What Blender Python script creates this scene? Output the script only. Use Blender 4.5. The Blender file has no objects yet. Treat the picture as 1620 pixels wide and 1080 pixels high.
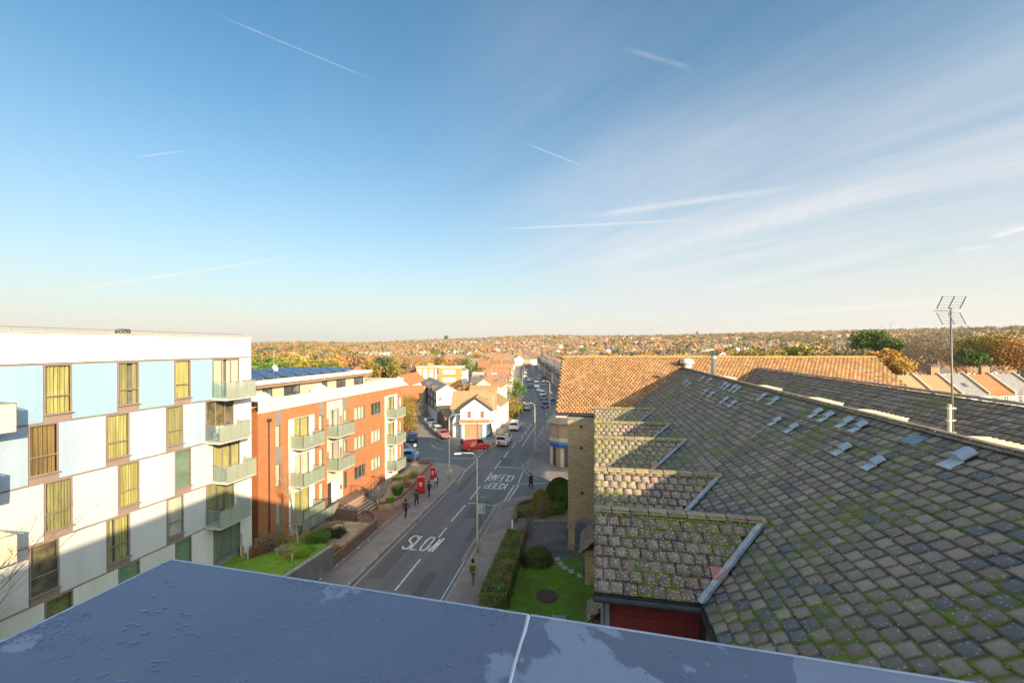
import bpy, bmesh, math, random
import numpy as np
from mathutils import Vector, Matrix
random.seed(7); rng = np.random.default_rng(7)
R = math.radians
sc = bpy.context.scene
COL = sc.collection

# ------------------------------------------------------------------ camera
FPX, V0, ROLL, HC = 645.0, 546.5, R(0.3), 16.5      # focal length in photo pixels, horizon row, roll, height above road
cam = bpy.data.cameras.new('camera'); camo = bpy.data.objects.new('camera', cam); COL.objects.link(camo)
cam.sensor_width = 36; cam.lens = 36*FPX/1620; cam.shift_y = 6.5/1620
cam.clip_start = .05; cam.clip_end = 20000
camo.location = (0, 0, HC)
camo.rotation_euler = (Matrix.Rotation(R(90), 3, 'X') @ Matrix.Rotation(-ROLL, 3, 'Z')).to_euler()
sc.camera = camo

# ------------------------------------------------------------------ sun, sky, exposure
SUN_EL, SUN_AZ = R(19), R(-38)                 # light travels towards azimuth -38 (from +Y, to the left)
trav = Vector((math.sin(SUN_AZ)*math.cos(SUN_EL), math.cos(SUN_AZ)*math.cos(SUN_EL), -math.sin(SUN_EL)))
sl = bpy.data.lights.new('sun', 'SUN'); sl.energy = 3.0; sl.angle = R(.53); sl.color = (1, .775, .49)
so = bpy.data.objects.new('sun', sl); COL.objects.link(so)
so.rotation_euler = (-trav).to_track_quat('Z', 'Y').to_euler(); so.location = (30, -60, 60)
sc.view_settings.view_transform = 'Standard'; sc.view_settings.look = 'None'
sc.view_settings.exposure = 1.66; sc.view_settings.gamma = 1; sc.view_settings.use_curve_mapping = False
sc.cycles.max_bounces = 6; sc.cycles.diffuse_bounces = 3; sc.cycles.transparent_max_bounces = 12
sc.cycles.caustics_reflective = False; sc.cycles.caustics_refractive = False

w = bpy.data.worlds.new('World'); sc.world = w; w.use_nodes = True
nt = w.node_tree; nt.nodes.clear()
class NB:
    """small node-graph helper"""
    def __init__(s, nt): s.nt = nt
    def n(s, t, **k):
        nd = s.nt.nodes.new(t)
        for a, b in k.items(): setattr(nd, a, b)
        return nd
    def put(s, sock, v):
        if isinstance(v, bpy.types.NodeSocket): s.nt.links.new(v, sock)
        elif v is not None: sock.default_value = v
    def math(s, op, a, b=None, c=None, clamp=False):
        nd = s.n('ShaderNodeMath', operation=op, use_clamp=clamp)
        s.put(nd.inputs[0], a)
        if b is not None: s.put(nd.inputs[1], b)
        if c is not None: s.put(nd.inputs[2], c)
        return nd.outputs[0]
    def vec(s, op, a, b=None, out=0):
        nd = s.n('ShaderNodeVectorMath', operation=op); s.put(nd.inputs[0], a)
        if b is not None: s.put(nd.inputs[1], b)
        return nd.outputs[out]
    def mix(s, f, a, b, mode='MIX'):
        nd = s.n('ShaderNodeMix', data_type='RGBA', blend_type=mode); s.put(nd.inputs[0], f)
        s.put(nd.inputs[6], a if isinstance(a, bpy.types.NodeSocket) else (*a[:3], 1))
        s.put(nd.inputs[7], b if isinstance(b, bpy.types.NodeSocket) else (*b[:3], 1))
        return nd.outputs[2]
    def ramp(s, f, *stops):
        nd = s.n('ShaderNodeMapRange', interpolation_type='SMOOTHSTEP'); s.put(nd.inputs[0], f)
        nd.inputs[1].default_value, nd.inputs[2].default_value = stops[0], stops[1]
        nd.inputs[3].default_value, nd.inputs[4].default_value = (stops[2], stops[3]) if len(stops) > 2 else (0, 1)
        return nd.outputs[0]
    def noise(s, v, scale, detail=3, rough=.5, dist=0, out=0):
        nd = s.n('ShaderNodeTexNoise'); s.put(nd.inputs['Vector'], v)
        nd.inputs['Scale'].default_value = scale; nd.inputs['Detail'].default_value = detail
        nd.inputs['Roughness'].default_value = rough; nd.inputs['Distortion'].default_value = dist
        return nd.outputs[out]
    def xyz(s, v):
        nd = s.n('ShaderNodeSeparateXYZ'); s.put(nd.inputs[0], v); return nd.outputs
    def comb(s, x, y, z):
        nd = s.n('ShaderNodeCombineXYZ'); s.put(nd.inputs[0], x); s.put(nd.inputs[1], y); s.put(nd.inputs[2], z); return nd.outputs[0]

def cam_dir(u, v):
    x, y = u-810, v-V0; c, s_ = math.cos(ROLL), math.sin(ROLL)
    return Vector((x*c-y*s_, FPX, -(x*s_+y*c))).normalized()
g = NB(nt)
sky = g.n('ShaderNodeTexSky', sky_type='NISHITA'); sky.sun_disc = False
sky.sun_elevation = SUN_EL; sky.sun_rotation = SUN_AZ+math.pi
sky.air_density = 1.0; sky.dust_density = 1.0; sky.ozone_density = 2.2; sky.altitude = 50
geo = g.n('ShaderNodeTexCoord'); D = g.vec('NORMALIZE', geo.outputs['Generated'])
X, Y, Z = g.xyz(D)
Zc = g.math('MAXIMUM', Z, 0.0)
hz = g.math('MINIMUM', 1.0, g.math('MULTIPLY', 1.22, g.math('POWER', 2.718, g.math('MULTIPLY', Zc, -5.4))))       # warm haze band hugging the horizon all round
hs_ = g.n('ShaderNodeHueSaturation'); g.put(hs_.inputs['Color'], sky.outputs[0]); hs_.inputs['Saturation'].default_value = 1.0; hs_.inputs['Value'].default_value = .86
skyc = g.mix(1.0, hs_.outputs[0], (.10, .47, .56), 'MULTIPLY')
sunh = Vector((-math.sin(SUN_AZ), -math.cos(SUN_AZ), 0)); fw_ = g.math('POWER', g.math('MAXIMUM', g.vec('DOT_PRODUCT', D, tuple(sunh), out=1), 0.0), 2.0); fw_ = g.math('MULTIPLY', fw_, 2.2)
hc_ = g.vec('SCALE', g.mix(0.0, (2.80, 2.52, 2.06), (0, 0, 0))); g.put(hc_.node.inputs['Scale'], g.math('ADD', 1.0, fw_))   # haze scatters forward: brighter round the sun
col = g.mix(g.math('MULTIPLY', hz, .96), skyc, hc_)
hz2 = g.math('POWER', 2.718, g.math('MULTIPLY', Zc, -4.6))
col = g.mix(g.math('MULTIPLY', hz2, .46), col, (1.72, 1.90, 1.76))
sund = tuple(-trav); aur = g.math('POWER', g.math('MAXIMUM', g.vec('DOT_PRODUCT', D, sund, out=1), 0.0), 2.6)
col = g.mix(1.0, col, g.vec('SCALE', g.mix(0.0, (5.8, 5.1, 4.2), (0, 0, 0))), 'ADD'); col.node.inputs[7].links[0].from_node.inputs['Scale'].default_value = 1.0
g.put(col.node.inputs[7].links[0].from_node.inputs['Scale'], aur)
# cirrus on a plane far overhead
zz = g.math('ADD', Zc, .10)
px = g.math('DIVIDE', X, zz); py = g.math('DIVIDE', Y, zz)
ca, sa = math.cos(R(127)), math.sin(R(127))
a_ = g.math('ADD', g.math('MULTIPLY', px, ca), g.math('MULTIPLY', py, sa))      # across the streaks is b_
b_ = g.math('SUBTRACT', g.math('MULTIPLY', py, ca), g.math('MULTIPLY', px, sa))
cv = g.comb(g.math('MULTIPLY', a_, .22), g.math('MULTIPLY', b_, 1.0), 0.0)
n1 = g.noise(cv, 1.3, 8, .58, .8)
n2 = g.noise(g.comb(g.math('MULTIPLY', a_, .5), b_, 3.0), .45, 3, .5)
n3 = g.noise(g.comb(g.math('MULTIPLY', a_, .25), g.math('MULTIPLY', b_, 3.0), 9.0), 4.5, 6, .7, .8)
side = g.ramp(X, -.25, .35, .07, 1.0)
cm = g.math('MULTIPLY', g.ramp(n1, .22, .74), g.ramp(n2, .24, .56))
cm = g.math('MULTIPLY', cm, g.math('ADD', .62, g.math('MULTIPLY', n3, .7)))
cm = g.math('MULTIPLY', cm, side, clamp=True)
col = g.mix(g.math('MULTIPLY', cm, .72, clamp=True), col, (2.15, 2.12, 2.2))
def trail(c, p, q, wd, strength, soft=1.0):
    """contrail: a narrow great-circle arc between two directions of the sky"""
    p, q = cam_dir(*p), cam_dir(*q); nrm = p.cross(q).normalized()
    al = (q-p).normalized(); t0, t1 = p.dot(al), q.dot(al)
    ab = g.math('ABSOLUTE', g.vec('DOT_PRODUCT', D, tuple(nrm), out=1))
    al_ = g.vec('DOT_PRODUCT', D, tuple(al), out=1)
    wob = g.noise(D, 60, 3, .6)
    m = g.ramp(ab, 0.0, wd, 1, 0)
    L = t1-t0
    m = g.math('MULTIPLY', m, g.ramp(al_, t0, t0+L*.25*soft))
    m = g.math('MULTIPLY', m, g.ramp(al_, t1-L*.3*soft, t1, 1, 0))
    m = g.math('MULTIPLY', m, g.ramp(wob, .25, .6, .5, 1))
    return g.mix(g.math('MULTIPLY', m, strength*.8, clamp=True), c, (2.6, 2.5, 2.4))
for p, q, wd, st in (((325, 16), (608, 134), .0016, .38), ((212, 249), (300, 238), .0016, .5), ((60, 466), (480, 404), .004, .55),
                     ((830, 226), (935, 268), .0025, .4), ((760, 364), (1140, 346), .004, .5), ((1190, 500), (1620, 466), .006, .55),
                     ((905, 345), (1290, 292), .010, .42), ((1560, 378), (1650, 352), .006, .75), ((900, 440), (1500, 268), .034, .34), ((1090, 470), (1500, 372), .018, .33),
                     ((985, 76), (1105, 112), .007, .16), ((1500, 396), (1580, 388), .005, .4)):
    col = trail(col, p, q, wd, st)
bg = g.n('ShaderNodeBackground'); g.put(bg.inputs[0], col); bg.inputs[1].default_value = .13
wo = g.n('ShaderNodeOutputWorld'); nt.links.new(bg.outputs[0], wo.inputs[0])

# ------------------------------------------------------------------ helpers
MATS = {}
def new_mat(name):
    m = bpy.data.materials.new(name); m.use_nodes = True; MATS[name] = m
    b = m.node_tree.nodes['Principled BSDF']; return m, NB(m.node_tree), b
def srgb(h):
    return tuple((((int(h[i:i+2], 16)/255+.055)/1.055)**2.4 if int(h[i:i+2], 16) > 10 else int(h[i:i+2], 16)/3294.6) for i in (0, 2, 4))
def M(name, c1, c2=None, rough=.8, scale=3., bump=0., bscale=None, metal=0., spec=.4, island=0., c3=None, speck=None, stretch=None, coat=0):
    """general procedural surface: two or three tones mixed by noise, fine relief, per-object and per-piece variation"""
    if name in MATS: return MATS[name]
    m, g, b = new_mat(name)
    c2 = c2 or tuple(min(1, x*1.18+.005) for x in c1)
    tc = g.n('ShaderNodeTexCoord'); v = tc.outputs['Object']
    if stretch:
        mp = g.n('ShaderNodeMapping'); g.put(mp.inputs[0], v); mp.inputs['Scale'].default_value = stretch; v = mp.outputs[0]
    n = g.noise(v, scale, 6, .62, .2)
    c = g.mix(g.ramp(n, .32, .68), c1, c2)
    n2 = g.noise(v, scale*.17+.05, 3, .5)
    if c3: c = g.mix(g.ramp(n2, .45, .7), c, c3)
    f = g.noise(v, scale*14, 3, .6)
    c = g.mix(.35, c, g.mix(f, (.25, .25, .25), (.85, .85, .85)), 'OVERLAY') if bump else c
    if island:
        r1 = g.n('ShaderNodeNewGeometry').outputs['Random Per Island']; r2 = g.n('ShaderNodeObjectInfo').outputs['Random']
        fr = g.math('FRACT', g.math('ADD', r1, r2))
        hsv = g.n('ShaderNodeHueSaturation'); g.put(hsv.inputs['Color'], c)
        g.put(hsv.inputs['Value'], g.ramp(fr, 0, 1, 1-island, 1+island)); g.put(hsv.inputs['Hue'], g.math('ADD', .5, g.math('MULTIPLY', g.math('SUBTRACT', g.math('FRACT', g.math('MULTIPLY', fr, 7.3)), .5), island*.08)))
        c = hsv.outputs[0]
    if speck:
        vo = g.n('ShaderNodeTexVoronoi'); g.put(vo.inputs['Vector'], v); vo.inputs['Scale'].default_value = speck[1]
        c = g.mix(g.ramp(vo.outputs['Distance'], speck[2]*.6, speck[2], 1, 0), c, speck[0])
    g.put(b.inputs['Base Color'], c)
    b.inputs['Roughness'].default_value = rough; b.inputs['Metallic'].default_value = metal
    b.inputs['Specular IOR Level'].default_value = spec; b.inputs['Coat Weight'].default_value = coat
    if bump:
        bp = g.n('ShaderNodeBump'); bp.inputs['Strength'].default_value = min(1, bump); bp.inputs['Distance'].default_value = .02
        g.put(bp.inputs['Height'], g.noise(v, bscale or scale*8, 4, .6)); g.put(b.inputs['Normal'], bp.outputs[0])
    return m
def brick_mat(name, ca, cb, mortar, var=.5, bw=.225, bh=.075, squash=(1, 1), tone=None, ms=.012):
    m, g, b = new_mat(name)
    tc = g.n('ShaderNodeTexCoord'); x, y, z = g.xyz(tc.outputs['Object'])
    v = g.comb(g.math('ADD', x, y), z, 0.0)
    bt = g.n('ShaderNodeTexBrick'); g.put(bt.inputs['Vector'], v)
    for k, c in (('Color1', ca), ('Color2', cb), ('Mortar', mortar)): bt.inputs[k].default_value = (*c, 1)
    bt.inputs['Scale'].default_value = 1; bt.inputs['Mortar Size'].default_value = ms; bt.inputs['Brick Width'].default_value = bw
    bt.inputs['Row Height'].default_value = bh; bt.inputs['Bias'].default_value = -.1
    n = g.noise(v, 1.1, 5, .7); c = g.mix(g.math('MULTIPLY', g.ramp(n, .35, .7), var), bt.outputs[0], tone or tuple(k*.6 for k in ca))
    n2 = g.noise(v, 9, 3, .7); c = g.mix(.5, c, g.mix(n2, (.3, .3, .3), (.75, .75, .75)), 'OVERLAY')
    g.put(b.inputs['Base Color'], c); b.inputs['Roughness'].default_value = .88; b.inputs['Specular IOR Level'].default_value = .25
    bp = g.n('ShaderNodeBump'); bp.inputs['Strength'].default_value = .5; bp.inputs['Distance'].default_value = .01
    g.put(bp.inputs['Height'], bt.outputs['Fac']); bp.invert = True; g.put(b.inputs['Normal'], bp.outputs[0])
    return m
def glass_mat(name, tint=(1, 1, 1), clear=.8, rough=.02):
    m = bpy.data.materials.new(name); m.use_nodes = True; MATS[name] = m; g = NB(m.node_tree); m.node_tree.nodes.clear()
    tr = g.n('ShaderNodeBsdfTransparent'); tr.inputs[0].default_value = (*tint, 1)
    gl = g.n('ShaderNodeBsdfGlossy'); gl.inputs['Roughness'].default_value = rough; gl.inputs[0].default_value = (.9, .95, 1, 1)
    fr = g.n('ShaderNodeLayerWeight'); fr.inputs[0].default_value = .5
    f = g.math('ADD', g.math('MULTIPLY', g.math('POWER', fr.outputs['Facing'], 4.0), .9), 1-clear-.08, clamp=True)
    mx = g.n('ShaderNodeMixShader'); g.put(mx.inputs[0], f); g.put(mx.inputs[1], tr.outputs[0]); g.put(mx.inputs[2], gl.outputs[0])
    o = g.n('ShaderNodeOutputMaterial'); g.put(o.inputs[0], mx.outputs[0]); return m
def frost_mat(name, c, clear=.35):
    m = bpy.data.materials.new(name); m.use_nodes = True; MATS[name] = m; g = NB(m.node_tree); m.node_tree.nodes.clear()
    tr = g.n('ShaderNodeBsdfTransparent'); tr.inputs[0].default_value = (.85, .95, .9, 1)
    df = g.n('ShaderNodeBsdfPrincipled'); df.inputs['Roughness'].default_value = .25
    tc = g.n('ShaderNodeTexCoord'); n = g.noise(tc.outputs['Object'], 1.3, 4, .6)
    g.put(df.inputs[0], g.mix(n, tuple(k*.78 for k in c), tuple(min(1, k*1.15) for k in c)))
    tl = g.n('ShaderNodeBsdfTranslucent'); tl.inputs[0].default_value = (*c, 1)
    m1 = g.n('ShaderNodeMixShader'); m1.inputs[0].default_value = .35; g.put(m1.inputs[1], df.outputs[0]); g.put(m1.inputs[2], tl.outputs[0])
    mx = g.n('ShaderNodeMixShader'); mx.inputs[0].default_value = 1-clear; g.put(mx.inputs[1], tr.outputs[0]); g.put(mx.inputs[2], m1.outputs[0])
    o = g.n('ShaderNodeOutputMaterial'); g.put(o.inputs[0], mx.outputs[0]); return m

def tag(o, label=None, cat=None, group=None, kind=None):
    if label: o['label'] = label
    if cat: o['category'] = cat
    if group: o['group'] = group
    if kind: o['kind'] = kind
    return o
def thing(name, label, cat, loc=(0, 0, 0), rz=0, group=None):
    o = bpy.data.objects.new(name, None); COL.objects.link(o); o.empty_display_size = .3
    o.location = loc; o.rotation_euler = (0, 0, rz); return tag(o, label, cat, group)
def link(name, me, parent=None, mat=None, loc=None, rot=None, scale=None):
    o = bpy.data.objects.new(name, me); COL.objects.link(o)
    if parent is not None: o.parent = parent
    if mat is not None and not me.materials: me.materials.append(mat)
    if loc is not None: o.location = loc
    if rot is not None: o.rotation_euler = rot
    if scale is not None: o.scale = scale
    return o
def copy_tree(o, parent=None):
    c = o.copy(); COL.objects.link(c); c.parent = parent
    for ch in list(o.children): copy_tree(ch, c)
    return c
class MB:
    def __init__(s): s.v = []; s.f = []; s.m = []; s.uv = None
    def add(s, vs, fs, mi=0):
        b = len(s.v); s.v += [tuple(p) for p in vs]; s.f += [tuple(b+i for i in f) for f in fs]; s.m += [mi]*len(fs); return s
    def box(s, x0, x1, y0, y1, z0, z1, mi=0, T=None):
        vs = [(x0, y0, z0), (x1, y0, z0), (x1, y1, z0), (x0, y1, z0), (x0, y0, z1), (x1, y0, z1), (x1, y1, z1), (x0, y1, z1)]
        if T is not None: vs = [T @ Vector(p) for p in vs]
        return s.add(vs, [(3, 2, 1, 0), (4, 5, 6, 7), (0, 1, 5, 4), (1, 2, 6, 5), (2, 3, 7, 6), (3, 0, 4, 7)], mi)
    def lift(s, z): s.v = [(p[0], p[1], p[2]+z) for p in s.v]; return s
    def cbox(s, c, d, T=None, mi=0):
        return s.box(c[0]-d[0]/2, c[0]+d[0]/2, c[1]-d[1]/2, c[1]+d[1]/2, c[2]-d[2]/2, c[2]+d[2]/2, mi, T)
    def quad(s, a, b, c, d, mi=0): return s.add([a, b, c, d], [(0, 1, 2, 3)], mi)
    def prism(s, pts, z0, z1, mi=0):
        """extrude a plan polygon; z1 may be a list of heights"""
        n = len(pts); zt = z1 if isinstance(z1, (list, tuple)) else [z1]*n
        area = sum(pts[i][0]*pts[(i+1) % n][1]-pts[(i+1) % n][0]*pts[i][1] for i in range(n))
        if area < 0: pts = pts[::-1]; zt = zt[::-1]
        vs = [(p[0], p[1], z0) for p in pts]+[(p[0], p[1], z) for p, z in zip(pts, zt)]
        return s.add(vs, [tuple(range(n-1, -1, -1)), tuple(range(n, 2*n))]+[(i, (i+1) % n, n+(i+1) % n, n+i) for i in range(n)], mi)
    def xprism(s, prof, a0, a1, axis=0, mi=0):
        """extrude a (lateral, z) profile along x (axis=0) or y (axis=1)"""
        n = len(prof)
        mk = (lambda a, p: (a, p[0], p[1])) if axis == 0 else (lambda a, p: (p[0], a, p[1]))
        vs = [mk(a0, p) for p in prof]+[mk(a1, p) for p in prof]
        return s.add(vs, [tuple(range(n-1, -1, -1)), tuple(range(n, 2*n))]+[(i, (i+1) % n, n+(i+1) % n, n+i) for i in range(n)], mi)
    def tube(s, p, q, r0, r1=None, n=6, cap=True, mi=0):
        p, q = Vector(p), Vector(q); r1 = r0 if r1 is None else r1
        d = (q-p).normalized(); a = d.orthogonal().normalized(); b = d.cross(a)
        vs = []
        for c, r in ((p, r0), (q, r1)):
            for i in range(n):
                t = 2*math.pi*i/n; vs.append(c+(a*math.cos(t)+b*math.sin(t))*r)
        fs = [(i, (i+1) % n, n+(i+1) % n, n+i) for i in range(n)]
        if cap: fs += [tuple(range(n-1, -1, -1)), tuple(range(n, 2*n))]
        return s.add(vs, fs, mi)
    def path(s, pts, r, n=6, mi=0):
        for a, b in zip(pts, pts[1:]): s.tube(a, b, r, r, n, True, mi)
        return s
    def lathe(s, prof, n=16, c=(0, 0, 0), mi=0):
        vs = [(c[0]+r*math.cos(2*math.pi*i/n), c[1]+r*math.sin(2*math.pi*i/n), c[2]+z) for r, z in prof for i in range(n)]
        fs = [(k*n+i, k*n+(i+1) % n, (k+1)*n+(i+1) % n, (k+1)*n+i) for k in range(len(prof)-1) for i in range(n)]
        fs += [tuple(range(n-1, -1, -1)), tuple(range((len(prof)-1)*n, len(prof)*n))]
        return s.add(vs, fs, mi)
    def mesh(s, name, mats=None, smooth=False):
        me = bpy.data.meshes.new(name); me.from_pydata(s.v, [], s.f)
        if mats is not None:
            for m in (mats if isinstance(mats, (list, tuple)) else [mats]): me.materials.append(m)
        if any(s.m): me.polygons.foreach_set('material_index', s.m)
        if smooth: me.polygons.foreach_set('use_smooth', [True]*len(me.polygons))
        me.update(); return me
    def build(s, name, mats, parent=None, smooth=False, bevel=0, **k):
        me = s.mesh(name, mats, smooth)
        if bevel:
            bm = bmesh.new(); bm.from_mesh(me)
            bmesh.ops.bevel(bm, geom=[e for e in bm.edges if e.is_manifold and e.calc_face_angle(0) > .5], offset=bevel, segments=1, affect='EDGES')
            bm.to_mesh(me); bm.free()
        return link(name, me, parent, **k)
def np_mesh(name, V, Fq, mat, k=4, uv=None, smooth=False):
    me = bpy.data.meshes.new(name); nf = len(Fq)
    me.vertices.add(len(V)); me.vertices.foreach_set('co', np.asarray(V, dtype=np.float32).ravel())
    me.loops.add(nf*k); me.loops.foreach_set('vertex_index', np.asarray(Fq, dtype=np.int32).ravel())
    me.polygons.add(nf); me.polygons.foreach_set('loop_start', np.arange(0, nf*k, k, dtype=np.int32))
    if smooth: me.polygons.foreach_set('use_smooth', np.ones(nf, dtype=bool))
    if uv is not None:
        l = me.uv_layers.new(name='UVMap'); l.data.foreach_set('uv', np.asarray(uv, dtype=np.float32).ravel())
    me.update(calc_edges=True); me.validate()
    if mat is not None: me.materials.append(mat)
    return me

# measuring: rays through the photograph, met with planes of the place
def ray(u, v):
    x, y = u-810, v-V0; c, s_ = math.cos(ROLL), math.sin(ROLL)
    return (x*c-y*s_)/FPX, (x*s_+y*c)/FPX                     # X/Y and drop/Y
def G(u, v, z=0.):
    a, b = ray(u, v); Y = (HC-z)/b; return Vector((a*Y, Y, z))
def G2(u, v, z=0.): p = G(u, v, z); return (p.x, p.y)
def atY(u, v, Y): a, b = ray(u, v); return Vector((a*Y, Y, HC-b*Y))
class Front:
    """a vertical facade plane: x runs along it (away from the camera), y into the building"""
    def __init__(s, o, az):
        s.o = Vector((o[0], o[1])); s.az = az; s.d = Vector((math.sin(az), math.cos(az))); s.n = Vector((math.cos(az), -math.sin(az)))
        s.rz = math.pi/2-az
    def at(s, u, v, out=0.):
        a, b = ray(u, v); Y = (out+s.n.dot(s.o))/(a*s.n.x+s.n.y)
        return (Vector((a*Y, Y))-s.o).dot(s.d), HC-b*Y
AZ = R(11.4)                                                 # azimuth of the main road
ES, ET = Vector((math.sin(AZ), math.cos(AZ), 0)), Vector((math.cos(AZ), -math.sin(AZ), 0))
def ST(s, t, z=0.): v = ES*s+ET*t; return Vector((v.x, v.y, z))
def stof(p): return p.x*ES.x+p.y*ES.y, p.x*ET.x+p.y*ET.y
RZ = math.pi/2-AZ

# ------------------------------------------------------------------ materials
asphalt, g_, b_ = new_mat('asphalt')
tc = g_.n('ShaderNodeTexCoord'); v_ = tc.outputs['Object']
n_ = g_.noise(v_, .25, 5, .6, .4); c_ = g_.mix(g_.ramp(n_, .3, .7), (.125, .120, .122), (.18, .170, .168))
n2_ = g_.noise(v_, 2.2, 4, .7); c_ = g_.mix(g_.math('MULTIPLY', g_.ramp(n2_, .5, .8), .35), c_, (.22, .205, .19))
f_ = g_.noise(v_, 40, 3, .8); c_ = g_.mix(.6, c_, g_.mix(f_, (.2, .2, .2), (.8, .8, .8)), 'OVERLAY')
vo_ = g_.n('ShaderNodeTexVoronoi'); g_.put(vo_.inputs['Vector'], v_); vo_.inputs['Scale'].default_value = .7
c_ = g_.mix(g_.ramp(vo_.outputs['Distance'], .04, .07, .5, 0), c_, (.3, .3, .28))
px_, py_, _z = g_.xyz(v_); tt_ = g_.math('SUBTRACT', g_.math('MULTIPLY', px_, ET.x), g_.math('MULTIPLY', py_, -ET.y)); wv_ = g_.math('SINE', g_.math('MULTIPLY', g_.math('ADD', tt_, g_.math('MULTIPLY', n_, .6)), 3.5))
c_ = g_.mix(g_.math('MULTIPLY', g_.ramp(wv_, -.2, 1), .22), c_, (.085, .083, .086))
cr_ = g_.n('ShaderNodeTexVoronoi', feature='DISTANCE_TO_EDGE'); g_.put(cr_.inputs['Vector'], g_.vec('ADD', v_, g_.n('ShaderNodeTexNoise').outputs[1])); cr_.inputs['Scale'].default_value = .35
c_ = g_.mix(g_.math('MULTIPLY', g_.ramp(cr_.outputs['Distance'], .0, .012, 1, 0), g_.ramp(n2_, .45, .6, 0, .6)), c_, (.05, .05, .05))
g_.put(b_.inputs['Base Color'], c_); g_.put(b_.inputs['Roughness'], g_.ramp(n_, .3, .7, .55, .85))
bp_ = g_.n('ShaderNodeBump'); bp_.inputs['Distance'].default_value = .01; bp_.inputs['Strength'].default_value = .5; g_.put(bp_.inputs['Height'], f_); g_.put(b_.inputs['Normal'], bp_.outputs[0])
pave_m = M('footway', (.24, .205, .185), (.31, .265, .235), scale=1.2, bump=.3, bscale=30, c3=(.20, .175, .165))
kerb_m = M('kerb_stone', (.26, .24, .21), (.36, .33, .28), scale=4, bump=.3, island=.12)
white_line = M('line_paint', (.62, .62, .6), (.78, .78, .75), scale=9, rough=.7, c3=(.45, .45, .43))
yellow_line = M('yellow_line', (.5, .42, .22), (.62, .52, .3), scale=8, rough=.7)
grass_m = M('grass_sward', (.12, .25, .018), (.19, .33, .028), scale=3, bump=1, bscale=60, c3=(.14, .21, .03))
earth_m = M('ground_cover', (.10, .09, .05), (.16, .12, .07), scale=.05, c3=(.07, .09, .03))
steel = M('galvanised_steel', (.45, .46, .46), (.55, .56, .56), rough=.45, metal=.6)
darkmetal = M('dark_metal', (.05, .05, .055), (.08, .08, .085), rough=.45, metal=.3)
lampmetal = M('lamp_paint', (.42, .42, .30), (.52, .50, .36), rough=.5, scale=2)
glassm = glass_mat('window_glass', (.86, .90, .88), .78)
darkglass = M('dark_glass', (.015, .02, .025), (.03, .035, .04), rough=.05, spec=.8)
midglass = M('mid_grey_pane', (.05, .06, .07), (.14, .15, .15), rough=.08, spec=.9, scale=.7)  # dark grey glass mottled with a lighter grey
whitewall = M('white_render', (.76, .74, .70), (.84, .82, .78), rough=.85, scale=1.2, c3=(.70, .68, .62))
creamwall = M('cream_render', (.62, .54, .42), (.72, .64, .52), rough=.85, scale=1)
whiteframe = M('white_frame', (.78, .78, .76), rough=.5)
browntrim = M('brown_trim', (.25, .19, .165), (.29, .22, .19), rough=.5, scale=1)
greytrim = M('grey_trim', (.20, .19, .18), (.25, .24, .23), rough=.5)
lead = M('lead_flashing', (.22, .25, .28), (.36, .38, .40), rough=.45, metal=.3, scale=5, bump=.4, bscale=8)
redbrick = brick_mat('orange_red_brick', (.42, .128, .038), (.33, .092, .026), (.43, .27, .16), .45, tone=(.36, .10, .03))
stockbrick = brick_mat('yellow_stock_brick', (.56, .42, .22), (.34, .22, .11), (.42, .35, .26), .4, tone=(.30, .20, .12))
wallbrick = brick_mat('brown_wall_brick', (.24, .12, .08), (.18, .09, .06), (.2, .15, .12), .4)
darkbrick = brick_mat('dark_brick', (.20, .10, .07), (.15, .075, .05), (.2, .17, .15), .3)
block_m = brick_mat('block_paving', (.33, .17, .12), (.25, .13, .10), (.16, .11, .09), .4, .2, .1)
leafmats = {'fir': ((.10, .17, .035), (.17, .25, .05)),
 'green': ((.085, .16, .022), (.16, .25, .038)), 'hedge': ((.14, .19, .05), (.24, .29, .10)), 'dark': ((.03, .065, .022), (.055, .10, .03)), 'bright': ((.17, .31, .02), (.25, .38, .04)),
 'olive': ((.26, .22, .035), (.38, .31, .05)), 'orange': ((.44, .22, .05), (.56, .32, .08)), 'brown': ((.30, .18, .09), (.40, .25, .12)),
 'bare': ((.29, .21, .14), (.38, .28, .19)), 'straw': ((.34, .24, .13), (.45, .33, .19)), 'rust': ((.32, .20, .07), (.40, .27, .10)), 'sage': ((.20, .24, .15), (.30, .33, .22)), 'plum': ((.14, .085, .075), (.20, .12, .10))}
def leafmat(k):
    if 'leaf_'+k in MATS: return MATS['leaf_'+k]
    a, b_ = leafmats[k]; m, g, b = new_mat('leaf_'+k)
    ge = g.n('ShaderNodeNewGeometry'); r = ge.outputs['Random Per Island']; ob = g.n('ShaderNodeObjectInfo').outputs['Random']
    c = g.mix(g.math('FRACT', g.math('ADD', r, ob)), a, b_)
    n = g.noise(g.n('ShaderNodeTexCoord').outputs['Object'], .8, 3, .5); c = g.mix(g.ramp(n, .35, .7), c, tuple(k*.75 for k in a))
    hsv = g.n('ShaderNodeHueSaturation'); g.put(hsv.inputs['Color'], c); g.put(hsv.inputs['Value'], g.math('ADD', .8, g.math('MULTIPLY', ob, .4))); g.put(hsv.inputs['Hue'], g.math('ADD', .485, g.math('MULTIPLY', ob, .03)))
    g.put(b.inputs['Base Color'], hsv.outputs[0]); b.inputs['Roughness'].default_value = .6; b.inputs['Specular IOR Level'].default_value = .25
    b.inputs['Subsurface Weight'].default_value = 0
    return m
bark = M('bark', (.13, .10, .075), (.20, .155, .11), scale=5, bump=.6)

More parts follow.
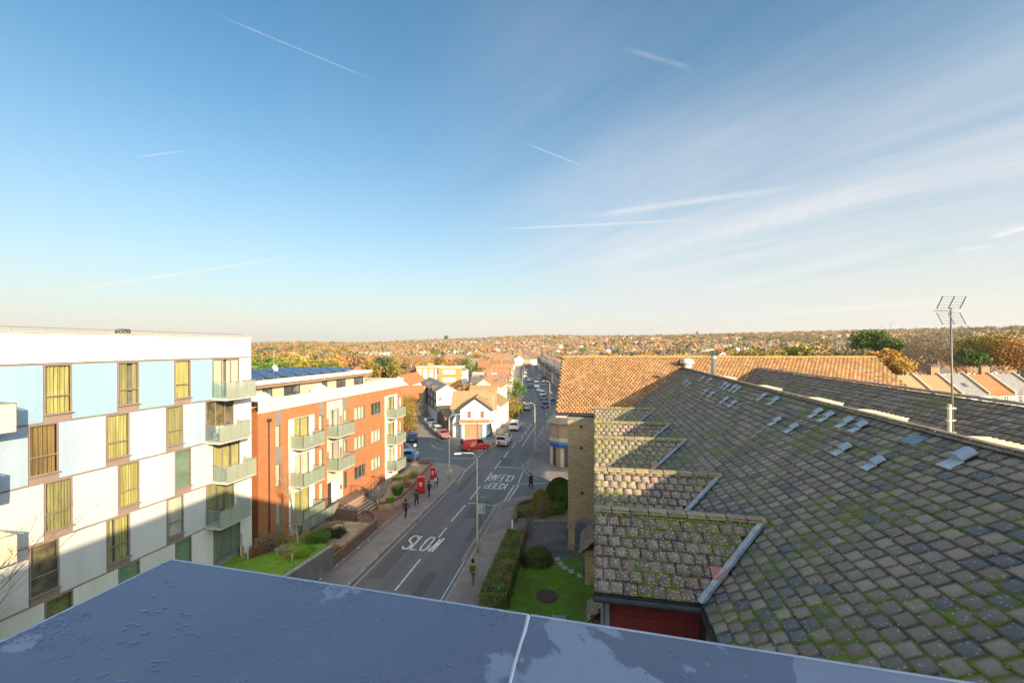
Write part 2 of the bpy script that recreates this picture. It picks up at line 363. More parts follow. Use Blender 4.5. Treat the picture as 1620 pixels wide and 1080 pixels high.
# ------------------------------------------------------------------ GROUND: terrain, road, pavements
def sstep(x): x = min(1, max(0, x)); return x*x*(3-2*x)
def terr(x, y):
    r_ = math.hypot(x, y); a = x/max(y, 1)
    top = 22+26*sstep((a+.45)/.55)+4*sstep((a-.6)/.6)
    und = 3*math.sin(x*.0043+1)*math.sin(y*.0037)+2*math.sin(x*.011+y*.007)
    k = sstep((r_-260)/1650)
    return -.12+top*k+und*sstep((r_-350)/500)
N = 120; xs = np.concatenate([-np.geomspace(4200, 40, N//2), np.linspace(-30, 30, 5), np.geomspace(40, 4200, N//2)])
ys = np.concatenate([np.linspace(-1500, -100, 12), np.linspace(-60, 240, 12), np.geomspace(260, 4500, 80)])
V = [(x, y, terr(x, y)) for y in ys for x in xs]; nx = len(xs)
Fq = [(j*nx+i, j*nx+i+1, (j+1)*nx+i+1, (j+1)*nx+i) for j in range(len(ys)-1) for i in range(nx-1)]
tag(link('ground', np_mesh('ground', V, Fq, earth_m, smooth=True)), kind='structure')

# centreline of the high street
CL = [(-20.2, -40), (-14.2, -10), (-7.55, 25), (-2.55, 50), (.4, 67), (4.1, 88), (6.0, 108), (7.3, 130), (8.0, 160), (8.2, 200), (8.6, 260), (11, 330)]
def off(line, d):
    out = []
    for i, p in enumerate(line):
        a = line[max(0, i-1)]; b = line[min(len(line)-1, i+1)]
        t = Vector((b[0]-a[0], b[1]-a[1])).normalized(); out.append((p[0]+t.y*d, p[1]-t.x*d))
    return out
def cl_at(y):
    for a, b in zip(CL, CL[1:]):
        if a[1] <= y <= b[1]:
            f = (y-a[1])/(b[1]-a[1]); return a[0]+f*(b[0]-a[0]), math.atan2(b[0]-a[0], b[1]-a[1])
    return CL[-1][0], 0
rd = MB(); rd.add([(-150, -60, 0), (90, -60, 0), (90, 140, 0), (-150, 140, 0)], [(0, 1, 2, 3)])
tag(rd.build('road', asphalt), kind='structure')
fr_ = MB(); L_, R_ = off(CL[7:], -5.4), off(CL[7:], 5.4)
for i in range(len(L_)-1): fr_.quad((*L_[i], .004), (*R_[i], .004), (*R_[i+1], .004), (*L_[i+1], .004))
tag(fr_.build('road', asphalt), kind='structure')

KL, KR = (lambda s: ST(s, -16.62)), (lambda s: ST(s, -9.55))
def kerb(pts, name='kerb', w_=.16, h=.13, inner=1):
    """kerb built of single stones set end to end along a line"""
    P = [Vector((p[0], p[1], 0)) for p in pts]; root = tag(MB().add([P[0], P[1], P[1]+Vector((0, 0, -.05))], [(0, 1, 2)]).build(name, kerb_m), kind='structure')
    segs = []; L = 0
    for a, b in zip(P, P[1:]): segs.append((L, a, b)); L += (b-a).length
    n = max(1, int(L/.92)); cache = bpy.data.meshes.get('kerb_stone_mesh')
    if cache is None: cache = MB().cbox((0, 0, 0), (.905, w_, h+.1)).mesh('kerb_stone_mesh', kerb_m)
    for k in range(n):
        d = (k+.5)*L/n
        sg = [x for x in segs if x[0] <= d][-1]; t = (sg[2]-sg[1]).normalized()
        p = sg[1]+t*(d-sg[0])
        if p.y > 100 or p.y < 6: continue
        nrm = Vector((-t.y, t.x, 0))*inner*w_*.5
        o = link('kerb_stone', cache, root, None, (p.x+nrm.x, p.y+nrm.y, (h-.1)/2+random.uniform(-.004, .004)), (0, 0, math.atan2(t.y, t.x)+random.uniform(-.01, .01)))
        o.scale = (L/n/.92, 1, 1)
def inset(pts, d):
    """shift an open line sideways"""
    return off(pts, d)
# left pavement (flats side)
kl = [KL(s)[:2] for s in (-40, -10, 10, 20, 30, 40, 46.8)]
kl = [tuple(p) for p in kl]+[G2(*p) for p in ((731.5, 745), (728, 740.5), (719, 737.3), (705, 735), (686, 733.5), (655, 732.6), (600, 732))]
kerb(kl, inner=1)
PH = .12
def sheet(name, pts, z, mat, kind='structure', thick=None):
    m = MB()
    if thick: m.prism(pts, z-thick, z)
    else:
        a = sum(pts[i][0]*pts[(i+1) % len(pts)][1]-pts[(i+1) % len(pts)][0]*pts[i][1] for i in range(len(pts)))
        m.add([(p[0], p[1], z) for p in (pts if a > 0 else pts[::-1])], [tuple(range(len(pts)))])
    return tag(m.build(name, mat), kind=kind)
sheet('pavement', off(kl, -.16)+[(-60, kl[-1][1]), (-60, -50)], PH, pave_m, thick=.3)
# right pavement (church side)
kr = [tuple(KR(s)[:2]) for s in (-40, -10, 10, 20, 30, 38.6)]+[G2(*p) for p in ((789.5, 799), (795, 796), (806, 792.5), (822, 789), (845, 785.5), (868, 781.5), (900, 775))]
kerb(kr, inner=-1)
sheet('pavement', off(kr, .16)+[(30, kr[-1][1]+1), (30, -50)], PH, pave_m, thick=.3)
# far corner: shop side
kf = [(-30, 76.5), (-20, 75.5)]+[G2(*p) for p in ((697, 696.5), (712, 700.5), (727, 706.5), (741, 712), (756, 713.5), (770, 709), (783, 700.5))]
kf = kf+[p for p in off(CL, -3.7) if p[1] > 76]
kerb(kf[2:], inner=1)
sheet('pavement', off(kf, -.16)+[(-60, 330), (-60, 77)], PH, pave_m, thick=.3)
# far corner: right side
kg = [(30, G(893, 757).y-1.5)]+[G2(*p) for p in ((893, 759), (872, 759.5), (858, 757.5), (846, 753.5), (837.5, 748), (832.5, 741), (831.5, 733))]+[p for p in off(CL, 3.55) if p[1] > 60]
kerb(kg[1:], inner=-1)
sheet('pavement', off(kg, .16)+[(60, 330), (60, 55)], PH, pave_m, thick=.3)

# ---- painted markings, each a thing of the road
def stroke(m, pts, w_, z=.008):
    pts = [Vector((p[0], p[1], 0)) for p in pts]
    for a, b in zip(pts, pts[1:]):
        t = (b-a).normalized(); n = Vector((-t.y, t.x, 0))*w_/2; a2 = a-t*w_*.3; b2 = b+t*w_*.3
        m.add([(a2-n)+Vector((0, 0, z)), (b2-n)+Vector((0, 0, z)), (b2+n)+Vector((0, 0, z)), (a2+n)+Vector((0, 0, z))], [(0, 1, 2, 3)]); z += .0006
    return m
def mark(name, pts, w_=.11, mat=None, label=None, cat=None, group=None, kind='structure'):
    o = stroke(MB(), pts, w_).build(name, mat or white_line); return tag(o, kind=kind)
dash = [((618, 943), (633, 923)), ((625, 933.5), (664.8, 884.4)), ((677.8, 869.6), (706.5, 834.4)), ((714.4, 823.7), (736, 798.7)), ((743.5, 789.6), (760, 768.7)), ((766.7, 761.3), (778, 747)), ((783, 741), (792.6, 728)), ((797, 723.5), (805, 713)), ((809, 708.5), (815.5, 700))]
for a, b in dash[1:]: mark('centre_line', [G2(*a), G2(*b)], .13)
for y in range(112, 150, 6): mark('centre_line', [(cl_at(y)[0]+.2, y), (cl_at(y+3.4)[0]+.2, y+3.4)], .12)
for pts, w_ in ((((740.5, 795), (789, 800)), .12), (((788, 738), (824, 740.5)), .12), (((660.5, 724.5), (694, 724.5)), .12), (((713, 724.6), (749, 725)), .12), (((816, 766), (864, 763.8)), .13),
                (((731.5, 748.5), (752, 730)), .11), (((682, 703), (690, 709), (700, 709.5)), .12), (((640, 699), (653, 712)), .1), (((641, 716), (650, 714), (653, 710), (645, 700)), .1), (((820, 765), (827, 746)), .11), (((819, 672.5), (832, 673)), .11), (((826, 706), (845, 677)), .11), (((848, 664.5), (866, 664.5)), .1)):
    mark('road_line', [G2(*p) for p in pts], w_)
def dashes(p, q, n, w_=.22, fill=.62, name='give_way_dash'):
    p, q = Vector(G2(*p)), Vector(G2(*q))
    for k in range(n):
        a = p+(q-p)*(k/n); b = p+(q-p)*((k+fill)/n); mark(name, [a, b], w_)
dashes((793.5, 799), (814, 766.5), 8); dashes((801, 796), (821, 766.5), 8)
dashes((753, 726), (777, 704), 7, .16); dashes((749, 724), (772, 703.5), 7, .16)
def zig(y0, y1, offs, n, amp=.28):
    pts = []
    for k in range(n+1):
        y = y0+(y1-y0)*k/n; x, az_ = cl_at(y); pts.append((x+offs+(amp if k % 2 else -amp), y))
    mark('zigzag_line', pts, .11)
zig(70, 86, .3, 8); zig(94, 104, .1, 6, .22); zig(68, 84, 3.1, 9, .25); zig(95, 106, 3.2, 8, .2); zig(84, 100, -3.2, 9, .22)
for dd in (.28, .5):
    mark('yellow_line', off(kl, dd)[6:12], .07, yellow_line); mark('yellow_line', off(kr, -dd)[4:11], .07, yellow_line)
    mark('yellow_line', off(kg, -dd)[1:8], .07, yellow_line); mark('yellow_line', off(kf, dd)[3:9], .07, yellow_line)
mark('yellow_line', [ST(s, -16.32)[:2] for s in (4, 44)], .07, yellow_line)
mark('yellow_line', [ST(s, -9.85)[:2] for s in (4, 38)], .07, white_line)
# lettering painted on the road
LET = {'S': [[(1, .85), (.8, 1), (.2, 1), (0, .82), (.05, .62), (.95, .38), (1, .18), (.8, 0), (.2, 0), (0, .15)]], 'L': [[(0, 1), (0, 0), (1, 0)]],
       'O': [[(.25, 0), (0, .2), (0, .8), (.25, 1), (.75, 1), (1, .8), (1, .2), (.75, 0), (.25, 0)]], 'W': [[(0, 1), (.25, 0), (.5, .9), (.75, 0), (1, 1)]],
       'K': [[(0, 1), (0, 0)], [(1, 1), (0, .45)], [(.2, .56), (1, 0)]], 'E': [[(1, 1), (0, 1), (0, 0), (1, 0)], [(0, .52), (.8, .52)]], 'P': [[(0, 0), (0, 1), (.8, 1), (1, .85), (1, .62), (.8, .48), (0, .48)]],
       'C': [[(1, .82), (.75, 1), (.25, 1), (0, .8), (0, .2), (.25, 0), (.75, 0), (1, .18)]], 'A': [[(0, 0), (.5, 1), (1, 0)], [(.2, .35), (.8, .35)]], 'R': [[(0, 0), (0, 1), (.8, 1), (1, .85), (1, .62), (.8, .48), (0, .48)], [(.4, .48), (1, 0)]]}
def road_word(word, s0, t0, tw, sh, flip=False, w_=.15):
    lw = tw/len(word)
    for i, ch in enumerate(word):
        m = MB()
        for k, st_ in enumerate(LET[ch]):
            pts = []
            for x, y in st_:
                tt = i*lw+x*lw*.74; ss = y*sh
                p = ST(s0-ss, t0-tt) if flip else ST(s0+ss, t0+tt); pts.append((p.x, p.y))
            stroke(m, pts, w_, .008+.004*k)
        tag(m.build('road_letter', white_line), kind='structure')
s_, t_ = stof(G(634, 868)); s1, t1 = stof(G(683, 852)); road_word('SLOW', s_+.1, t_, 3.0, 2.3, False, .17)
s_, t_ = stof(G(803, 765)); road_word('KEEP', s_, t_, 2.6, 1.9, True, .16)
s_, t_ = stof(G(814, 753.5)); road_word('CLEAR', s_+.3, t_-.1, 3.1, 2.2, True, .16)

# ------------------------------------------------------------------ CHURCH HALL with tiled roofs (right)
# local frame: x = s along the high street, y = -t
CH0 = ST(20, 5); ch = thing('church_hall', 'long brick church building with mossy grey tiled roofs and cross gables beside the road', 'building', CH0, RZ)
def CP(s, t, z): return (s-20, -(t-5), z)
def tile_mat(name, a, b_, c, moss, lich, mosscol=(.16, .20, .02), wet=0, lr=.26):
    m, g, b = new_mat(name)
    tc = g.n('ShaderNodeTexCoord'); uv = tc.outputs['UV']; P = g.n('ShaderNodeNewGeometry'); pos = P.outputs['Position']
    fr = g.math('FRACT', g.math('ADD', P.outputs['Random Per Island'], g.n('ShaderNodeObjectInfo').outputs['Random']))
    fr2 = g.math('FRACT', g.math('MULTIPLY', fr, 13.7))
    col = g.mix(g.ramp(fr, .25, .8), a, b_); col = g.mix(g.ramp(fr2, .7, .9), col, c)
    big = g.noise(pos, .55, 4, .6); col = g.mix(g.math('MULTIPLY', g.ramp(big, .45, .7), .45), col, tuple(k*.5 for k in a))
    n = g.noise(pos, 9, 5, .7); col = g.mix(.55, col, g.mix(n, (.25, .25, .25), (.78, .78, .78)), 'OVERLAY')
    gr = g.noise(pos, 70, 3, .8); col = g.mix(.5, col, g.mix(gr, (.2, .2, .2), (.8, .8, .8)), 'OVERLAY')
    u, v, _ = g.xyz(uv)
    e = g.math('MINIMUM', g.math('MINIMUM', u, g.math('SUBTRACT', 1., u)), g.math('MINIMUM', v, g.math('SUBTRACT', 1., v)))
    edge = g.ramp(e, .0, .16, 1, 0)
    mn = g.noise(pos, 2.6, 5, .65); mn2 = g.noise(pos, .55, 2, .5)
    mo = g.math('ADD', g.math('MULTIPLY', edge, .22), g.math('ADD', g.math('MULTIPLY', mn, .85), g.math('MULTIPLY', mn2, .9)))
    mk = g.ramp(mo, 1.25-moss, 1.38-moss)
    col = g.mix(g.math('MULTIPLY', edge, .55), col, (.02, .018, .015))
    col = g.mix(g.math('MULTIPLY', mk, .9), col, g.mix(n, mosscol, tuple(k*1.6 for k in mosscol)))
    vo = g.n('ShaderNodeTexVoronoi'); g.put(vo.inputs['Vector'], g.vec('ADD', pos, g.vec('SCALE', g.noise(pos, 30, 2, .5, out=1), None))); vo.inputs['Scale'].default_value = 16
    vn = g.noise(pos, 1.5, 3, .6); rc = g.xyz(vo.outputs['Color'])[0]
    lk = g.math('MULTIPLY', g.ramp(vo.outputs['Distance'], lr-.10, lr, 1, 0), g.ramp(g.math('ADD', g.math('MULTIPLY', rc, .6), g.math('MULTIPLY', vn, .5)), .92-lich, .98-lich))
    col = g.mix(g.math('MULTIPLY', lk, .8), col, (.50, .50, .46))
    g.put(b.inputs['Base Color'], col); g.put(b.inputs['Roughness'], g.ramp(n, .3, .7, .62, .95)); b.inputs['Specular IOR Level'].default_value = .3
    bp = g.n('ShaderNodeBump'); bp.inputs['Strength'].default_value = .7; bp.inputs['Distance'].default_value = .012
    g.put(bp.inputs['Height'], g.math('ADD', n, g.math('ADD', g.math('MULTIPLY', gr, .4), g.math('MULTIPLY', mk, 1.2)))); g.put(b.inputs['Normal'], bp.outputs[0])
    return m
# SCALE helper needs a factor; patch vector scale node
tile_grey = tile_mat('grey_tile', (.30, .235, .185), (.42, .33, .255), (.20, .19, .185), .20, .36, lr=.30)
tile_dorm = tile_mat('gable_tile', (.205, .162, .135), (.285, .225, .185), (.26, .175, .14), .225, .62, lr=.36)
tile_orange = tile_mat('orange_tile', (.40, .205, .09), (.50, .28, .135), (.32, .155, .075), .12, .20, mosscol=(.19, .17, .03))
for m_ in (tile_grey, tile_dorm, tile_orange):
    for nd in m_.node_tree.nodes:
        if nd.bl_idname == 'ShaderNodeVectorMath' and nd.operation == 'SCALE': nd.inputs['Scale'].default_value = .03
ridge_m = M('ridge_tile', (.26, .20, .15), (.36, .28, .20), scale=6, bump=.5, c3=(.30, .27, .05), island=.15, speck=((.5, .5, .46), 22, .25))

TW, TG = .292, .276                                          # tile width and gauge (exposed length)
# unit tile: x along the course, y upslope, z off the roof; it rests on the one below, so its lower edge is proud
TL, TT = .335, .022
def tile_verts(w_=TW-.012):
    lo, hi = .026, .004
    v = [(-w_/2, 0, lo-TT*.6), (w_/2, 0, lo-TT*.6), (w_/2, TL, hi-TT), (-w_/2, TL, hi-TT), (-w_/2, 0, lo+.012), (w_/2, 0, lo+.012), (w_/2, TL, hi), (-w_/2, TL, hi)]
    f = [(4, 5, 6, 7), (0, 1, 5, 4), (1, 2, 6, 5), (3, 0, 4, 7)]
    uv = [[(0, 0), (1, 0), (1, 1.2), (0, 1.2)], [(0, 0), (1, 0), (1, 0), (0, 0)], [(1, 0), (1, 1.2), (1, 1.2), (1, 0)], [(0, 1.2), (0, 0), (0, 0), (0, 1.2)]]
    return np.array(v), np.array(f), np.array(uv).reshape(-1, 2)
TV, TF, TUV = tile_verts()
class Slope:
    """a tiled roof plane in the local frame of its building"""
    def __init__(s, o, ex, ey): s.o = np.array(o, float); s.ex = np.array(ex, float); s.ey = np.array(ey, float); s.n = np.cross(s.ex, s.ey); s.n = s.n if s.n[2] > 0 else -s.n; s.rh = 1 if np.cross(s.ex, s.ey)[2] > 0 else -1
    def P(s, a, b, h=0.): return s.o+s.ex*a+s.ey*b+s.n*h
def lay(slope, a0, a1, length, keep, jit=.012):
    """tile positions on a slope: list of (a, b, twist, lift)"""
    out = []; rows = int(round(length/TG))
    for r_ in range(rows):
        sh = (r_ % 2)*TW/2; n = int((a1-a0)/TW)+1
        for k in range(n):
            a = a0+sh+k*TW+TW/2
            if a > a1: continue
            b = r_*TG
            if keep(a, b+TG/2): out.append((a+random.gauss(0, .003), b+random.gauss(0, jit*.5), random.gauss(0, .012), abs(random.gauss(0, .004))))
    return out
def tile_mats(slope, L):
    Ms = []
    for a, b, tw, lf in L:
        c, s_ = math.cos(tw), math.sin(tw); ex = slope.ex*c+slope.ey*s_; ey = slope.ey*c-slope.ex*s_
        Ms.append((ex*slope.rh, ey, slope.n, slope.P(a, b, lf+.002)))
    return Ms
def joined_tiles(name, Ms, mat, parent):
    if not Ms: return
    n = len(Ms); Vv = np.zeros((n, 8, 3)); 
    for i, (ex, ey, nn, p) in enumerate(Ms): Vv[i] = TV[:, :1]*ex+TV[:, 1:2]*ey+TV[:, 2:3]*nn+p
    Fv = (TF[None]+(np.arange(n)*8)[:, None, None]).reshape(-1, 4); uv = np.tile(TUV, (n, 1))
    return tag(link(name, np_mesh(name, Vv.reshape(-1, 3), Fv, mat, uv=uv), parent), kind='stuff')
tile_cache = {}
def single_tile(M4, mat, parent):
    key = mat.name
    if key not in tile_cache: tile_cache[key] = np_mesh('tile_mesh', TV, TF, mat, uv=TUV)
    ex, ey, nn, p = M4; o = link('tile', tile_cache[key], parent)
    o.matrix_local = Matrix(((ex[0], ey[0], nn[0], p[0]), (ex[1], ey[1], nn[1], p[1]), (ex[2], ey[2], nn[2], p[2]), (0, 0, 0, 1)))

HD = 4.3; PM = .6; TR = 7.7                                 # drop to gable ridges, pitch, ridge offset
zr = HC-2.08                                                # main ridge height
mainz = lambda t: HC-(6.7-PM*t)
T_E = 2.18; S0, S1 = 1.4, 38.3
cosp = 1/math.sqrt(1+PM*PM); sinp = PM*cosp
main = Slope(CP(S0, T_E, mainz(T_E)), (1, 0, 0), (0, -cosp, sinp))
DS = [10.87, 14.34, 19.37, 23.2, 28.4]; DW = 1.80; zd = HC-HD; TV_END = 4.0
S_O, H_O, M_O, SE = 39.8, 1.16, .593, 32.7                   # orange wing: ridge s, ridge drop, pitch, eave s
zo = lambda s: HC-(H_O+M_O*(S_O-s))
# decks under the tiles
deck = M('roof_deck', (.05, .05, .045), rough=.9)
rf = MB(); e = .03
rf.add([CP(S0, T_E, mainz(T_E)-e), CP(S1+4, T_E, mainz(T_E)-e), CP(S1+4, TR, zr-e), CP(S0, TR, zr-e), CP(S0, TR+3.2, zr-PM*3.2), CP(S1+4, TR+3.2, zr-PM*3.2)], [(0, 1, 2, 3)[::-1], (3, 2, 5, 4)[::-1]])
roof = rf.build('roof', deck, ch)
cover = []                                                  # (matrix, slope parent, material, size seen)
def on_main(a, b):
    s, t = S0+a, T_E+b*cosp; z = mainz(t)
    if s > 33.5 and z < zo(s)-.02: return False
    if t < TV_END+.1:
        for d in DS:
            if abs(s-d) < DW+.1 and z < zd-PM*abs(s-d)-.04: return False
    return True
roof_len = (TR-T_E)/cosp
Ls = lay(main, 0, S1+4-S0, roof_len, on_main)
cover += [(m, roof, tile_grey) for m in tile_mats(main, Ls)]
east = Slope(CP(S1+4, TR+3.2, zr-PM*3.2), (-1, 0, 0), (0, cosp, sinp))
cover += [(m, roof, tile_grey) for m in tile_mats(east, lay(east, 0, S1+4-S0, 3.2/cosp, lambda a, b: zo(S1+4-a) < zr-PM*3.2+b*sinp+.05 or S1+4-a < 34))]
# cross gables facing the road
burgundy = M('burgundy_board', (.17, .022, .022), (.22, .035, .03), rough=.6, scale=6, bump=.2, stretch=(.3, 1, 6))
gables = []
for i, d in enumerate(DS):
    w_ = DW if i not in (0, 2) else DW
    zz_ = zd-PM*DW
    gb = MB(); top = zd-.06
    gb.prism([CP(d-DW+.28, .25, 0)[:2], CP(d+DW-.28, .25, 0)[:2], CP(d+DW-.28, 4.2, 0)[:2], CP(d-DW+.28, 4.2, 0)[:2]], 0, zz_-.02)
    gb.add([CP(d-DW+.28, .25, zz_-.02), CP(d+DW-.28, .25, zz_-.02), CP(d, .25, top-.05)], [(0, 1, 2)])
    gw = gb.build('gable', stockbrick, ch); gables.append(gw)
    dk = MB(); x0, x1, xr = d-DW, d+DW, d
    ve = 2.2
    dk.add([CP(x0, -.02, zz_-e), CP(x0, ve, zz_-e), CP(xr, TV_END, zd-e), CP(xr, -.02, zd-e), CP(x1, ve, zz_-e), CP(x1, -.02, zz_-e)], [(0, 1, 2, 3)[::-1], (3, 2, 4, 5)[::-1]])
    dk.add([CP(x0, -.03, zz_-.16), CP(xr, -.03, zd-.17), CP(xr, -.03, zd), CP(x0, -.03, zz_), CP(x1, -.03, zz_-.16), CP(x1, -.03, zz_)], [(0, 1, 2, 3), (1, 4, 5, 2)])
    rd_ = dk.build('roof_deck', deck, gw)
    Sl = Slope(CP(x0, ve, zz_), (0, 1, 0), (cosp, 0, sinp))     # faces the camera; x runs to the road
    vt = lambda b: ve+(TV_END-ve)*b*cosp/DW                      # valley position
    A = 0
    lim = DW/cosp
    Slo = Slope(CP(x0, TV_END+.1, zz_), (0, 1, 0), (cosp, 0, sinp))
    def keepf(a, b): 
        t = TV_END+.1-a; return t < vt(b)-.02 and t > .11
    Slo2 = Slope(CP(x1, -.02, zz_), (0, -1, 0), (-cosp, 0, sinp))
    ntiles = tile_mats(Slo, lay(Slo, .0, TV_END+.12, lim, keepf))
    ntiles += [(m4[0]*.78, m4[1], m4[2], m4[3]) for m4 in tile_mats(Slo, [(TV_END+.10-.075, r_*TG, 0, .001) for r_ in range(int(round(lim/TG)))])]; cover += [(m, gw, tile_dorm) for m in ntiles]
    nt2 = tile_mats(Slo2, lay(Slo2, 0, TV_END+.1, lim, lambda a, b: a < vt(b)-.05)); cover += [(m, gw, tile_dorm) for m in nt2]
    # valley flashing on both sides
    for sgn in (-1, 1):
        p0 = Vector(CP(d+sgn*(DW+.05), ve-.05, zz_+.0)); p1 = Vector(CP(d+sgn*.12, TV_END-.05, zd-.02))
        dv = (p1-p0); aside = Vector((dv.x, dv.y, 0)).normalized(); sd = Vector((-aside.y, aside.x, 0))
        f = MB(); nseg = 9
        for k in range(nseg):
            a = p0+dv*(k/nseg-.01); b = p0+dv*((k+1)/nseg+.01); up = Vector((0, 0, .055+.004*(k % 2)))
            q_ = Vector((0, 0, .045)); w1, w2 = .085+random.gauss(0, .008), .085+random.gauss(0, .008); f.quad(a-sd*w1+up+q_, b-sd*w2+up+q_, b+up, a+up); f.quad(a+up, b+up, b+sd*w2+up+q_, a+sd*w1+up+q_)
        f.build('valley_flashing', lead, gw)
    # eaves board and gutter
    gt = MB(); gt.box(x0-20-.04, x0-20+.02, -(ve-5), 5.06, zz_-.17, zz_-.01); gt.build('eaves_board', darkmetal, gw)
    gt = MB(); gt.tube(CP(x0-.09, -.05, zz_-.09), CP(x0-.09, ve, zz_-.09), .06, n=8); gt.build('gutter', darkmetal, gw)
    # ridge tiles
rt = MB()
nr = 7; L_ = .44
prof = [(math.cos(math.pi*k/(nr-1))*.15, math.sin(math.pi*k/(nr-1))*.10+.02) for k in range(nr)]
rt.xprism(prof, -L_/2, L_/2-.012); ridge_me = rt.mesh('ridge_tile_mesh', ridge_m)
def ridge_run(p, q, parent, step=L_):
    p, q = Vector(p), Vector(q); d = q-p; n = max(1, int(d.length/step)); ang = math.atan2(d.y, d.x); tilt = -math.asin(d.z/d.length)
    for k in range(n):
        c = p+d*((k+.5)/n); link('ridge_tile', ridge_me, parent, None, (c.x, c.y, c.z+random.uniform(-.006, .006)), (0, tilt+random.uniform(-.008, .008), ang+random.uniform(-.012, .012)))
for gw, d in zip(gables, DS): ridge_run(CP(d, -.03, zd+.0), CP(d, TV_END+.05, zd+.0), gw)
ridge_run(CP(S0, TR, zr+.0), CP(S1, TR, zr+.0), roof)
# body walls
bd = MB()
bd.prism([CP(S0+.2, T_E+.35, 0)[:2], CP(33, T_E+.35, 0)[:2], CP(33, 14, 0)[:2], CP(S0+.2, 14, 0)[:2]], 0, mainz(T_E)-.12)
bd.build('wall', stockbrick, ch)
fl = MB(); fl.box(S0-20, 12, -(T_E-5)-.0, -(T_E-5)+.06, mainz(T_E)-.2, mainz(T_E)-.02); fl.build('eaves_board', darkmetal, ch)
# burgundy boarded wall under the near gable
bw = DS[0]-DW+.28
wl = MB(); wl.box(bw-20-.02, bw-20+.0, -(2.3-5), -(.25-5), 2.5, zd-PM*DW-.1); bwall = wl.build('boarded_wall', darkmetal, ch)
bme = MB().box(-.035, 0, -1.0, 1.0, 0, .145).mesh('board_mesh', burgundy)
for k in range(34): link('board', bme, bwall, None, (bw-20-.022-.008*(k % 2), -(1.22-5), 5.6+k*.155), (0, .06, 0), (1, .95, 1))
cp_ = MB(); cp_.box(bw-20-.10, bw-20-.01, -(.30-5), -(.22-5)+.02, 2, zd-PM*DW-.12); cp_.build('corner_board', lead, ch)
dp = MB(); dp.tube(CP(bw-.06, .16, .2), CP(bw-.06, .16, zd-PM*DW-.1), .045, n=8); dp.build('downpipe', greytrim, ch)
# second, parallel range behind the first
T2 = 13.7; rg2 = MB()
rg2.add([CP(2.2, T2-2.9, zr-PM*2.9-e), CP(42, T2-2.9, zr-PM*2.9-e), CP(42, T2, zr-e), CP(2.2, T2, zr-e), CP(2.2, T2+5, zr-PM*5), CP(42, T2+5, zr-PM*5)], [(0, 1, 2, 3)[::-1], (3, 2, 5, 4)[::-1]])
r2 = rg2.build('roof', deck, ch)
w2s = Slope(CP(2.2, T2-2.9, zr-PM*2.9), (1, 0, 0), (0, -cosp, sinp))
cover += [(m, r2, tile_grey) for m in tile_mats(w2s, lay(w2s, 0, 39, 2.9/cosp, lambda a, b: 2.2+a < 33.5 or zo(2.2+a) < zr-PM*2.9+b*sinp+.05))]
ridge_run(CP(2.2, T2, zr+.03), CP(S1-.2, T2, zr+.03), r2)
vg = MB(); vg.box(2-20, 33-20, -(T2-2.8-5), -(TR+3.1-5), zr-PM*3.2-.3, zr-PM*3.2+.03); vg.build('valley_gutter', lead, ch)
# boxed roof-lights between the two ranges, standing in the sun
box_m = M('pale_boxing', (.62, .50, .38), (.72, .60, .47), scale=2, rough=.7)
for s_, L in ((7.3, 1.6), (11.2, 1.6), (15.4, 2.0), (18.9, 2.0), (24.4, 2.2), (31.5, 2.2)):
    m = MB(); m.prism([CP(s_, TR+.5, 0)[:2], CP(s_+L, TR+.5, 0)[:2], CP(s_+L, TR+2.2, 0)[:2], CP(s_, TR+2.2, 0)[:2]], zr-1.2, zr-.36); bx_ = m.build('roof_light_box', box_m, ch)
    for k in range(9):
        m = MB(); a = s_+.02+k*L/9; m.box(a-20, a-20+.05, -(TR+2.25-5), -(TR+.45-5), zr-.36, zr-.32); m.build('rib', box_m, bx_)
# orange wing across the end
WL, WR = -3.1, 23.3; SB = S_O+(S_O-SE)
ow = MB(); cO = 1/math.sqrt(1+M_O*M_O); sO = M_O*cO
ow.add([CP(SE, WL, zo(SE)-e), CP(SE, WR, zo(SE)-e), CP(S_O, WR, zo(S_O)-e), CP(S_O, WL, zo(S_O)-e), CP(SB, WL, zo(SE)-e), CP(SB, WR, zo(SE)-e)], [(0, 1, 2, 3), (3, 2, 5, 4)])
wing = ow.build('orange_roof', deck, ch)
os_ = Slope(CP(SE, WR, zo(SE)), (0, 1, 0), (cO, 0, sO))
def keep_o(a, b):
    t = WR-a; s = SE+b*cO; z = zo(s)
    if T_E < t < TR+3 and z < zr-PM*abs(t-TR)-.12: return False
    if abs(t-T2) < 3 and z < zr-PM*abs(t-T2)-.12: return False
    return True
cover += [(m, wing, tile_orange) for m in tile_mats(os_, lay(os_, 0, WR-WL, (S_O-SE)/cO, keep_o))]
ridge_o = MB(); ridge_o = M('orange_ridge', (.50, .33, .12), (.62, .40, .10), scale=3, bump=.4, island=.1)
rme2 = MB().xprism(prof, -L_/2, L_/2-.012).mesh('ridge_tile_mesh', ridge_o)
for k in range(int((WR-WL)/L_)):
    link('ridge_tile', rme2, wing, None, CP(S_O, WL+(k+.5)*L_, zo(S_O)+random.uniform(-.005, .005)), (0, 0, math.pi/2+random.uniform(-.01, .01)))
m = MB(); m.box(SE-20-.12, SE-20-.03, -(WR-5), -(WL-5), zo(SE)-.16, zo(SE)-.05); m.build('gutter', darkmetal, wing)
m = MB()
for sg in (-1, 1): m.add([CP(S_O, WL-.02, zo(S_O)), CP(S_O+sg*(S_O-SE), WL-.02, zo(SE)), CP(S_O+sg*(S_O-SE), WL-.02, zo(SE)-.2), CP(S_O, WL-.02, zo(S_O)-.2)], [(0, 1, 2, 3)])
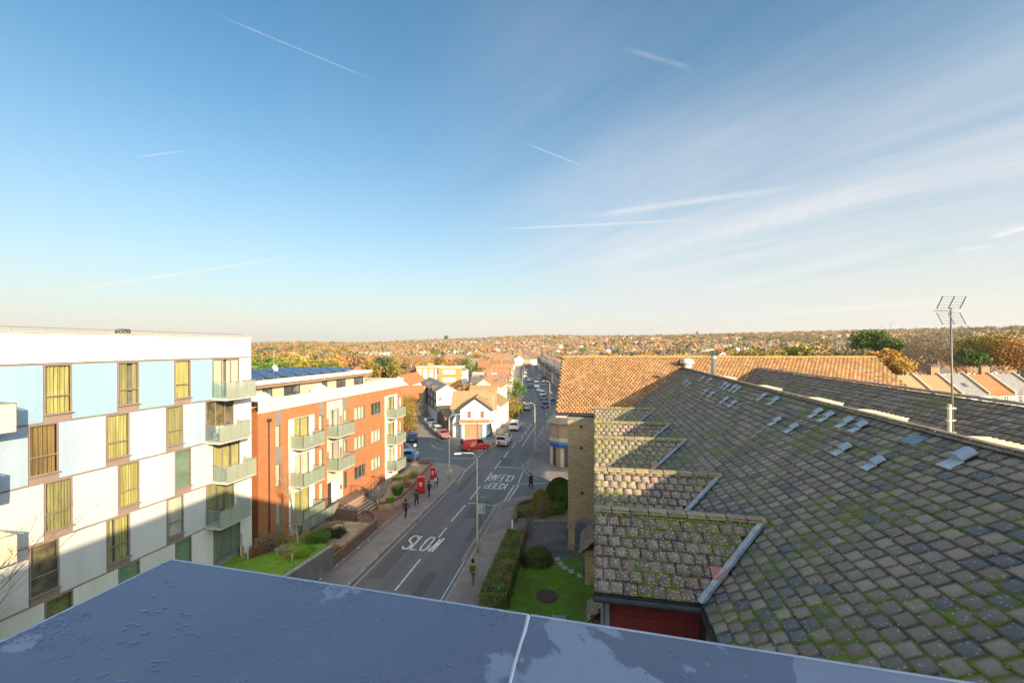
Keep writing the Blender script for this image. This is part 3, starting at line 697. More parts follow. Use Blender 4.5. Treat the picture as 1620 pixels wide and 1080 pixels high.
for sg in (-1, 1): m.add([CP(S_O, WR+.02, zo(S_O)), CP(S_O+sg*(S_O-SE), WR+.02, zo(SE)), CP(S_O+sg*(S_O-SE), WR+.02, zo(SE)-.2), CP(S_O, WR+.02, zo(S_O)-.2)], [(0, 1, 2, 3)])
m.build('barge_board', creamwall, wing)
# end wall with an arch at its foot
m = MB(); yA, yB = -(-2.12-5), -(.25-5); SW = 33.0
# wall face as polygon strips round the arch
tl, tr_ = -1.62, -.12; zs, zt = 1.95, 2.72; arch = [(tl+(tr_-tl)*(.5-.5*math.cos(math.pi*k/10)), zs+(zt-zs)*math.sin(math.pi*k/10)) for k in range(11)]
wt = zo(SE)-.35
fx_ = SW-20
def wq(t0, t1, z0, z1): m.box(fx_, fx_+.5, -(t1-5), -(t0-5), z0, z1)
wq(-2.12, tl, 0, wt); wq(tr_, .3, 0, wt)
for (ta, za), (tb, zb) in zip(arch, arch[1:]):
    vs = [(fx_, -(ta-5), za), (fx_, -(tb-5), zb), (fx_, -(tb-5), wt), (fx_, -(ta-5), wt)]; m.add(vs, [(3, 2, 1, 0)])
    m.add([(fx_, -(ta-5), za), (fx_, -(tb-5), zb), (fx_+.5, -(tb-5), zb), (fx_+.5, -(ta-5), za)], [(0, 1, 2, 3)])
m.box(fx_+.5, 13+26-20+8, -(.3-5), yA, 3.2, wt-.01)
m.build('wall', stockbrick, ch)
m = MB()
for (ta, za), (tb, zb) in zip(arch, arch[1:]):
    f_ = lambda t, z, k: (fx_-.03, -((t-(tl+tr_)/2)*k+(tl+tr_)/2-5), (z-zs)*k+zs)
    m.quad(f_(ta, za, 1), f_(ta, za, 1.28), f_(tb, zb, 1.28), f_(tb, zb, 1))
m.build('arch_ring', M('arch_brick', (.30, .22, .16), (.42, .33, .25), scale=8, bump=.3), ch)
m = MB(); m.box(fx_-.12, fx_+.55, -(tl-5)-.08, yA+.1, 1.86, 1.98); m.box(fx_-.14, fx_+.55, -(tl-5)+.0, yA+.06, 0, .62); m.build('pier_band', M('pier_stone', (.36, .26, .17), (.42, .32, .22)), ch)
m = MB(); m.box(fx_-.05, fx_, yB, yA, wt-.28, wt); m.build('flashing_band', lead, ch)
for t_, z_ in ((-1.05, 10.0), (-1.05, 8.3), (-1.0, 4.7)):
    m = MB(); m.lathe([(.10, 0), (.13, .03), (.10, .06)], 12); m.build('tie_plate', darkmetal, ch, loc=CP(SW-.06, t_, z_), rot=(0, R(90), 0))
# soffit box under the verge at the wing's left end, catching the sun
m = MB(); m.box(SE-20+.1, SE-20+13, -(-2.2-5), -(WL-5)-.05, zo(SE)-.42, zo(SE)-.2); m.build('soffit', creamwall, ch)
# porches on the road side
def lean(name, s0, s1, t0, t1, z0, z1, mat, parent, n=7):
    sl_ = Vector((t1-t0, z1-z0)); L = sl_.length; ey = (0, -(t1-t0)/L, (z1-z0)/L)
    dk = MB().add([CP(s0, t0, z0), CP(s1, t0, z0), CP(s1, t1, z1), CP(s0, t1, z1), CP(s0, t0, z0-.1), CP(s1, t0, z0-.1), CP(s1, t1, z1-.1), CP(s0, t1, z1-.1)], [(3, 2, 1, 0), (4, 5, 6, 7), (0, 1, 5, 4), (3, 0, 4, 7), (1, 2, 6, 5)])
    p = dk.build(name, deck, parent); S = Slope(CP(s0, t0, z0), (1, 0, 0), ey)
    for mm in tile_mats(S, lay(S, 0, s1-s0, L, lambda a, b: True)): cover.append((mm, p, tile_dorm))
    return p
pz = lean('porch_roof', 21.2, 22.9, -.45, .3, 2.3, 3.1, tile_dorm, ch)
MB().box(21.4-20, 22.7-20, 4.75, 5.2, 0, 2.4).build('porch', darkbrick, ch)
lean('porch_roof', 27.8, 31.2, -1.05, .2, 2.4, 3.7, tile_dorm, ch)
MB().box(28.3-20, 31-20, 4.75, 5.7, 0, 2.5).build('porch', stockbrick, ch)
MB().box(29.0-20, 32.8-20, 4.72, 5.0, 0, 7.6).build('wall', stockbrick, ch)

# split the tiles: the 300 that show largest are objects of their own, the rest one mesh per roof
Wm = Matrix.Translation(CH0) @ Matrix.Rotation(RZ, 4, 'Z')
def seen(M4):
    p = Wm @ Vector(M4[3]+M4[0]*0+M4[1]*.15); 
    if p.y < .8: return 0
    u, v = p.x/p.y*FPX+810, (HC-p.z)/p.y*FPX+V0
    if not (-10 < u < 1630 and 500 < v < 1090): return 0
    if u < 1500 and v > 885+(u-270)*.163+5: return 0           # hidden by the roof edge in front
    nrm = Wm.to_3x3() @ Vector(M4[2]); vd = (Vector((0, 0, HC))-p).normalized(); f = nrm.dot(vd)
    return max(0, f)/(p-Vector((0, 0, HC))).length**2*(1+(p.x/p.y)**2)
scored = sorted(((seen(c[0]), i) for i, c in enumerate(cover)), reverse=True)
single = {i for s, i in scored[:300] if s > 0}
rest = {}
for i, c in enumerate(cover):
    if i in single: single_tile(c[0], c[2], c[1])
    else: rest.setdefault((c[1].name, c[2].name), []).append(c[0])
for (pn, mn), Ms in rest.items(): joined_tiles('roof_tiles', Ms, bpy.data.materials[mn], bpy.data.objects[pn])
# cushions of moss in the joints
moss_m = M('moss', (.10, .16, .012), (.19, .24, .02), scale=30, bump=1, bscale=80, island=.25)
mv, mf = [], []
def blob(p, r, n):
    b = len(mv); k = 6; a0 = random.random()*6
    ex = Vector(n).orthogonal().normalized(); ey = Vector(n).cross(ex); p = Vector(p); n = Vector(n)
    for i in range(k): t = a0+2*math.pi*i/k; rr = r*random.uniform(.7, 1.3); mv.append(p+(ex*math.cos(t)+ey*math.sin(t))*rr)
    for i in range(k): t = a0+2*math.pi*i/k; rr = r*.6*random.uniform(.7, 1.2); mv.append(p+(ex*math.cos(t)+ey*math.sin(t))*rr+n*r*.45)
    mv.append(p+n*r*.6)
    for i in range(k): mf.append((b+i, b+(i+1) % k, b+k+(i+1) % k)); mf.append((b+i, b+k+(i+1) % k, b+k+i)); mf.append((b+k+i, b+k+(i+1) % k, b+2*k))
import mathutils.noise as mnoise
for c, par, mt in cover:
    sc_ = seen(c)
    if sc_ <= 0: continue
    p = c[3]; den = mnoise.noise(Vector(p)*.5)*.5+.5; q = 1.0 if mt is tile_grey else 1.15 if mt is tile_dorm else .0
    if random.random() < q*den*.95:
        L = random.choice((1, 1, 2, 3, 5)); ux = random.random() < (.6 if mt is tile_grey else .4)
        a0 = random.uniform(-.5, .4)
        for j in range(L):
            if ux: pp = p+c[0]*TW*(a0+j*.11)+c[1]*(-.012)+c[2]*.018
            else: pp = p+c[0]*TW*.5+c[1]*(.03+j*.05)+c[2]*.016
            blob(pp+np.array([random.gauss(0, .006) for _ in range(3)]), random.uniform(.012, .034), c[2])
tag(link('moss', np_mesh('moss', np.array([tuple(v) for v in mv]), np.array(mf), moss_m, k=3), ch), kind='stuff')
# patched tiles
red_t = M('red_tile', (.40, .14, .11), (.46, .18, .14), scale=4, bump=.4); blue_t = M('lead_sheet_patch', (.20, .25, .32), (.27, .32, .40), rough=.5, scale=4)
def main_pt(u, v):
    a, b = ray(u, v); Y = 6.7/(b+PM*(a*ET.x+ET.y)); return stof(Vector((a*Y, Y, 0)))
def on_slope(u, v, slope, frame=Wm):
    """where a ray meets a slope: local (a, b)"""
    o = frame @ Vector(slope.o); ex = frame.to_3x3() @ Vector(slope.ex); ey = frame.to_3x3() @ Vector(slope.ey); n = ex.cross(ey)
    a, b = ray(u, v); d = Vector((a, 1, -b)); C0 = Vector((0, 0, HC)); k = (o-C0).dot(n)/d.dot(n); p = C0+d*k-o
    return p.dot(ex), p.dot(ey)
def patch(name, slope, u, v, w_, l_, mat, parent, h=.03):
    a, b = on_slope(u, v, slope); m = MB(); cs = [slope.P(a+x, b+y, h) for x, y in ((-w_/2, -l_/2), (w_/2, -l_/2), (w_/2, l_/2), (-w_/2, l_/2))]; lo = [Vector(c)-Vector(slope.n)*.02 for c in cs]
    m.add(cs+lo, [(0, 1, 2, 3), (0, 4, 5, 1), (1, 5, 6, 2), (2, 6, 7, 3), (3, 7, 4, 0)]); m.build(name, mat, parent)
D1 = Slope(CP(DS[0]-DW, TV_END+.1, zd-PM*DW), (0, 1, 0), (cosp, 0, sinp)); D3 = Slope(CP(DS[2]-DW, TV_END+.1, zd-PM*DW), (0, 1, 0), (cosp, 0, sinp))
patch('replacement_tile', D1, 1138, 910, .34, .30, red_t, gables[0], .085); patch('replacement_tile', D3, 1037, 738, .36, .3, red_t, gables[2], .085)
for u, v in ((1448, 697),): patch('lead_patch', main, u, v, .42, .33, blue_t, roof, .045)

# ---- roof vents: one thing each
ventm = M('vent_metal', (.34, .40, .47), (.44, .50, .57), rough=.55, metal=.2, scale=3); apronm = M('vent_apron', (.50, .53, .55), (.64, .66, .68), rough=.6, metal=.1, scale=6)
hood = MB(); k_ = 7
pr = [(-.21, 0), (-.21, .03)]+[(-.19*math.cos(math.pi*i/k_)*1.0, .05+.085*math.sin(math.pi*i/k_)) for i in range(k_+1)]+[(.21, .03), (.21, 0)]
hood.xprism([(p[0]*.8, p[1]+.03) for p in pr], -.12, .22, axis=1); hood_me = hood.mesh('vent_hood', ventm)
neck_me = MB().box(-.14, .14, -.08, .16, -.02, .04).mesh('vent_neck', darkmetal)
apr_me = MB().box(-.17, .17, -.42, -.10, -.005, .012).box(-.19, .19, -.44, -.40, -.01, .016).mesh('vent_apron', apronm)
vents = [(1087, 605), (1091, 609), (1113, 599.5), (1124, 603), (1148, 610), (1153, 612.5), (1163, 614.5), (1169, 617), (1118, 621), (1128, 625), (1149, 634), (1162.5, 639.7), (1209, 629), (1228, 635.5), (1230.5, 668), (1257, 679), (1295, 655), (1312, 661), (1342, 670), (1364, 677), (1338, 713), (1389, 735), (1526, 728)]
vlab = ['grey roof vent hood, farthest left of the top row by the valley', 'small grey roof vent hood just right of the farthest one', 'grey vent hood nearest the far end of the mossy ridge', 'grey vent hood second from the far end below the ridge',
 'left vent hood of the far cluster of four', 'second vent hood of the far cluster of four', 'third vent hood of the far cluster of four', 'right vent hood of the far cluster of four', 'left vent hood of the pair below the far end of the ridge',
 'right vent hood of the pair below the far end of the ridge', 'left vent hood of the lower pair under the cluster of four', 'right vent hood of the lower pair under the cluster of four', 'left vent hood of the pair midway along the ridge', 'right vent hood of the pair midway along the ridge',
 'left vent hood of the mid roof pair with pale aprons', 'right vent hood of the mid roof pair with pale aprons', 'small rounded vent hood left of the row of three below the ridge', 'left vent hood of the three with bright aprons near ridge', 'middle vent hood of the three with bright aprons near ridge', 'right vent hood of the three with bright aprons near ridge',
 'left vent hood of the nearer lower pair', 'right vent hood of the nearer lower pair', 'big bright vent hood alone nearest the aerial mast']
Rz_ = Matrix.Rotation(RZ, 3, 'Z')
for (u, v), lb in zip(vents, vlab):
    a, b = on_slope(u, v, main); P_ = Wm @ Vector(main.P(a, b, .062))
    Rm = Rz_ @ Matrix((tuple(main.ex*main.rh), tuple(main.ey), tuple(main.n))).transposed()
    t = thing('roof_vent', lb, 'roof vent', P_, 0, 'vent hoods on the mossy roof'); t.rotation_euler = Rm.to_euler(); k = .72 if u < 1500 else .9
    t.scale = (k, k, k)
    link('hood', hood_me, t); link('neck', neck_me, t); link('apron', apr_me, t)
# round cowl on the orange roof, flue pipe
sO_, t_ = stof(atY(1087, 573, 38.6)); zc = zo(38.6)
t = thing('roof_cowl', 'white round ventilation cowl on the orange tiled ridge', 'cowl', ST(38.5, 8.1, zo(38.5)))
MB().lathe([(.34, -.3), (.34, .1), (.28, .16)], 16).build('base', whitewall, t); MB().lathe([(.26, .14), (.52, .26), (.56, .38), (.46, .56), (.25, .68), (.05, .72)], 18).build('dome', whitewall, t, smooth=True)
MB().tube((-.1, 0, .4), (-.75, 0, .36), .2, .24, 12).build('outlet', darkmetal, t)
t = thing('flue_pipe', 'shiny steel flue pipe rising behind the mossy ridge', 'flue', ST(33.8, 9.0, zr-1.6))
MB().lathe([(.18, 0), (.18, 2.5), (.22, 2.52), (.22, 2.75), (.05, 2.85)], 14).build('pipe', steel, t, smooth=True); MB().tube((-.35, 0, .2), (-.35, 0, 2.2), .03).build('stay', steel, t)

# ------------------------------------------------------------------ roof edge in the foreground (own building)
AW = R(13.75); dW = Vector((math.sin(AW), math.cos(AW), 0)); nW = Vector((math.cos(AW), -math.sin(AW), 0))
zc_ = HC-1.05; C0 = G(270, 885, zc_); own = thing('roof_terrace_building', 'building under the viewpoint with a wide blue grey metal coping wet with rain', 'building', (C0.x, C0.y, 0), math.pi/2-AW)
# local: x forward, y to the left; the building fills x<0, y<0
m_, g, b = new_mat('coping_metal')
tc = g.n('ShaderNodeTexCoord'); v = tc.outputs['Object']
n1 = g.noise(v, 1.1, 9, .56, .25); x_, y_, z_ = g.xyz(v)
damp = g.ramp(g.math('ADD', n1, g.math('MULTIPLY', g.ramp(y_, -2.6, -.5), -.05)), .50, .512)
fine = g.noise(v, 45, 4, .7); big = g.noise(v, 1.6, 3, .6)
c = g.mix(damp, (.155, .178, .248), (.29, .325, .41)); c = g.mix(g.math('MULTIPLY', g.ramp(big, .3, .75), .5), c, (.19, .21, .30)); c = g.mix(g.math('MULTIPLY', g.ramp(g.noise(v, 6, 6, .7), .5, .75), .25), c, (.24, .25, .30)); c = g.mix(.25, c, g.mix(fine, (.3, .3, .3), (.7, .7, .7)), 'OVERLAY')
g.put(b.inputs['Base Color'], c); g.put(b.inputs['Roughness'], g.mix(damp, (.42, .42, .42), (.62, .62, .62))); b.inputs['Metallic'].default_value = .25; b.inputs['Specular IOR Level'].default_value = .5
bp = g.n('ShaderNodeBump'); bp.inputs['Strength'].default_value = .35; bp.inputs['Distance'].default_value = .003; g.put(bp.inputs['Height'], g.math('ADD', big, g.math('MULTIPLY', fine, .15))); g.put(b.inputs['Normal'], bp.outputs[0])
cop_m = m_
edge_m = M('coping_edge', (.36, .40, .50), (.46, .50, .60), rough=.4, metal=.3)
seam_m = M('joint_seal', (.50, .55, .64), (.62, .66, .74), scale=30, rough=.6)
CW = 2.6; SLP = .10                                                     # depth of the metal sheet
# front run: x from -CW to 0, y from 0 to -24; side run: y from 0 to -CW, x from 0 to -24; mitred
m = MB(); jy = -(G(835, 980, zc_)-C0).dot(nW)
runs = [(0, jy, .0), (jy, jy-3.0, .0), (jy-3.0, jy-6, 0), (jy-6, jy-9, 0), (jy-9, -17, 0)]
ys_ = [0]
for i, (a, b_, _) in enumerate(runs):
    a2 = a-.006 if i else a; b2 = b_+.006
    if i == 0: pts = [(0, 0), (-CW, -CW), (-CW, -CW-.01), (0, b2)]; m = MB(); m.add([(0, 0, zc_), (-CW, -CW, zc_-SLP), (-CW, b2 if b2 < -CW else -CW-.01, zc_-SLP), (0, b2, zc_)], [(0, 1, 2, 3)[::-1]])
    else: m = MB(); m.add([(0, a2, zc_), (-CW, min(a2, -CW), zc_-SLP), (-CW, b2-2.0, zc_-SLP), (0, b2, zc_)], [(0, 1, 2, 3)[::-1]])
    if i == 0: m = MB(); m.add([(0, 0, zc_), (0, b2, zc_), (-CW, b2, zc_-SLP), (-CW, -CW, zc_-SLP)] if b2 < -CW else [(0, 0, zc_), (0, b2, zc_), (b2, b2, zc_-SLP*b2/-CW)], [tuple(range(4 if b2 < -CW else 3))])
    else:
        if a2 > -CW: m = MB(); m.add([(0, a2, zc_), (0, b2, zc_), (-CW, b2, zc_-SLP), (-CW, -CW, zc_-SLP), (a2, a2, zc_+SLP*a2/CW)], [(0, 1, 2, 3, 4)])
        else: m = MB(); m.add([(0, a2, zc_), (0, b2, zc_), (-CW, b2, zc_-SLP), (-CW, a2, zc_-SLP)], [(0, 1, 2, 3)])
    o = m.build('coping_sheet', cop_m, own)
    m = MB(); m.box(-.002, .008, b2, a2, zc_-.13, zc_+.002); m.build('drip_edge', edge_m, own, bevel=.001)
m = MB(); m.add([(0, 0, zc_), (-CW, -CW, zc_-SLP), (-24, -CW, zc_-SLP), (-24, 0, zc_)], [(0, 1, 2, 3)]); m.build('coping_sheet', cop_m, own)
m = MB(); m.box(-24, .008, -.002, .008, zc_-.13, zc_+.002); m.build('drip_edge', edge_m, own, bevel=.001)
for yy in (jy, jy-3, jy-6, jy-9):
    pts = []; m = MB(); n = 26
    for k in range(n+1):
        x = -CW*.8*k/n; w_ = .0055+.003*random.random(); pts.append((x, w_, random.gauss(0, .0015)))
    for (xa, wa, ja), (xb, wb, jb) in zip(pts, pts[1:]):
        m.add([(xa, yy-wa+ja, zc_+SLP*xa/CW+.001), (xb, yy-wb+jb, zc_+SLP*xb/CW+.001), (xb, yy+wb+jb, zc_+SLP*xb/CW+.001), (xa, yy+wa+ja, zc_+SLP*xa/CW+.001), (xa, yy+ja, zc_+SLP*xa/CW+.006), (xb, yy+jb, zc_+SLP*xb/CW+.006)], [(0, 1, 5, 4), (4, 5, 2, 3)])
    m.build('joint_seal', seam_m, own)
# rain drops standing on the sheet
drop_m, g, b = new_mat('water_drop'); b.inputs['Base Color'].default_value = (.12, .15, .26, 1); b.inputs['Roughness'].default_value = .04; b.inputs['Specular IOR Level'].default_value = 1.0
dv_, df_ = [], []
def drop(x, y, r, el, an):
    b0 = len(dv_); k = 8; ca_, sa_ = math.cos(an), math.sin(an); zb = zc_+.0008-SLP/CW*(-y if y > x else -x)
    for q, h in ((1, 0), (.8, .42), (.45, .7)):
        for i in range(k):
            t = 2*math.pi*i/k; px_, py_ = math.cos(t)*r*q*el, math.sin(t)*r*q; dv_.append((x+px_*ca_-py_*sa_, y+px_*sa_+py_*ca_, zb+h*r*.42))
    dv_.append((x, y, zb+r*.34))
    for l in (0, 1):
        for i in range(k): df_.append((b0+l*k+i, b0+l*k+(i+1) % k, b0+(l+1)*k+(i+1) % k)); df_.append((b0+l*k+i, b0+(l+1)*k+(i+1) % k, b0+(l+1)*k+i))
    for i in range(k): df_.append((b0+2*k+i, b0+2*k+(i+1) % k, b0+3*k))
for _ in range(5200):
    if random.random() < .45: x = -random.random()**1.8*.75; y = -random.uniform(.02, 2.4)
    else: y = -random.random()**1.5*.6; x = -random.uniform(.02, 1.9)
    dn = mnoise.noise(Vector((x*1.7, y*1.7, 3)))+.3*mnoise.noise(Vector((x*9, y*9, 1)))
    if dn < .02+.25*max(0, -y-1.2) or abs(x-y) < .015: continue
    drop(x, y, random.choice((.0016, .0022, .003, .004, .005)), random.uniform(1, 2.0), random.uniform(1.2, 2.6))
for _ in range(42): y = -random.uniform(.15, .75); x = y*random.uniform(.55, 1.5)-.02; drop(x, y, random.uniform(.004, .008), random.uniform(1.5, 3.6), R(105)+random.gauss(0, .35))
tag(link('rain_drops', np_mesh('rain_drops', np.array(dv_), np.array(df_), drop_m, k=3, smooth=True), own), kind='stuff')
m = MB(); m.box(-24, -.14, -18, -.14, 0, zc_-.16); m.box(-24, -4.0, -26, -8, zc_-.16, 20.6); m.build('wall', M('dark_cladding', (.12, .12, .13)), own)  # lower block is the building; upper block is unseen, added to shade the near gable

# ------------------------------------------------------------------ facade pieces
curt_y = M('yellow_curtain', (.40, .34, .12), (.62, .55, .24), scale=2, stretch=(9, 1, .25), rough=.9)
curt_b = M('brown_curtain', (.18, .12, .06), (.42, .28, .11), scale=2, stretch=(9, 1, .25), rough=.9)
curt_w = M('white_curtain', (.62, .58, .48), (.76, .72, .62), scale=2, stretch=(9, 1, .25), rough=.9)
curt_g = M('green_blind', (.20, .30, .22), (.27, .38, .28), scale=1, rough=.8)
dimroom = M('dim_room', (.10, .08, .05), (.30, .24, .12), scale=2.2, rough=.9)
def curtain(x0, x1, z0, z1, y, mat, parent, amp=.045, waves=None):
    if x1-x0 > .7 and random.random() < .6:
        c_ = x0+(x1-x0)*random.uniform(.35, .65); gp_ = random.choice((.0, .02, .12, .25)); curtain1(x0, c_-gp_/2, z0, z1, y, mat, parent, amp); return curtain1(c_+gp_/2, x1, z0, z1, y+.02, mat, parent, amp)
    return curtain1(x0, x1, z0, z1, y, mat, parent, amp)
def curtain1(x0, x1, z0, z1, y, mat, parent, amp=.045, waves=None):
    n = max(8, int((x1-x0)*26)); m = MB(); V = []
    wl_ = waves or random.uniform(.11, .17); ph = random.random()*6
    for i in range(n+1):
        x = x0+(x1-x0)*i/n; yy = y+amp*math.sin(2*math.pi*x/wl_+ph+math.sin(x*5)*.8); V.append((x, yy))
    for (xa, ya), (xb, yb) in zip(V, V[1:]): m.quad((xa, ya, z0), (xb, yb, z0), (xb, yb, z1), (xa, ya, z1))
    return m.build('curtain', mat, parent)
def frame_bars(m, x0, x1, z0, z1, y0, y1, t=.055, vs=(), hs=()):
    m.box(x0, x1, y0, y1, z0, z0+t); m.box(x0, x1, y0, y1, z1-t, z1); m.box(x0, x0+t, y0, y1, z0+t, z1-t); m.box(x1-t, x1, y0, y1, z0+t, z1-t)
    for v in vs: m.box(v-t/2, v+t/2, y0+.002, y1-.002, z0+t, z1-t)
    for h in hs: m.box(x0+t, x1-t, y0+.003, y1-.003, h-t/2, h+t/2)
    return m
def window(parent, x0, x1, z0, z1, y=0, style=curt_y, frame=browntrim, vs=(), hs=(), name='window', depth=.1, back=True, sill=True, pane=None, label=None):
    m = frame_bars(MB(), x0, x1, z0, z1, y, y+.07, .05, vs, hs); o = m.build(name, frame, parent)
    if label: o['label'] = label
    xs_ = [x0]+list(vs)+[x1]; zs_ = [z0]+list(hs)+[z1]
    for xa, xb in zip(xs_, xs_[1:]):
        for za, zb in zip(zs_, zs_[1:]): MB().quad((xa+.02, y+.035, za+.02), (xb-.02, y+.035, za+.02), (xb-.02, y+.035, zb-.02), (xa+.02, y+.035, zb-.02)).build('pane', pane or glassm, o)
    if sill: MB().box(x0-.03, x1+.05, y-.10, y+.0, z0-.03, z0+.012).build('sill', frame, o)
    if back and pane is None:
        if style is curt_g: MB().box(x0+.03, x1-.03, y+.13, y+.15, z0, z1).build('blind', style, o)
        elif style is dimroom: MB().box(x0, x1, y+.26, y+.28, z0, z1).build('room', style, o)
        else: curtain(x0+.03, x1-.03, z0+.02, z1, y+.14, style, o)
    return o

# ------------------------------------------------------------------ WHITE AND BLUE FLATS (left)
W0 = G(399, 870, 1.1); WF = Front((W0.x, W0.y), AW); wb = thing('panelled_flats', 'block of flats clad in white and pale blue panels with frosted glass balconies', 'building', (W0.x, W0.y, 0), WF.rz)
zt = WF.at(399, 533.5)[1]; lev = []
for (u, v) in ((337, 566.9), (324, 634.8), (324, 701.7), (324, 769), (324, 836)): lev.append(WF.at(u, v)[1])
fh = (lev[0]-lev[4])/4; lev = [lev[0]-fh*k for k in range(6)]; lev[5] = 1.1
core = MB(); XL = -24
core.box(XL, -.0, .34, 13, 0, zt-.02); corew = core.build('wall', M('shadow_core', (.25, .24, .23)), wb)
pan_c = {0: M('panel_blue', (.25, .385, .50), (.28, .42, .535), rough=.45, scale=1.6, stretch=(1.2, 1, .14), c3=(0.264, 0.435, 0.508), bump=.05, spec=.5), 1: M('panel_pale_blue', (.31, .40, .51), (.345, .44, .55), rough=.45, scale=1.6, stretch=(1.2, 1, .14), c3=(0.432, 0.514, 0.570), bump=.05, spec=.5), 2: M('panel_white_blue', (.45, .49, .53), (.49, .53, .57), rough=.45, scale=1.6, stretch=(1.2, 1, .14), c3=(0.528, 0.561, 0.578), bump=.05, spec=.5),
         3: M('panel_white', (.50, .50, .505), (.55, .545, .55), rough=.45, scale=1.6, stretch=(1.2, 1, .14), c3=(0.576, 0.569, 0.554), bump=.05, spec=.5), 4: M('panel_warm_white', (0.602, 0.585, 0.550), (0.669, 0.651, 0.616), rough=.5, scale=1.6, stretch=(1.2, 1, .14), c3=(0.560, 0.537, 0.493), bump=.05), 5: M('panel_top', (0.688, 0.662, 0.602), (0.739, 0.713, 0.660), rough=.5, scale=1.6, stretch=(1.2, 1, .14), c3=(0.640, 0.608, 0.539), bump=.05)}
def panel(x0, x1, z0, z1, mat, name='cladding_panel', y=0):
    MB().box(x0+.012, x1-.012, y, y+.05, z0+.012, z1-.012).build(name, mat, wb, bevel=.006)
# top band, split in long panels
for a, b_ in ((XL, -18), (-18, -12), (-12, -6), (-6, 0)): panel(a, b_+.006, lev[0]+.04, zt, pan_c[5])
MB().box(XL, .05, -.06, 13.05, zt, zt+.05).build('roof_coping', M('warm_coping', (.55, .40, .30)), wb)
railx = MB(); railx.tube((XL, .25, zt+.34), (-.5, .25, zt+.2), .02)
for k in range(20): railx.tube((XL+.6+k*1.2, .25, zt+.05), (XL+.6+k*1.2, .25, zt+.33-k*.006), .012)
railx.build('roof_rail', browntrim, wb)
xu = lambda u, v=600: WF.at(u, v)[0]
rows = []
RWa = [(69, 114, 610), (186, 220, 605), (276, 302, 600)]; RWb = [(45, 93, 700), (168, 205, 690), (263, 290, 670)]
Xa = [(xu(a, v), xu(b_, v)) for a, b_, v in RWa]; Xb = [(xu(a, v), xu(b_, v)) for a, b_, v in RWb]
Da = (xu(336.5, 590), xu(379, 590)); Db = (xu(325.5, 660), xu(370, 660))
curt_o = M('olive_curtain', (.30, .27, .12), (.46, .42, .22), scale=2, stretch=(9, 1, .25), rough=.9)
styles = [[curt_y, curt_o, curt_y, curt_w], [curt_b, curt_y, curt_o, dimroom], [curt_o, curt_y, curt_g, curt_y], [dimroom, curt_y, curt_w, curt_o], [dimroom, curt_g, curt_g, curt_g]]
flatlab = ['top', 'fourth', 'third', 'second', 'first']
kk = 0
frost = frost_mat('frosted_glass', (.58, .60, .52), .42); clearg = glass_mat('clear_glass', (.85, .93, .9), .78)
slabm = M('balcony_slab', (.52, .50, .46), (.60, .58, .54), rough=.7)
def balcony(parent, x0, x1, zf, d, n=3, front=frost, side=frost, rail=greytrim, h=1.05, name='balcony', sl=.2, off_=.0):
    b_ = MB().box(x0, x1, -d, -off_-.002, zf-sl, zf).build(name, slabm, parent)
    w_ = (x1-x0)/n
    for k in range(n): MB().box(x0+k*w_+.015, x0+(k+1)*w_-.015, -d-.02, -d, zf-sl*.6, zf+h-.06).build('glass_panel', front, b_)
    for sx in (x0, x1): MB().box(sx-.01, sx+.01, -d+.03, -off_-.02, zf-sl*.6+.02, zf+h-.06).build('glass_panel', side if sx == x0 else front, b_)
    m = MB(); m.path([(x0, -off_-.01, zf+h), (x0, -d, zf+h), (x1, -d, zf+h), (x1, -off_-.01, zf+h)], .025, 6); m.build('handrail', rail, b_)
    for k in range(n+1): MB().box(x0+k*w_-.02, x0+k*w_+.02, -d+.005, -d+.04, zf, zf+h).build('post', rail, b_)
    return b_
patio_pane = midglass
for fl_ in range(5):
    z1, z0 = lev[fl_], lev[fl_+1]
    alt = fl_ % 2; XS = Xb if alt else Xa; DD = Db if alt else Da
    MB().box(XL, .0, -.015, .06, z1-.03, z1+.03).build('floor_line', browntrim, wb)
    segs = []; x = -15.2 if alt else -15.0
    left = XL
    # panels between the openings
    opn = list(XS)+[DD]
    edges = [left]+[e_ for o_ in opn for e_ in o_]+[0]
    for a, b_ in zip(edges[0::2], edges[1::2]):
        if b_-a > 4.2: panel(a, b_-3.2, z0+.03, z1-.03, pan_c[fl_]); panel(b_-3.2, b_, z0+.03, z1-.03, pan_c[fl_])
        else: panel(a, b_, z0+.03, z1-.03, pan_c[fl_] if b_ < -.1 else pan_c[5])
    sp = .36
    for wi, (a, b_) in enumerate(XS):
        st_ = styles[fl_][wi]
        zs0 = z0+.03+sp if fl_ < 4 else z0+.9
        window(wb, a+.01, b_-.01, zs0, z1-.04, -.01, st_, browntrim, (), (zs0+(z1-zs0)*.36,))
        MB().box(a+.01, b_-.01, .0, .05, z0+.03, zs0-.02).build('spandrel_panel', browntrim, wb)
    a, b_ = DD; w3 = (b_-a)/3
    window(wb, a+.02, b_-.02, z0+.08 if fl_ < 4 else z0+.7, z1-.04, -.01, styles[fl_][3], browntrim, (a+w3, a+2*w3), (), 'patio_door', sill=False)
    if fl_ < 4:
        bx0 = Da[0]-.05 if not alt else Db[0]-.05; L = 2.35
        balcony(wb, bx0, bx0+L, z0+.18, 1.22, 3, frost, clearg)
    else:
        m = MB(); 
        for q in (.35, .7, 1.0): m.tube((a-.05, -.12, z0+.7+q), (b_+.05, -.12, z0+.7+q), .018)
        for q in range(4): m.box(a+(b_-a)*q/3-.015, a+(b_-a)*q/3+.015, -.13, -.10, z0+.6, z0+1.7)
        m.build('window_guard', greytrim, wb)
    # balconies further along, partly out of the picture
    xr_ = -13.15 if not alt else -13.75
    if fl_ < 4:
        balcony(wb, xr_-2.4, xr_, z0+.18, 1.22, 2, M('cream_glass', (.70, .62, .42), (.78, .70, .50), rough=.3), M('cream_glass', (.7, .6, .4)))
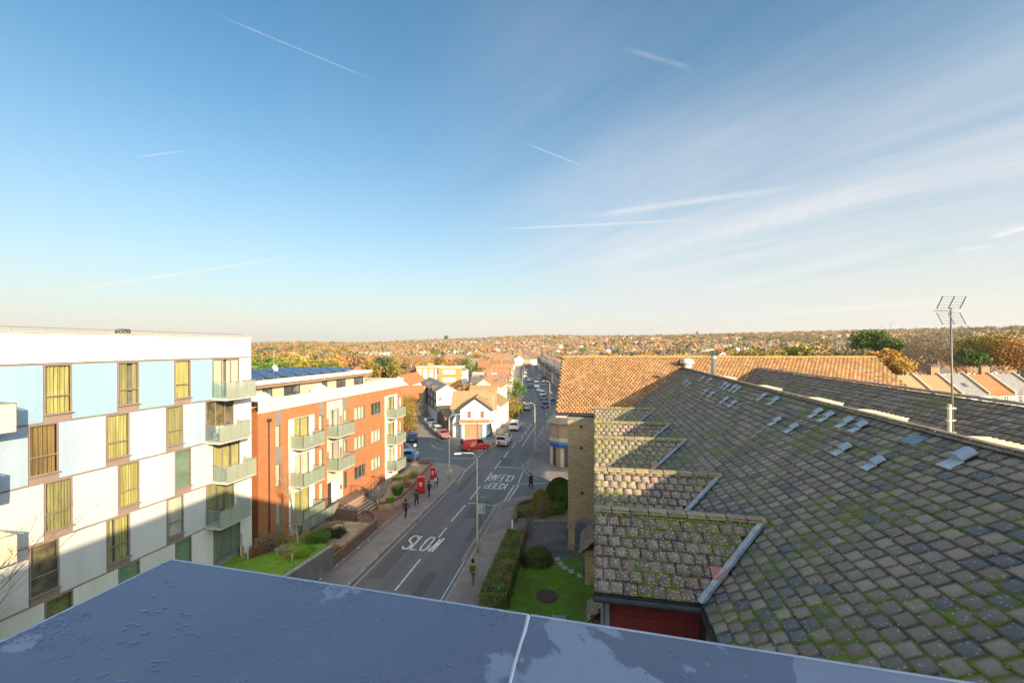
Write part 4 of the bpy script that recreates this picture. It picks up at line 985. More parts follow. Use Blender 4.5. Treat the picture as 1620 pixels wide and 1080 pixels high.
# balcony things
def pos_local(parent, x, y, z): return parent.matrix_basis @ Vector((x, y, z))
def plant_tuft(name, label, cat, loc, r, h, key, n=260, ls=.05, group=None, parent_kind=None, seed=None):
    return None
vt_ = thing('roof_vent_drum', 'dark lattice drum vent on the white flats roof edge', 'vent', pos_local(wb, xu(205, 524), .5, zt+.05))
m = MB(); n = 12
for k in range(n):
    a0, a1 = 2*math.pi*k/n, 2*math.pi*(k+1)/n
    for q in (-1, 1): m.tube((.32*math.cos(a0), .32*math.sin(a0), .02 if q > 0 else .22), (.32*math.cos(a1), .32*math.sin(a1), .22 if q > 0 else .02), .018, n=4)
m.build('lattice', darkmetal, vt_); MB().lathe([(.33, .22), (.30, .26), (.05, .29)], 12).build('lid', darkmetal, vt_)
m = MB(); pts = [(math.cos(math.pi*k/10)*.5, 0, math.sin(math.pi*k/10)*.42) for k in range(11)]; m.path(pts, .008, 4)
h_ = thing('roof_hoop', 'thin wire hoop standing on the white flats roof', 'hoop', pos_local(wb, xu(286, 526), 1.2, zt+.05), WF.rz); m.build('hoop', steel, h_)
zb2 = lev[3]+.18
t = thing('clothes_rack', 'folded clothes airer with a dark chair on the second balcony', 'clothes airer', pos_local(wb, Da[0]+1.3, -.7, lev[4]+.18), WF.rz)
m = MB()
for k in range(6): m.tube((-.5+k*.2, -.25, .95), (-.5+k*.2, .25, .95), .01, n=4)
for sx in (-.5, .5): m.path([(sx, -.25, 0), (sx, .25, .95)], .014, 4); m.path([(sx, .25, 0), (sx, -.25, .95)], .014, 4)
m.build('frame', steel, t)
def seat(label, loc, rz, mat, cat='chair', name='garden_chair', group=None):
    t = thing(name, label, cat, loc, rz, group); MB().box(-.22, .22, -.22, .22, .42, .46).build('seat', mat, t, bevel=.01)
    MB().box(-.22, .22, .19, .23, .46, .9).build('backrest', mat, t, bevel=.01)
    for sx in (-.2, .2):
        for sy in (-.2, .2): MB().box(sx-.015, sx+.015, sy-.015, sy+.015, 0, .42).build('leg', mat, t)
    return t
seat('dark garden chair on the top floor balcony of the white flats', pos_local(wb, Da[0]+.7, -.6, lev[1]+.18), WF.rz+1, darkmetal)
seat('pale folding chair on the fourth floor balcony of the white flats', pos_local(wb, Db[0]+.5, -.5, lev[2]+.18), WF.rz-1, slabm)
seat('dark chair beside the clothes airer on the second floor balcony', pos_local(wb, Db[0]+.9, -.6, lev[4]+.18), WF.rz+.4, darkmetal)
for x_, lb, c_ in ((.9, 'red flower pot behind the third balcony glass', (.7, .03, .05)), (1.9, 'pink flower pot at the end of the third balcony', (.75, .06, .25)), (.75, 'lime green toy ball behind the third balcony glass', (.45, .6, .05))):
    t = thing('flower_pot' if 'pot' in lb else 'ball', lb, 'pot' if 'pot' in lb else 'ball', pos_local(wb, Da[0]+x_, -.95, lev[3]+.18+(0 if 'pot' in lb else .35)), 0)
    mm = M('gloss_'+lb.split()[0], c_, rough=.5)
    MB().lathe([(.10, 0), (.15, .22), (.16, .26), (.10, .3), (.02, .36)] if 'pot' in lb else [(.02, 0), (.11, .05), (.16, .16), (.11, .27), (.02, .32)], 12).build('pot' if 'pot' in lb else 'shell', mm, t, smooth=True)

# ------------------------------------------------------------------ ORANGE BRICK FLATS
Rr = G(619, 748, .6); AR = R(13.9); RF_ = Front((Rr.x, Rr.y), AR)
x_l, _ = RF_.at(408, 700); x_r, _ = RF_.at(638, 680)
O_ = RF_.o+RF_.d*x_l; RF = Front((O_.x, O_.y), AR); LR = x_r-x_l
rb = thing('brick_flats', 'three storey orange brick flats with glass balconies and solar panels on the roof', 'building', (O_.x, O_.y, 0), RF.rz)
ztp = RF.at(638, 608.5)[1]
def rw(pts, out=0): return [RF.at(u, v, out) for u, v in pts]
holes = []
wins = []
tri = [(((560, 644.8), (577.8, 664)),), ]
zrow = []
for (u, vt1, vb1) in ((560, 644.8, 665.5), (561, 691.5, 713), (561, 739.5, 760)): zrow.append((RF.at(u, vb1)[1], RF.at(u, vt1)[1]))
xa0, xa1 = RF.at(560.3, 655)[0], RF.at(578, 650)[0]; xb0, xb1 = RF.at(587, 650)[0], RF.at(603, 645)[0]
for z0, z1 in zrow: wins += [(xa0, xa1, z0, z1, 3), (xb0, xb1, z0, z1, 3)]
sl1 = (RF.at(436, 690)[0], RF.at(444.5, 690)[0]); sl2 = (RF.at(504.4, 670)[0], RF.at(512, 670)[0]); sl3 = (RF.at(544, 655)[0], RF.at(549.5, 655)[0])
F3 = zrow[0][0]-.05; F2 = zrow[1][0]-.05; F1 = zrow[2][0]-.05
fhR = zrow[0][1]-zrow[1][1]
for sl_ in (sl1, sl2, sl3):
    for k in range(3): wins.append((sl_[0], sl_[1], zrow[k][0]-.35, zrow[k][1]+.05, 1))
bay1 = (RF.at(456, 663)[0], RF.at(497, 655)[0], RF.at(456, 663.7)[1]); bay3 = (RF.at(608.3, 627)[0], RF.at(628, 624)[0], RF.at(608.3, 627)[1]); bay2 = (RF.at(517, 640)[0], RF.at(543, 635)[0], ztp-.25)
holes = [(w_[0], w_[1], w_[2], w_[3]) for w_ in wins]+[(bay1[0], bay1[1], .0, bay1[2]), (bay2[0], bay2[1], .0, bay2[2]), (bay3[0], bay3[1], .0, bay3[2])]
lastcol = (RF.at(631.5, 640)[0], RF.at(636.5, 640)[0])
for k in range(3): holes.append((lastcol[0], lastcol[1], zrow[k][0]-.3, zrow[k][1])); wins.append((lastcol[0], lastcol[1], zrow[k][0]-.3, zrow[k][1], 1))
def wall_holes(m, x0, x1, z0, z1, holes, y=0, dep=.12):
    X = sorted({x0, x1, *[h[0] for h in holes], *[h[1] for h in holes]}); Z = sorted({z0, z1, *[h[2] for h in holes], *[h[3] for h in holes]})
    X = [x for x in X if x0 <= x <= x1]; Z = [z for z in Z if z0 <= z <= z1]
    for a, b_ in zip(X, X[1:]):
        run = None
        for c_, d_ in list(zip(Z, Z[1:]))+[(None, None)]:
            inside = c_ is None or any(h[0] <= (a+b_)/2 <= h[1] and h[2] <= (c_+d_)/2 <= h[3] for h in holes)
            if not inside: run = [c_, d_] if run is None else [run[0], d_]
            if inside and run: m.quad((a, y, run[0]), (b_, y, run[0]), (b_, y, run[1]), (a, y, run[1])); run = None
    for h in holes:
        a, b_, c_, d_ = h[:4]
        m.quad((a, y, c_), (a, y, d_), (a, y+dep, d_), (a, y+dep, c_)); m.quad((b_, y, d_), (b_, y, c_), (b_, y+dep, c_), (b_, y+dep, d_))
        m.quad((a, y, d_), (b_, y, d_), (b_, y+dep, d_), (a, y+dep, d_)); m.quad((a, y, c_), (a, y+dep, c_), (b_, y+dep, c_), (b_, y, c_))
m = MB(); wall_holes(m, 0, LR, 0, ztp, holes)
m.quad((0, 0, 0), (0, 0, ztp), (0, 14, ztp), (0, 14, 0)); m.quad((LR, 0, 0), (LR, 14, 0), (LR, 14, ztp), (LR, 0, ztp)); m.quad((0, 14, 0), (0, 14, ztp), (LR, 14, ztp), (LR, 14, 0)); m.quad((0, 0, ztp), (LR, 0, ztp), (LR, 14, ztp), (0, 14, ztp))
rwall = m.build('wall', redbrick, rb)
MB().box(.1, LR-.1, .32, .36, 0, ztp-.1).build('dark_backing', M('shadow_core', (.1, .1, .1)), rb)  # filler sheet behind the windows; the dark of the rooms is put into its colour
for x0, x1, z0, z1, n in wins:
    vs = () if n == 1 else (x0+(x1-x0)*.36, x0+(x1-x0)*.68)
    window(rb, x0, x1, z0, z1, .06, curt_w if random.random() < .8 else dimroom, greytrim, vs, (), sill=n == 3)
for sl_ in (sl1, sl2, sl3):
    for z0, z1 in ((zrow[0][1]+.06, ztp-.03), (zrow[1][1]+.06, zrow[0][0]-.36)) if sl_ is not sl2 else ((zrow[0][1]+.06, ztp-.03),):
        MB().box(sl_[0], sl_[1], -.012, .0, z0, z1).build('infill_panel', greytrim, rb)
MB().box(sl1[0], sl1[1], -.012, 0, .3, zrow[2][0]-.36).build('infill_panel', greytrim, rb)
# rendered bays
for bay, nm in ((bay1, 'white_bay'), (bay2, 'cream_bay'), (bay3, 'white_bay')):
    x0, x1, zz = bay; mt = whitewall if nm == 'white_bay' else creamwall; dx0, dx1 = x0+(x1-x0)*.2, x1-(x1-x0)*.2
    hs = [(dx0, dx1, f0, f0+2.35) for f0 in (F3-.6, F2-.6, F1-.6)]
    if bay is bay2: hs = hs[:2]+[(x0+.15, x1-.5, .9, 3.1)]; dxs = hs
    m = MB(); yb = -.02 if bay is not bay2 else .10; wall_holes(m, x0, x1, .0, zz, hs, yb, .12); o = m.build(nm, mt, rb)
    for h in hs[:3 if bay is not bay2 else 2]:
        mid = (h[0]+h[1])/2; window(rb, h[0], h[1], h[2], h[3], yb+.06, curt_w if random.random() < .6 else curt_y, greytrim, (mid-.1,), (), 'patio_door', sill=False)
hdoor = MB().box(bay2[0]+.15, bay2[0]+.75, .14, .17, .9, 3.1).build('entrance_door', darkmetal, rb); MB().box(bay2[0]+.8, bay2[1]-.55, .12, .17, .9, 3.1).build('entrance_panel', whiteframe, rb)
MB().box(bay2[1]-.42, bay2[1]-.2, .06, .098, 1.9, 2.35).build('red_notice', M('red_notice', (.7, .03, .03)), rb)
for dz in (F3-.9, F2-.9):
    for q in (0, 1): MB().box(bay2[0]+.02+q*(bay2[1]-bay2[0]-.5), bay2[0]+.4+q*(bay2[1]-bay2[0]-.5), .08, .098, dz+.8, dz+1.9).build('infill_panel', browntrim, rb)
fr2 = frost_mat('balcony_glass', (.52, .56, .48), .5)
bl1 = (RF.at(459, 714)[0], RF.at(513.7, 704, 1.35)[0]); bl2 = (RF.at(516.5, 690)[0], RF.at(561, 688, 1.3)[0]); bl3 = (RF.at(610.5, 650)[0], RF.at(642, 650, 1.3)[0])
for k, f0 in enumerate((F3-.62, F2-.62)):
    balcony(rb, bl1[0], bl1[1], f0, 1.35, 4, fr2, fr2, darkmetal); balcony(rb, bl2[0], bl2[1], f0, 1.3, 4, fr2, fr2, darkmetal)
for f0 in (F3-.62, F2-.62, F1-.62): balcony(rb, bl3[0], bl3[1], f0, 1.3, 4, fr2, fr2, darkmetal)
balcony(rb, bl1[0], bl1[1], F1-.62, 1.35, 4, fr2, fr2, darkmetal)
MB().tube((RF.at(424.5, 700)[0], -.07, 0), (RF.at(424.5, 700)[0], -.07, RF.at(424.5, 664)[1]), .05, n=8).build('downpipe', darkmetal, rb); MB().box(RF.at(422, 664)[0], RF.at(427, 664)[0], -.2, 0, RF.at(424.5, 666)[1], RF.at(424.5, 662.5)[1]).build('hopper_head', darkmetal, rb)
# terrace parapet of pale glass panels
zpr = ztp+.02; n = 24; wpp = LR/n; railm = M('terrace_glass', (.66, .62, .52), (.74, .70, .60), rough=.3, scale=1, spec=.5)
for k in range(n): MB().box(k*wpp+.02, (k+1)*wpp-.02, -.03, 0, zpr, zpr+.85).build('terrace_panel', railm, rb)
MB().box(-.03, LR+.03, -.06, .0, zpr+.86, zpr+.92).build('handrail', whiteframe, rb); MB().box(-.05, LR+.04, -.05, -.002, ztp-.12, ztp+.015).build('parapet_cap', M('pale_cap', (.6, .56, .48)), rb)
for k in range(7): MB().box(LR-.03, LR, .1+k*1.1, 1.16+k*1.1, zpr, zpr+.85).build('terrace_panel', railm, rb)
# penthouse
pb = 2.0; xp0, zp0 = RF.at(407, 606, -pb+.6); xp1, zp1 = RF.at(587.4, 586, -pb+.6)
zph = (zp0+zp1)/2; zph = RF.at(480, 596, -pb+.6)[1]; xp0 -= .2
MB().box(xp0+.5, xp1-.5, pb, 12, ztp, zph-.3).build('penthouse_wall', M('timber_beige', (.55, .42, .30), (.62, .49, .36), scale=3, stretch=(.3, 1, 8)), rb)
MB().box(xp0, xp1, pb-.62, 12.6, zph-.32, zph-.02).build('penthouse_roof', M('pale_roof', (.6, .56, .5)), rb); MB().box(xp0-.02, xp1+.02, pb-.68, pb-.6, zph-.3, zph+.02).build('fascia', whiteframe, rb)
MB().box(xp0+.3, xp1-.3, pb-.5, pb+.1, zph-.62, zph-.33).build('soffit', M('brown_soffit', (.25, .16, .10)), rb)
for ua, ub, v in ((415, 430, 625), (449, 474, 618), (509, 517, 608), (532, 546, 603), (560, 574, 600)):
    a, b_ = RF.at(ua, v, -pb)[0], RF.at(ub, v, -pb)[0]; window(rb, a, b_, ztp+.1, zph-.7, pb-.06, None, darkmetal, ((a+b_)/2,), (), 'terrace_door', sill=False, pane=midglass)
solar, g, b = new_mat('solar_cells')
tc = g.n('ShaderNodeTexCoord'); bt = g.n('ShaderNodeTexBrick'); g.put(bt.inputs['Vector'], tc.outputs['Object']); bt.offset = 0; bt.inputs['Scale'].default_value = 1; bt.inputs['Brick Width'].default_value = .16; bt.inputs['Row Height'].default_value = .16; bt.inputs['Mortar Size'].default_value = .006
bt.inputs['Color1'].default_value = (.02, .045, .12, 1); bt.inputs['Color2'].default_value = (.03, .06, .15, 1); bt.inputs['Mortar'].default_value = (.2, .25, .33, 1); g.put(b.inputs['Base Color'], bt.outputs[0]); b.inputs['Roughness'].default_value = .12
sme = MB().box(-.78, .78, -.5, .5, 0, .04).mesh('solar_mesh', solar)
nsol = int((xp1-xp0-1.5)/1.75)
for r_ in range(4):
    for k in range(nsol):
        o = link('solar_panel', sme, rb, None, (xp0+1.3+k*1.75, pb+.9+r_*2.3, zph+.28), (R(-0), R(0), 0)); o.rotation_euler = (R(17), 0, 0)
st2 = MB()
for r_ in range(4):
    for k in range(nsol): st2.box(xp0+1.3+k*1.75-.7, xp0+1.3+k*1.75+.7, pb+.9+r_*2.3+.38, pb+.9+r_*2.3+.42, zph-.02, zph+.36)
tag(st2.build('solar_frame', steel, rb), kind='stuff')
# plant screen at the far end of the terrace
MB().box(xp1+.2, LR-.8, pb+.2, 6, ztp, ztp+.9).build('terrace_screen', M('timber_beige', (.55, .42, .30)), rb)
for u_, v_, lb in ((413, 640, 'white parasol folded dome at the near end of the roof terrace'), (505, 617, 'second white domed canopy on the roof terrace behind the glass')):
    x, z = RF.at(u_, v_, -1.0); t = thing('canopy', lb, 'canopy', rb.matrix_basis @ Vector((x, 1.0, ztp)), RF.rz)
    MB().lathe([(.85, .75), (.82, .9), (.6, 1.2), (.3, 1.38), (.02, 1.42)], 14).build('cover', whiteframe, t, smooth=True); MB().tube((0, 0, 0), (0, 0, .8), .03).build('pole', darkmetal, t)
# communal aerial and dish
x, z = RF.at(433, 575, -4.5); t = thing('aerial_mast', 'thin mast with satellite dish on the brick flats roof', 'aerial', rb.matrix_basis @ Vector((x, 4.5, zph)), RF.rz)
MB().tube((0, 0, 0), (0, 0, 2.6), .03).build('mast', steel, t); MB().tube((-1.1, 0, 2.5), (.5, 0, 2.5), .02).build('boom', steel, t)
for k in range(7): MB().tube((-1.0+k*.2, -.25, 2.5), (-1.0+k*.2, .25, 2.5), .012, n=4).build('element', steel, t)
MB().lathe([(.02, 0), (.2, .03), (.33, .10)], 14).build('dish', slabm, t, loc=(0, -.1, .8), rot=(R(70), 0, 0))

# ------------------------------------------------------------------ plants
def leaf_quads(P, size, flat=.0, nrm=None):
    n = len(P); a = rng.normal(size=(n, 3)); a /= np.linalg.norm(a, axis=1)[:, None]
    b_ = rng.normal(size=(n, 3)); b_[:, 2] *= (1-flat); b_ -= a*(a*b_).sum(1)[:, None]; b_ /= np.linalg.norm(b_, axis=1)[:, None]
    s = size*rng.uniform(.6, 1.35, n)[:, None]
    V = np.stack([P-a*s, P-b_*s*.55, P+a*s, P+b_*s*.55], 1).reshape(-1, 3)
    return V, np.arange(n*4).reshape(-1, 4)
def clump_points(n, clumps, R_, squash=.7, shell=.55):
    """points spread through a crown made of many uneven clumps"""
    c = rng.normal(size=(clumps, 3)); c /= np.linalg.norm(c, axis=1)[:, None]; c *= rng.uniform(.35, .85, clumps)[:, None]; c[:, 2] = c[:, 2]*squash
    rad = rng.uniform(.22, .42, clumps); k = rng.integers(0, clumps, n)
    d = rng.normal(size=(n, 3)); d /= np.linalg.norm(d, axis=1)[:, None]; d *= (rng.uniform(shell, 1, n)**.7)[:, None]
    return (c[k]+d*rad[k][:, None])*R_
def crown(key, n, R_, size, squash=.75, clumps=26, name='crown'):
    V, Fq = leaf_quads(clump_points(n, clumps, R_, squash), size); return np_mesh(name, V, Fq, leafmat(key))
def branchy(h, spread, r0, levels=3, kids=5, start=.3, up=.5, mat=None, name='trunk', twig=1.0, seed=0):
    rs = random.Random(seed); m = MB()
    def grow(p, d, L, r, lv):
        nseg = 3; q = p
        for k in range(nseg):
            d2 = (d+Vector((rs.gauss(0, .12), rs.gauss(0, .12), rs.gauss(0, .08)))).normalized(); e = q+d2*L/nseg; ra, rb_ = r*(1-k/nseg*.5), r*(1-(k+1)/nseg*.5)
            m.tube(q, e, ra, rb_, 5 if lv == 0 else 3, cap=False)
            if lv < levels:
                for _ in range(kids//2+(1 if rs.random() < .5 else 0)):
                    if lv == 0 and k == 0 and start > .2: continue
                    az_ = rs.uniform(0, 6.283); o = Vector((math.cos(az_), math.sin(az_), up*rs.uniform(.4, 1.5))).normalized()
                    grow(q+(e-q)*rs.random(), (o*spread+d2*.5).normalized(), L*rs.uniform(.42, .62), max(rb_*.55, .006*twig), lv+1)
            q = e; d = d2
    grow(Vector((0, 0, -.1)), Vector((0, 0, 1)), h, r0, 0)
    return m.mesh(name, mat or bark)
def bush(name, label, cat, p, rx, ry, rz_, key, n=2200, size=.05, group=None, rot=0, clumps=40, stems=True, shell=.7, rnd=False):
    t = thing(name, label, cat, p, rot, group)
    P = clump_points(n, clumps, 1.0, 1.0, shell)
    if rnd: d_ = rng.normal(size=(n, 3)); d_ /= np.linalg.norm(d_, axis=1)[:, None]; P = d_*(1-.10*rng.random(n)**2+.05*np.array([mnoise.noise(Vector(q*2.5)) for q in d_]))[:, None]
    if rnd: P = np.concatenate([P, P[:n//2]*.88])
    P[:, 2] = np.abs(P[:, 2]); P *= np.array([rx, ry, rz_])
    V, Fq = leaf_quads(P, size); link('foliage', np_mesh('foliage', V, Fq, leafmat(key)), t)
    link('stem', branchy(rz_*.8, 1.0, .03*max(1, rz_), 1, 5, 0, seed=len(label)), t)
    return t
def hedge(name, label, poly, z0, h, key, n, size=.045, key2=None, parent=None):
    """clipped hedge over a four-cornered plan"""
    a, b_, c, d = [Vector((p[0], p[1])) for p in poly]; t = thing(name, label, 'hedge', (*(a+b_+c+d)/4, z0))
    off_ = Vector(t.location); u = rng.random(n); v = rng.random(n); z = rng.random(n)
    k = rng.integers(0, 6, n); u = np.where(k == 0, .02*rng.random(n), np.where(k == 1, 1-.02*rng.random(n), u)); v = np.where((k == 2), .03*rng.random(n), np.where(k == 3, 1-.03*rng.random(n), v)); z = np.where(k >= 4, 1-.04*rng.random(n), z)
    P = np.array([[*(a*(1-x)*(1-y)+b_*x*(1-y)+c*x*y+d*(1-x)*y)] for x, y in zip(u, v)])
    bump_ = np.array([mnoise.noise(Vector((p[0]*1.3, p[1]*1.3, 0)))*.12 for p in P])
    P3 = np.column_stack([P[:, 0]-off_.x, P[:, 1]-off_.y, z*h+bump_*z])+rng.normal(0, .025, (n, 3))
    V, Fq = leaf_quads(P3, size); sel = None
    if key2:
        q = np.array([mnoise.noise(Vector((p[0]*.9, p[1]*.9, 5)))+(.10 if zz > .85 else -.3)+random.gauss(0, .15) for p, zz in zip(P, z)]) > .34
        Q = Fq[q]; Q1 = Fq[~q]
        for kk_, ff, nm in ((key2, Q, 'russet_foliage'), (key, Q1, 'foliage')):
            idx = ff.ravel(); link(nm, np_mesh(nm, V[idx], np.arange(len(idx)).reshape(-1, 4), leafmat(kk_)), t)
    else: link('foliage', np_mesh('foliage', V, Fq, leafmat(key)), t)
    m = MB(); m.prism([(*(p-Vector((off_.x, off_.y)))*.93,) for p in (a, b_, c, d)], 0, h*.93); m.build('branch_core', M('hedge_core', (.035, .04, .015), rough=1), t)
    return t
def blades(name, label, cat, p, r, h, key, n=160, w_=.03, kind=None, group=None):
    t = thing(name, label, cat, p, 0, group); V = []; Fq = []
    for i in range(n):
        a = random.uniform(0, 6.283); rr = r*.4*math.sqrt(random.random()); b0 = Vector((math.cos(a)*rr, math.sin(a)*rr, 0)); tip = Vector((math.cos(a)*r*random.uniform(.4, 1.1), math.sin(a)*r*random.uniform(.4, 1.1), h*random.uniform(.5, 1.1)))
        mid = (b0+tip)*.5+Vector((0, 0, h*.22)); s = Vector((-math.sin(a), math.cos(a), 0))*w_; k = len(V)
        V += [b0-s, b0+s, mid+s, mid-s, tip]; Fq += [(k, k+1, k+2, k+3), (k+3, k+2, k+4, k+4)]
    me = bpy.data.meshes.new('blade'); me.from_pydata([tuple(v) for v in V], [], [f if f[2] != f[3] else f[:3] for f in Fq]); me.materials.append(leafmat(key)); link('blade_tuft', me, t); return t

# ------------------------------------------------------------------ forecourt of the flats (left)
MBx = lambda pts, z0, z1, name, mat, parent=None: MB().prism(pts, z0, z1).build(name, mat, parent)
# grassy bank behind a grey retaining wall
gA, gB = G(523, 899, .12), G(447, 915, 1.85)
wallA = Vector((gA.x, gA.y)); dirw = Vector((-.30, -.95)).normalized()
wallB = wallA+dirw*16
t = thing('retaining_wall', 'grey rendered retaining wall below the grassy bank beside the footway', 'wall', (*wallA, 0), math.atan2(dirw.y, dirw.x))
MB().box(0, 16, -.0, .24, 0, 1.82).build('wall_face', M('grey_block', (.13, .125, .12), (.19, .18, .17), scale=1.6, bump=.5, bscale=12, c3=(.10, .10, .10)), t); MB().box(-.02, 16, -.03, .27, 1.82, 1.9).build('coping', kerb_m, t)
bank = [tuple(wallA+Vector((-.25, .1))), tuple(wallB+Vector((-.25, 0))), (W0.x-7.3, W0.y-16), (W0.x-.2, W0.y-.1), (W0.x+.2, W0.y+3), (wallA.x-3.5, wallA.y+3.2)]
m = MB(); m.prism(bank, .05, [1.8, 1.8, 1.1, 1.15, .8, 1.0]); tag(m.build('grass_bank', grass_m), kind='structure')
def grass_stuff(name, poly, zf, n, h=.06, key='bright'):
    xs_ = [p[0] for p in poly]; ys_ = [p[1] for p in poly]; P = []
    from mathutils.geometry import intersect_point_tri_2d
    def inside(x, y):
        c = False; j = len(poly)-1
        for i in range(len(poly)):
            if (poly[i][1] > y) != (poly[j][1] > y) and x < (poly[j][0]-poly[i][0])*(y-poly[i][1])/(poly[j][1]-poly[i][1])+poly[i][0]: c = not c
            j = i
        return c
    while len(P) < n:
        x, y = random.uniform(min(xs_), max(xs_)), random.uniform(min(ys_), max(ys_))
        if inside(x, y): P.append((x, y, zf(x, y)))
    P = np.array(P); a = rng.uniform(0, 6.28, n); s = rng.uniform(.5, 1.4, n)*h; d = np.column_stack([np.cos(a), np.sin(a), np.zeros(n)])*(s*.35)[:, None]
    tip = P+np.column_stack([rng.normal(0, .3, n)*s, rng.normal(0, .3, n)*s, s]); V = np.stack([P-d, P+d, tip], 1).reshape(-1, 3)
    return tag(link(name, np_mesh(name, V, np.arange(n*3).reshape(-1, 3), leafmat(key), k=3)), 'grass', None, None, 'stuff')
def bankz(x, y):
    d = max(0, min(1, (x-(wallA.x-5.5))/5.0)); return 1.12+.65*d
o = grass_stuff('grass', [tuple(wallA+dirw*1.5+Vector((-.4, 0))), tuple(wallA+dirw*9+Vector((-.4, 0))), (W0.x-1.0, W0.y-6), (W0.x+.3, W0.y-.8), (wallA.x-3, wallA.y)], bankz, 9000, .16); o['label'] = 'rough green grass on the bank beside the white flats'
# brick planter walls: curved
def wall_line(name, label, pts, h, mat, w_=.23, z=.1, cap=True):
    t = thing(name, label, 'wall', (*pts[0], z)); o_ = Vector(pts[0]); P = [Vector(p)-o_ for p in pts]
    L_, R_ = off([tuple(p) for p in P], -w_/2), off([tuple(p) for p in P], w_/2)
    m = MB(); c = MB()
    for i in range(len(P)-1):
        q = [L_[i], R_[i], R_[i+1], L_[i+1]]; m.prism(q, 0, h)
        L2, R2 = off([tuple(p) for p in P], -w_/2-.02), off([tuple(p) for p in P], w_/2+.02); c.prism([L2[i], R2[i], R2[i+1], L2[i+1]], h, h+.065)
    m.build('brickwork', mat, t)
    if cap: c.build('coping', M('brick_coping', (.20, .10, .07), (.27, .15, .10), scale=5), t)
    return t
pA = [tuple(G(*p, .12)[:2]) for p in ((524.5, 898), (548, 877), (572, 856), (588, 842), (594.5, 836))]
arc = [tuple(G(u, v, .12)[:2]) for u, v in ((594.5, 829), (590, 823), (581, 820), (572, 822))]
wall_line('planter_wall', 'low brown brick wall curving round the paved planter by the footway', pA+arc, .8, wallbrick)
pz_ = .75
pl = [tuple(Vector(p)) for p in pA+arc]+[tuple(G(560, 835, .7)[:2]), tuple(G(540, 825, .75)[:2]), (wallA.x-3.8, wallA.y+5.5), (wallA.x-3.2, wallA.y+2.5), (wallA.x-.3, wallA.y+.15)]
MBx(off(pl[:9], -.1)+pl[9:], 0, pz_, 'planter_bed', M('bed_soil', (.13, .085, .05), (.20, .13, .08), scale=3, bump=.6)).__setitem__('kind', 'structure')
# slabs along the planter wall
slab_root = tag(MB().box(pA[0][0]-.3, pA[0][0]-.2, pA[0][1], pA[0][1]+.05, pz_-.05, pz_+.002).build('planter_paving', kerb_m), kind='structure')
sm_ = M('paving_slab', (.34, .24, .15), (.46, .34, .22), scale=2, bump=.3, island=.15)
sme_ = MB().box(-.29, .29, -.29, .29, 0, .05).mesh('slab_mesh', sm_)
q0, q1 = Vector(pA[0]), Vector(pA[4]); dq = (q1-q0); nq = Vector((-dq.y, dq.x)).normalized(); Lq = dq.length; dq.normalize()
for i in range(int(Lq/.61)):
    for j in range(3 if i < 5 else 5 if i < 9 else 4):
        if i > 13 and j > 3: continue
        p = q0+dq*(i*.61+.35)+nq*(.45+j*.61); link('paving_slab', sme_, slab_root, None, (p.x, p.y, pz_+random.uniform(-.006, .006)), (0, 0, math.atan2(dq.y, dq.x)+random.uniform(-.01, .01)))
bush('juniper_bush', 'dark green spreading juniper in the paved planter', 'shrub', (*G2(531, 846, .8), .75), 1.15, .95, .75, 'dark', 4200, .05)
bush('green_shrub', 'green shrub at the corner of bank and grey wall', 'shrub', (*G2(508, 850, 1.3), 1.2), .9, .8, .8, 'green', 2800, .05)
bush('green_shrub', 'small bright green shrub on the bank edge above the wall', 'shrub', (*G2(488, 872, 1.6), 1.5), .75, .7, .6, 'bright', 1800, .045)
bush('dry_shrub', 'tall straw coloured bush nearest the white flats', 'shrub', (*G2(411, 874, 1.3), 1.25), .9, .9, 1.1, 'brown', 1800, .05, shell=.3)
blades('dead_fern', 'brown dead palm fronds at the corner of the planter', 'plant', (*G2(529, 872, .8), .78), .75, .45, 'rust', 70, .03)
for u, v, lb in ((462, 893, 'short grey bollard post on the grass bank edge'), (392, 884, 'short grey post beside the white flats corner')):
    p = G(u, v, 1.5); t = thing('bollard_post', lb, 'post', p); MB().lathe([(.06, 0), (.06, .75), (.04, .78)], 10).build('shaft', kerb_m, t); MB().lathe([(.065, .6), (.065, .66)], 10).build('band', slabm, t)
p = G(384, 884, 1.4); t = thing('timber_post', 'short brown timber post beside the white flats corner', 'post', p); MB().box(-.06, .06, -.06, .06, 0, .9).build('shaft', M('timber', (.3, .17, .08), (.4, .24, .12)), t); MB().box(-.07, .07, -.07, .07, .9, .93).build('cap', kerb_m, t)
def onbank(u, v): p = G(u, v, 1.45); return (p.x, p.y, bankz(p.x, p.y)-.04)
for lb, u, v, rx_, rz2, ky, n_, sh_ in (('wide pale dry shrub at the back of the bank against the brick flats', 425, 852, 1.25, 1.0, 'straw', 2600, .3), ('brown dry shrub behind the bare tree on the bank', 448, 850, 1.1, .95, 'brown', 2200, .3), ('reddish dry shrub in front of the slit window of the brick flats', 430, 868, .95, .75, 'plum', 1500, .3), ('tawny grass clump in the middle of the bank', 450, 872, .9, .6, 'straw', 1700, .3),
   ('tawny shrub right of the bare tree', 488, 852, .8, .75, 'brown', 1500, .4), ('glossy green shrub at the head of the grey wall', 500, 858, .95, .85, 'green', 2600, .6), ('bright green shrub along the grey wall top', 482, 884, .8, .65, 'bright', 1800, .6), ('mossy low shrub on the bank slope', 463, 884, .7, .45, 'olive', 1300, .5)):
    bush('bank_shrub', lb, 'shrub', onbank(u, v), rx_, rx_*.9, rz2, ky, n_, .05, shell=sh_)
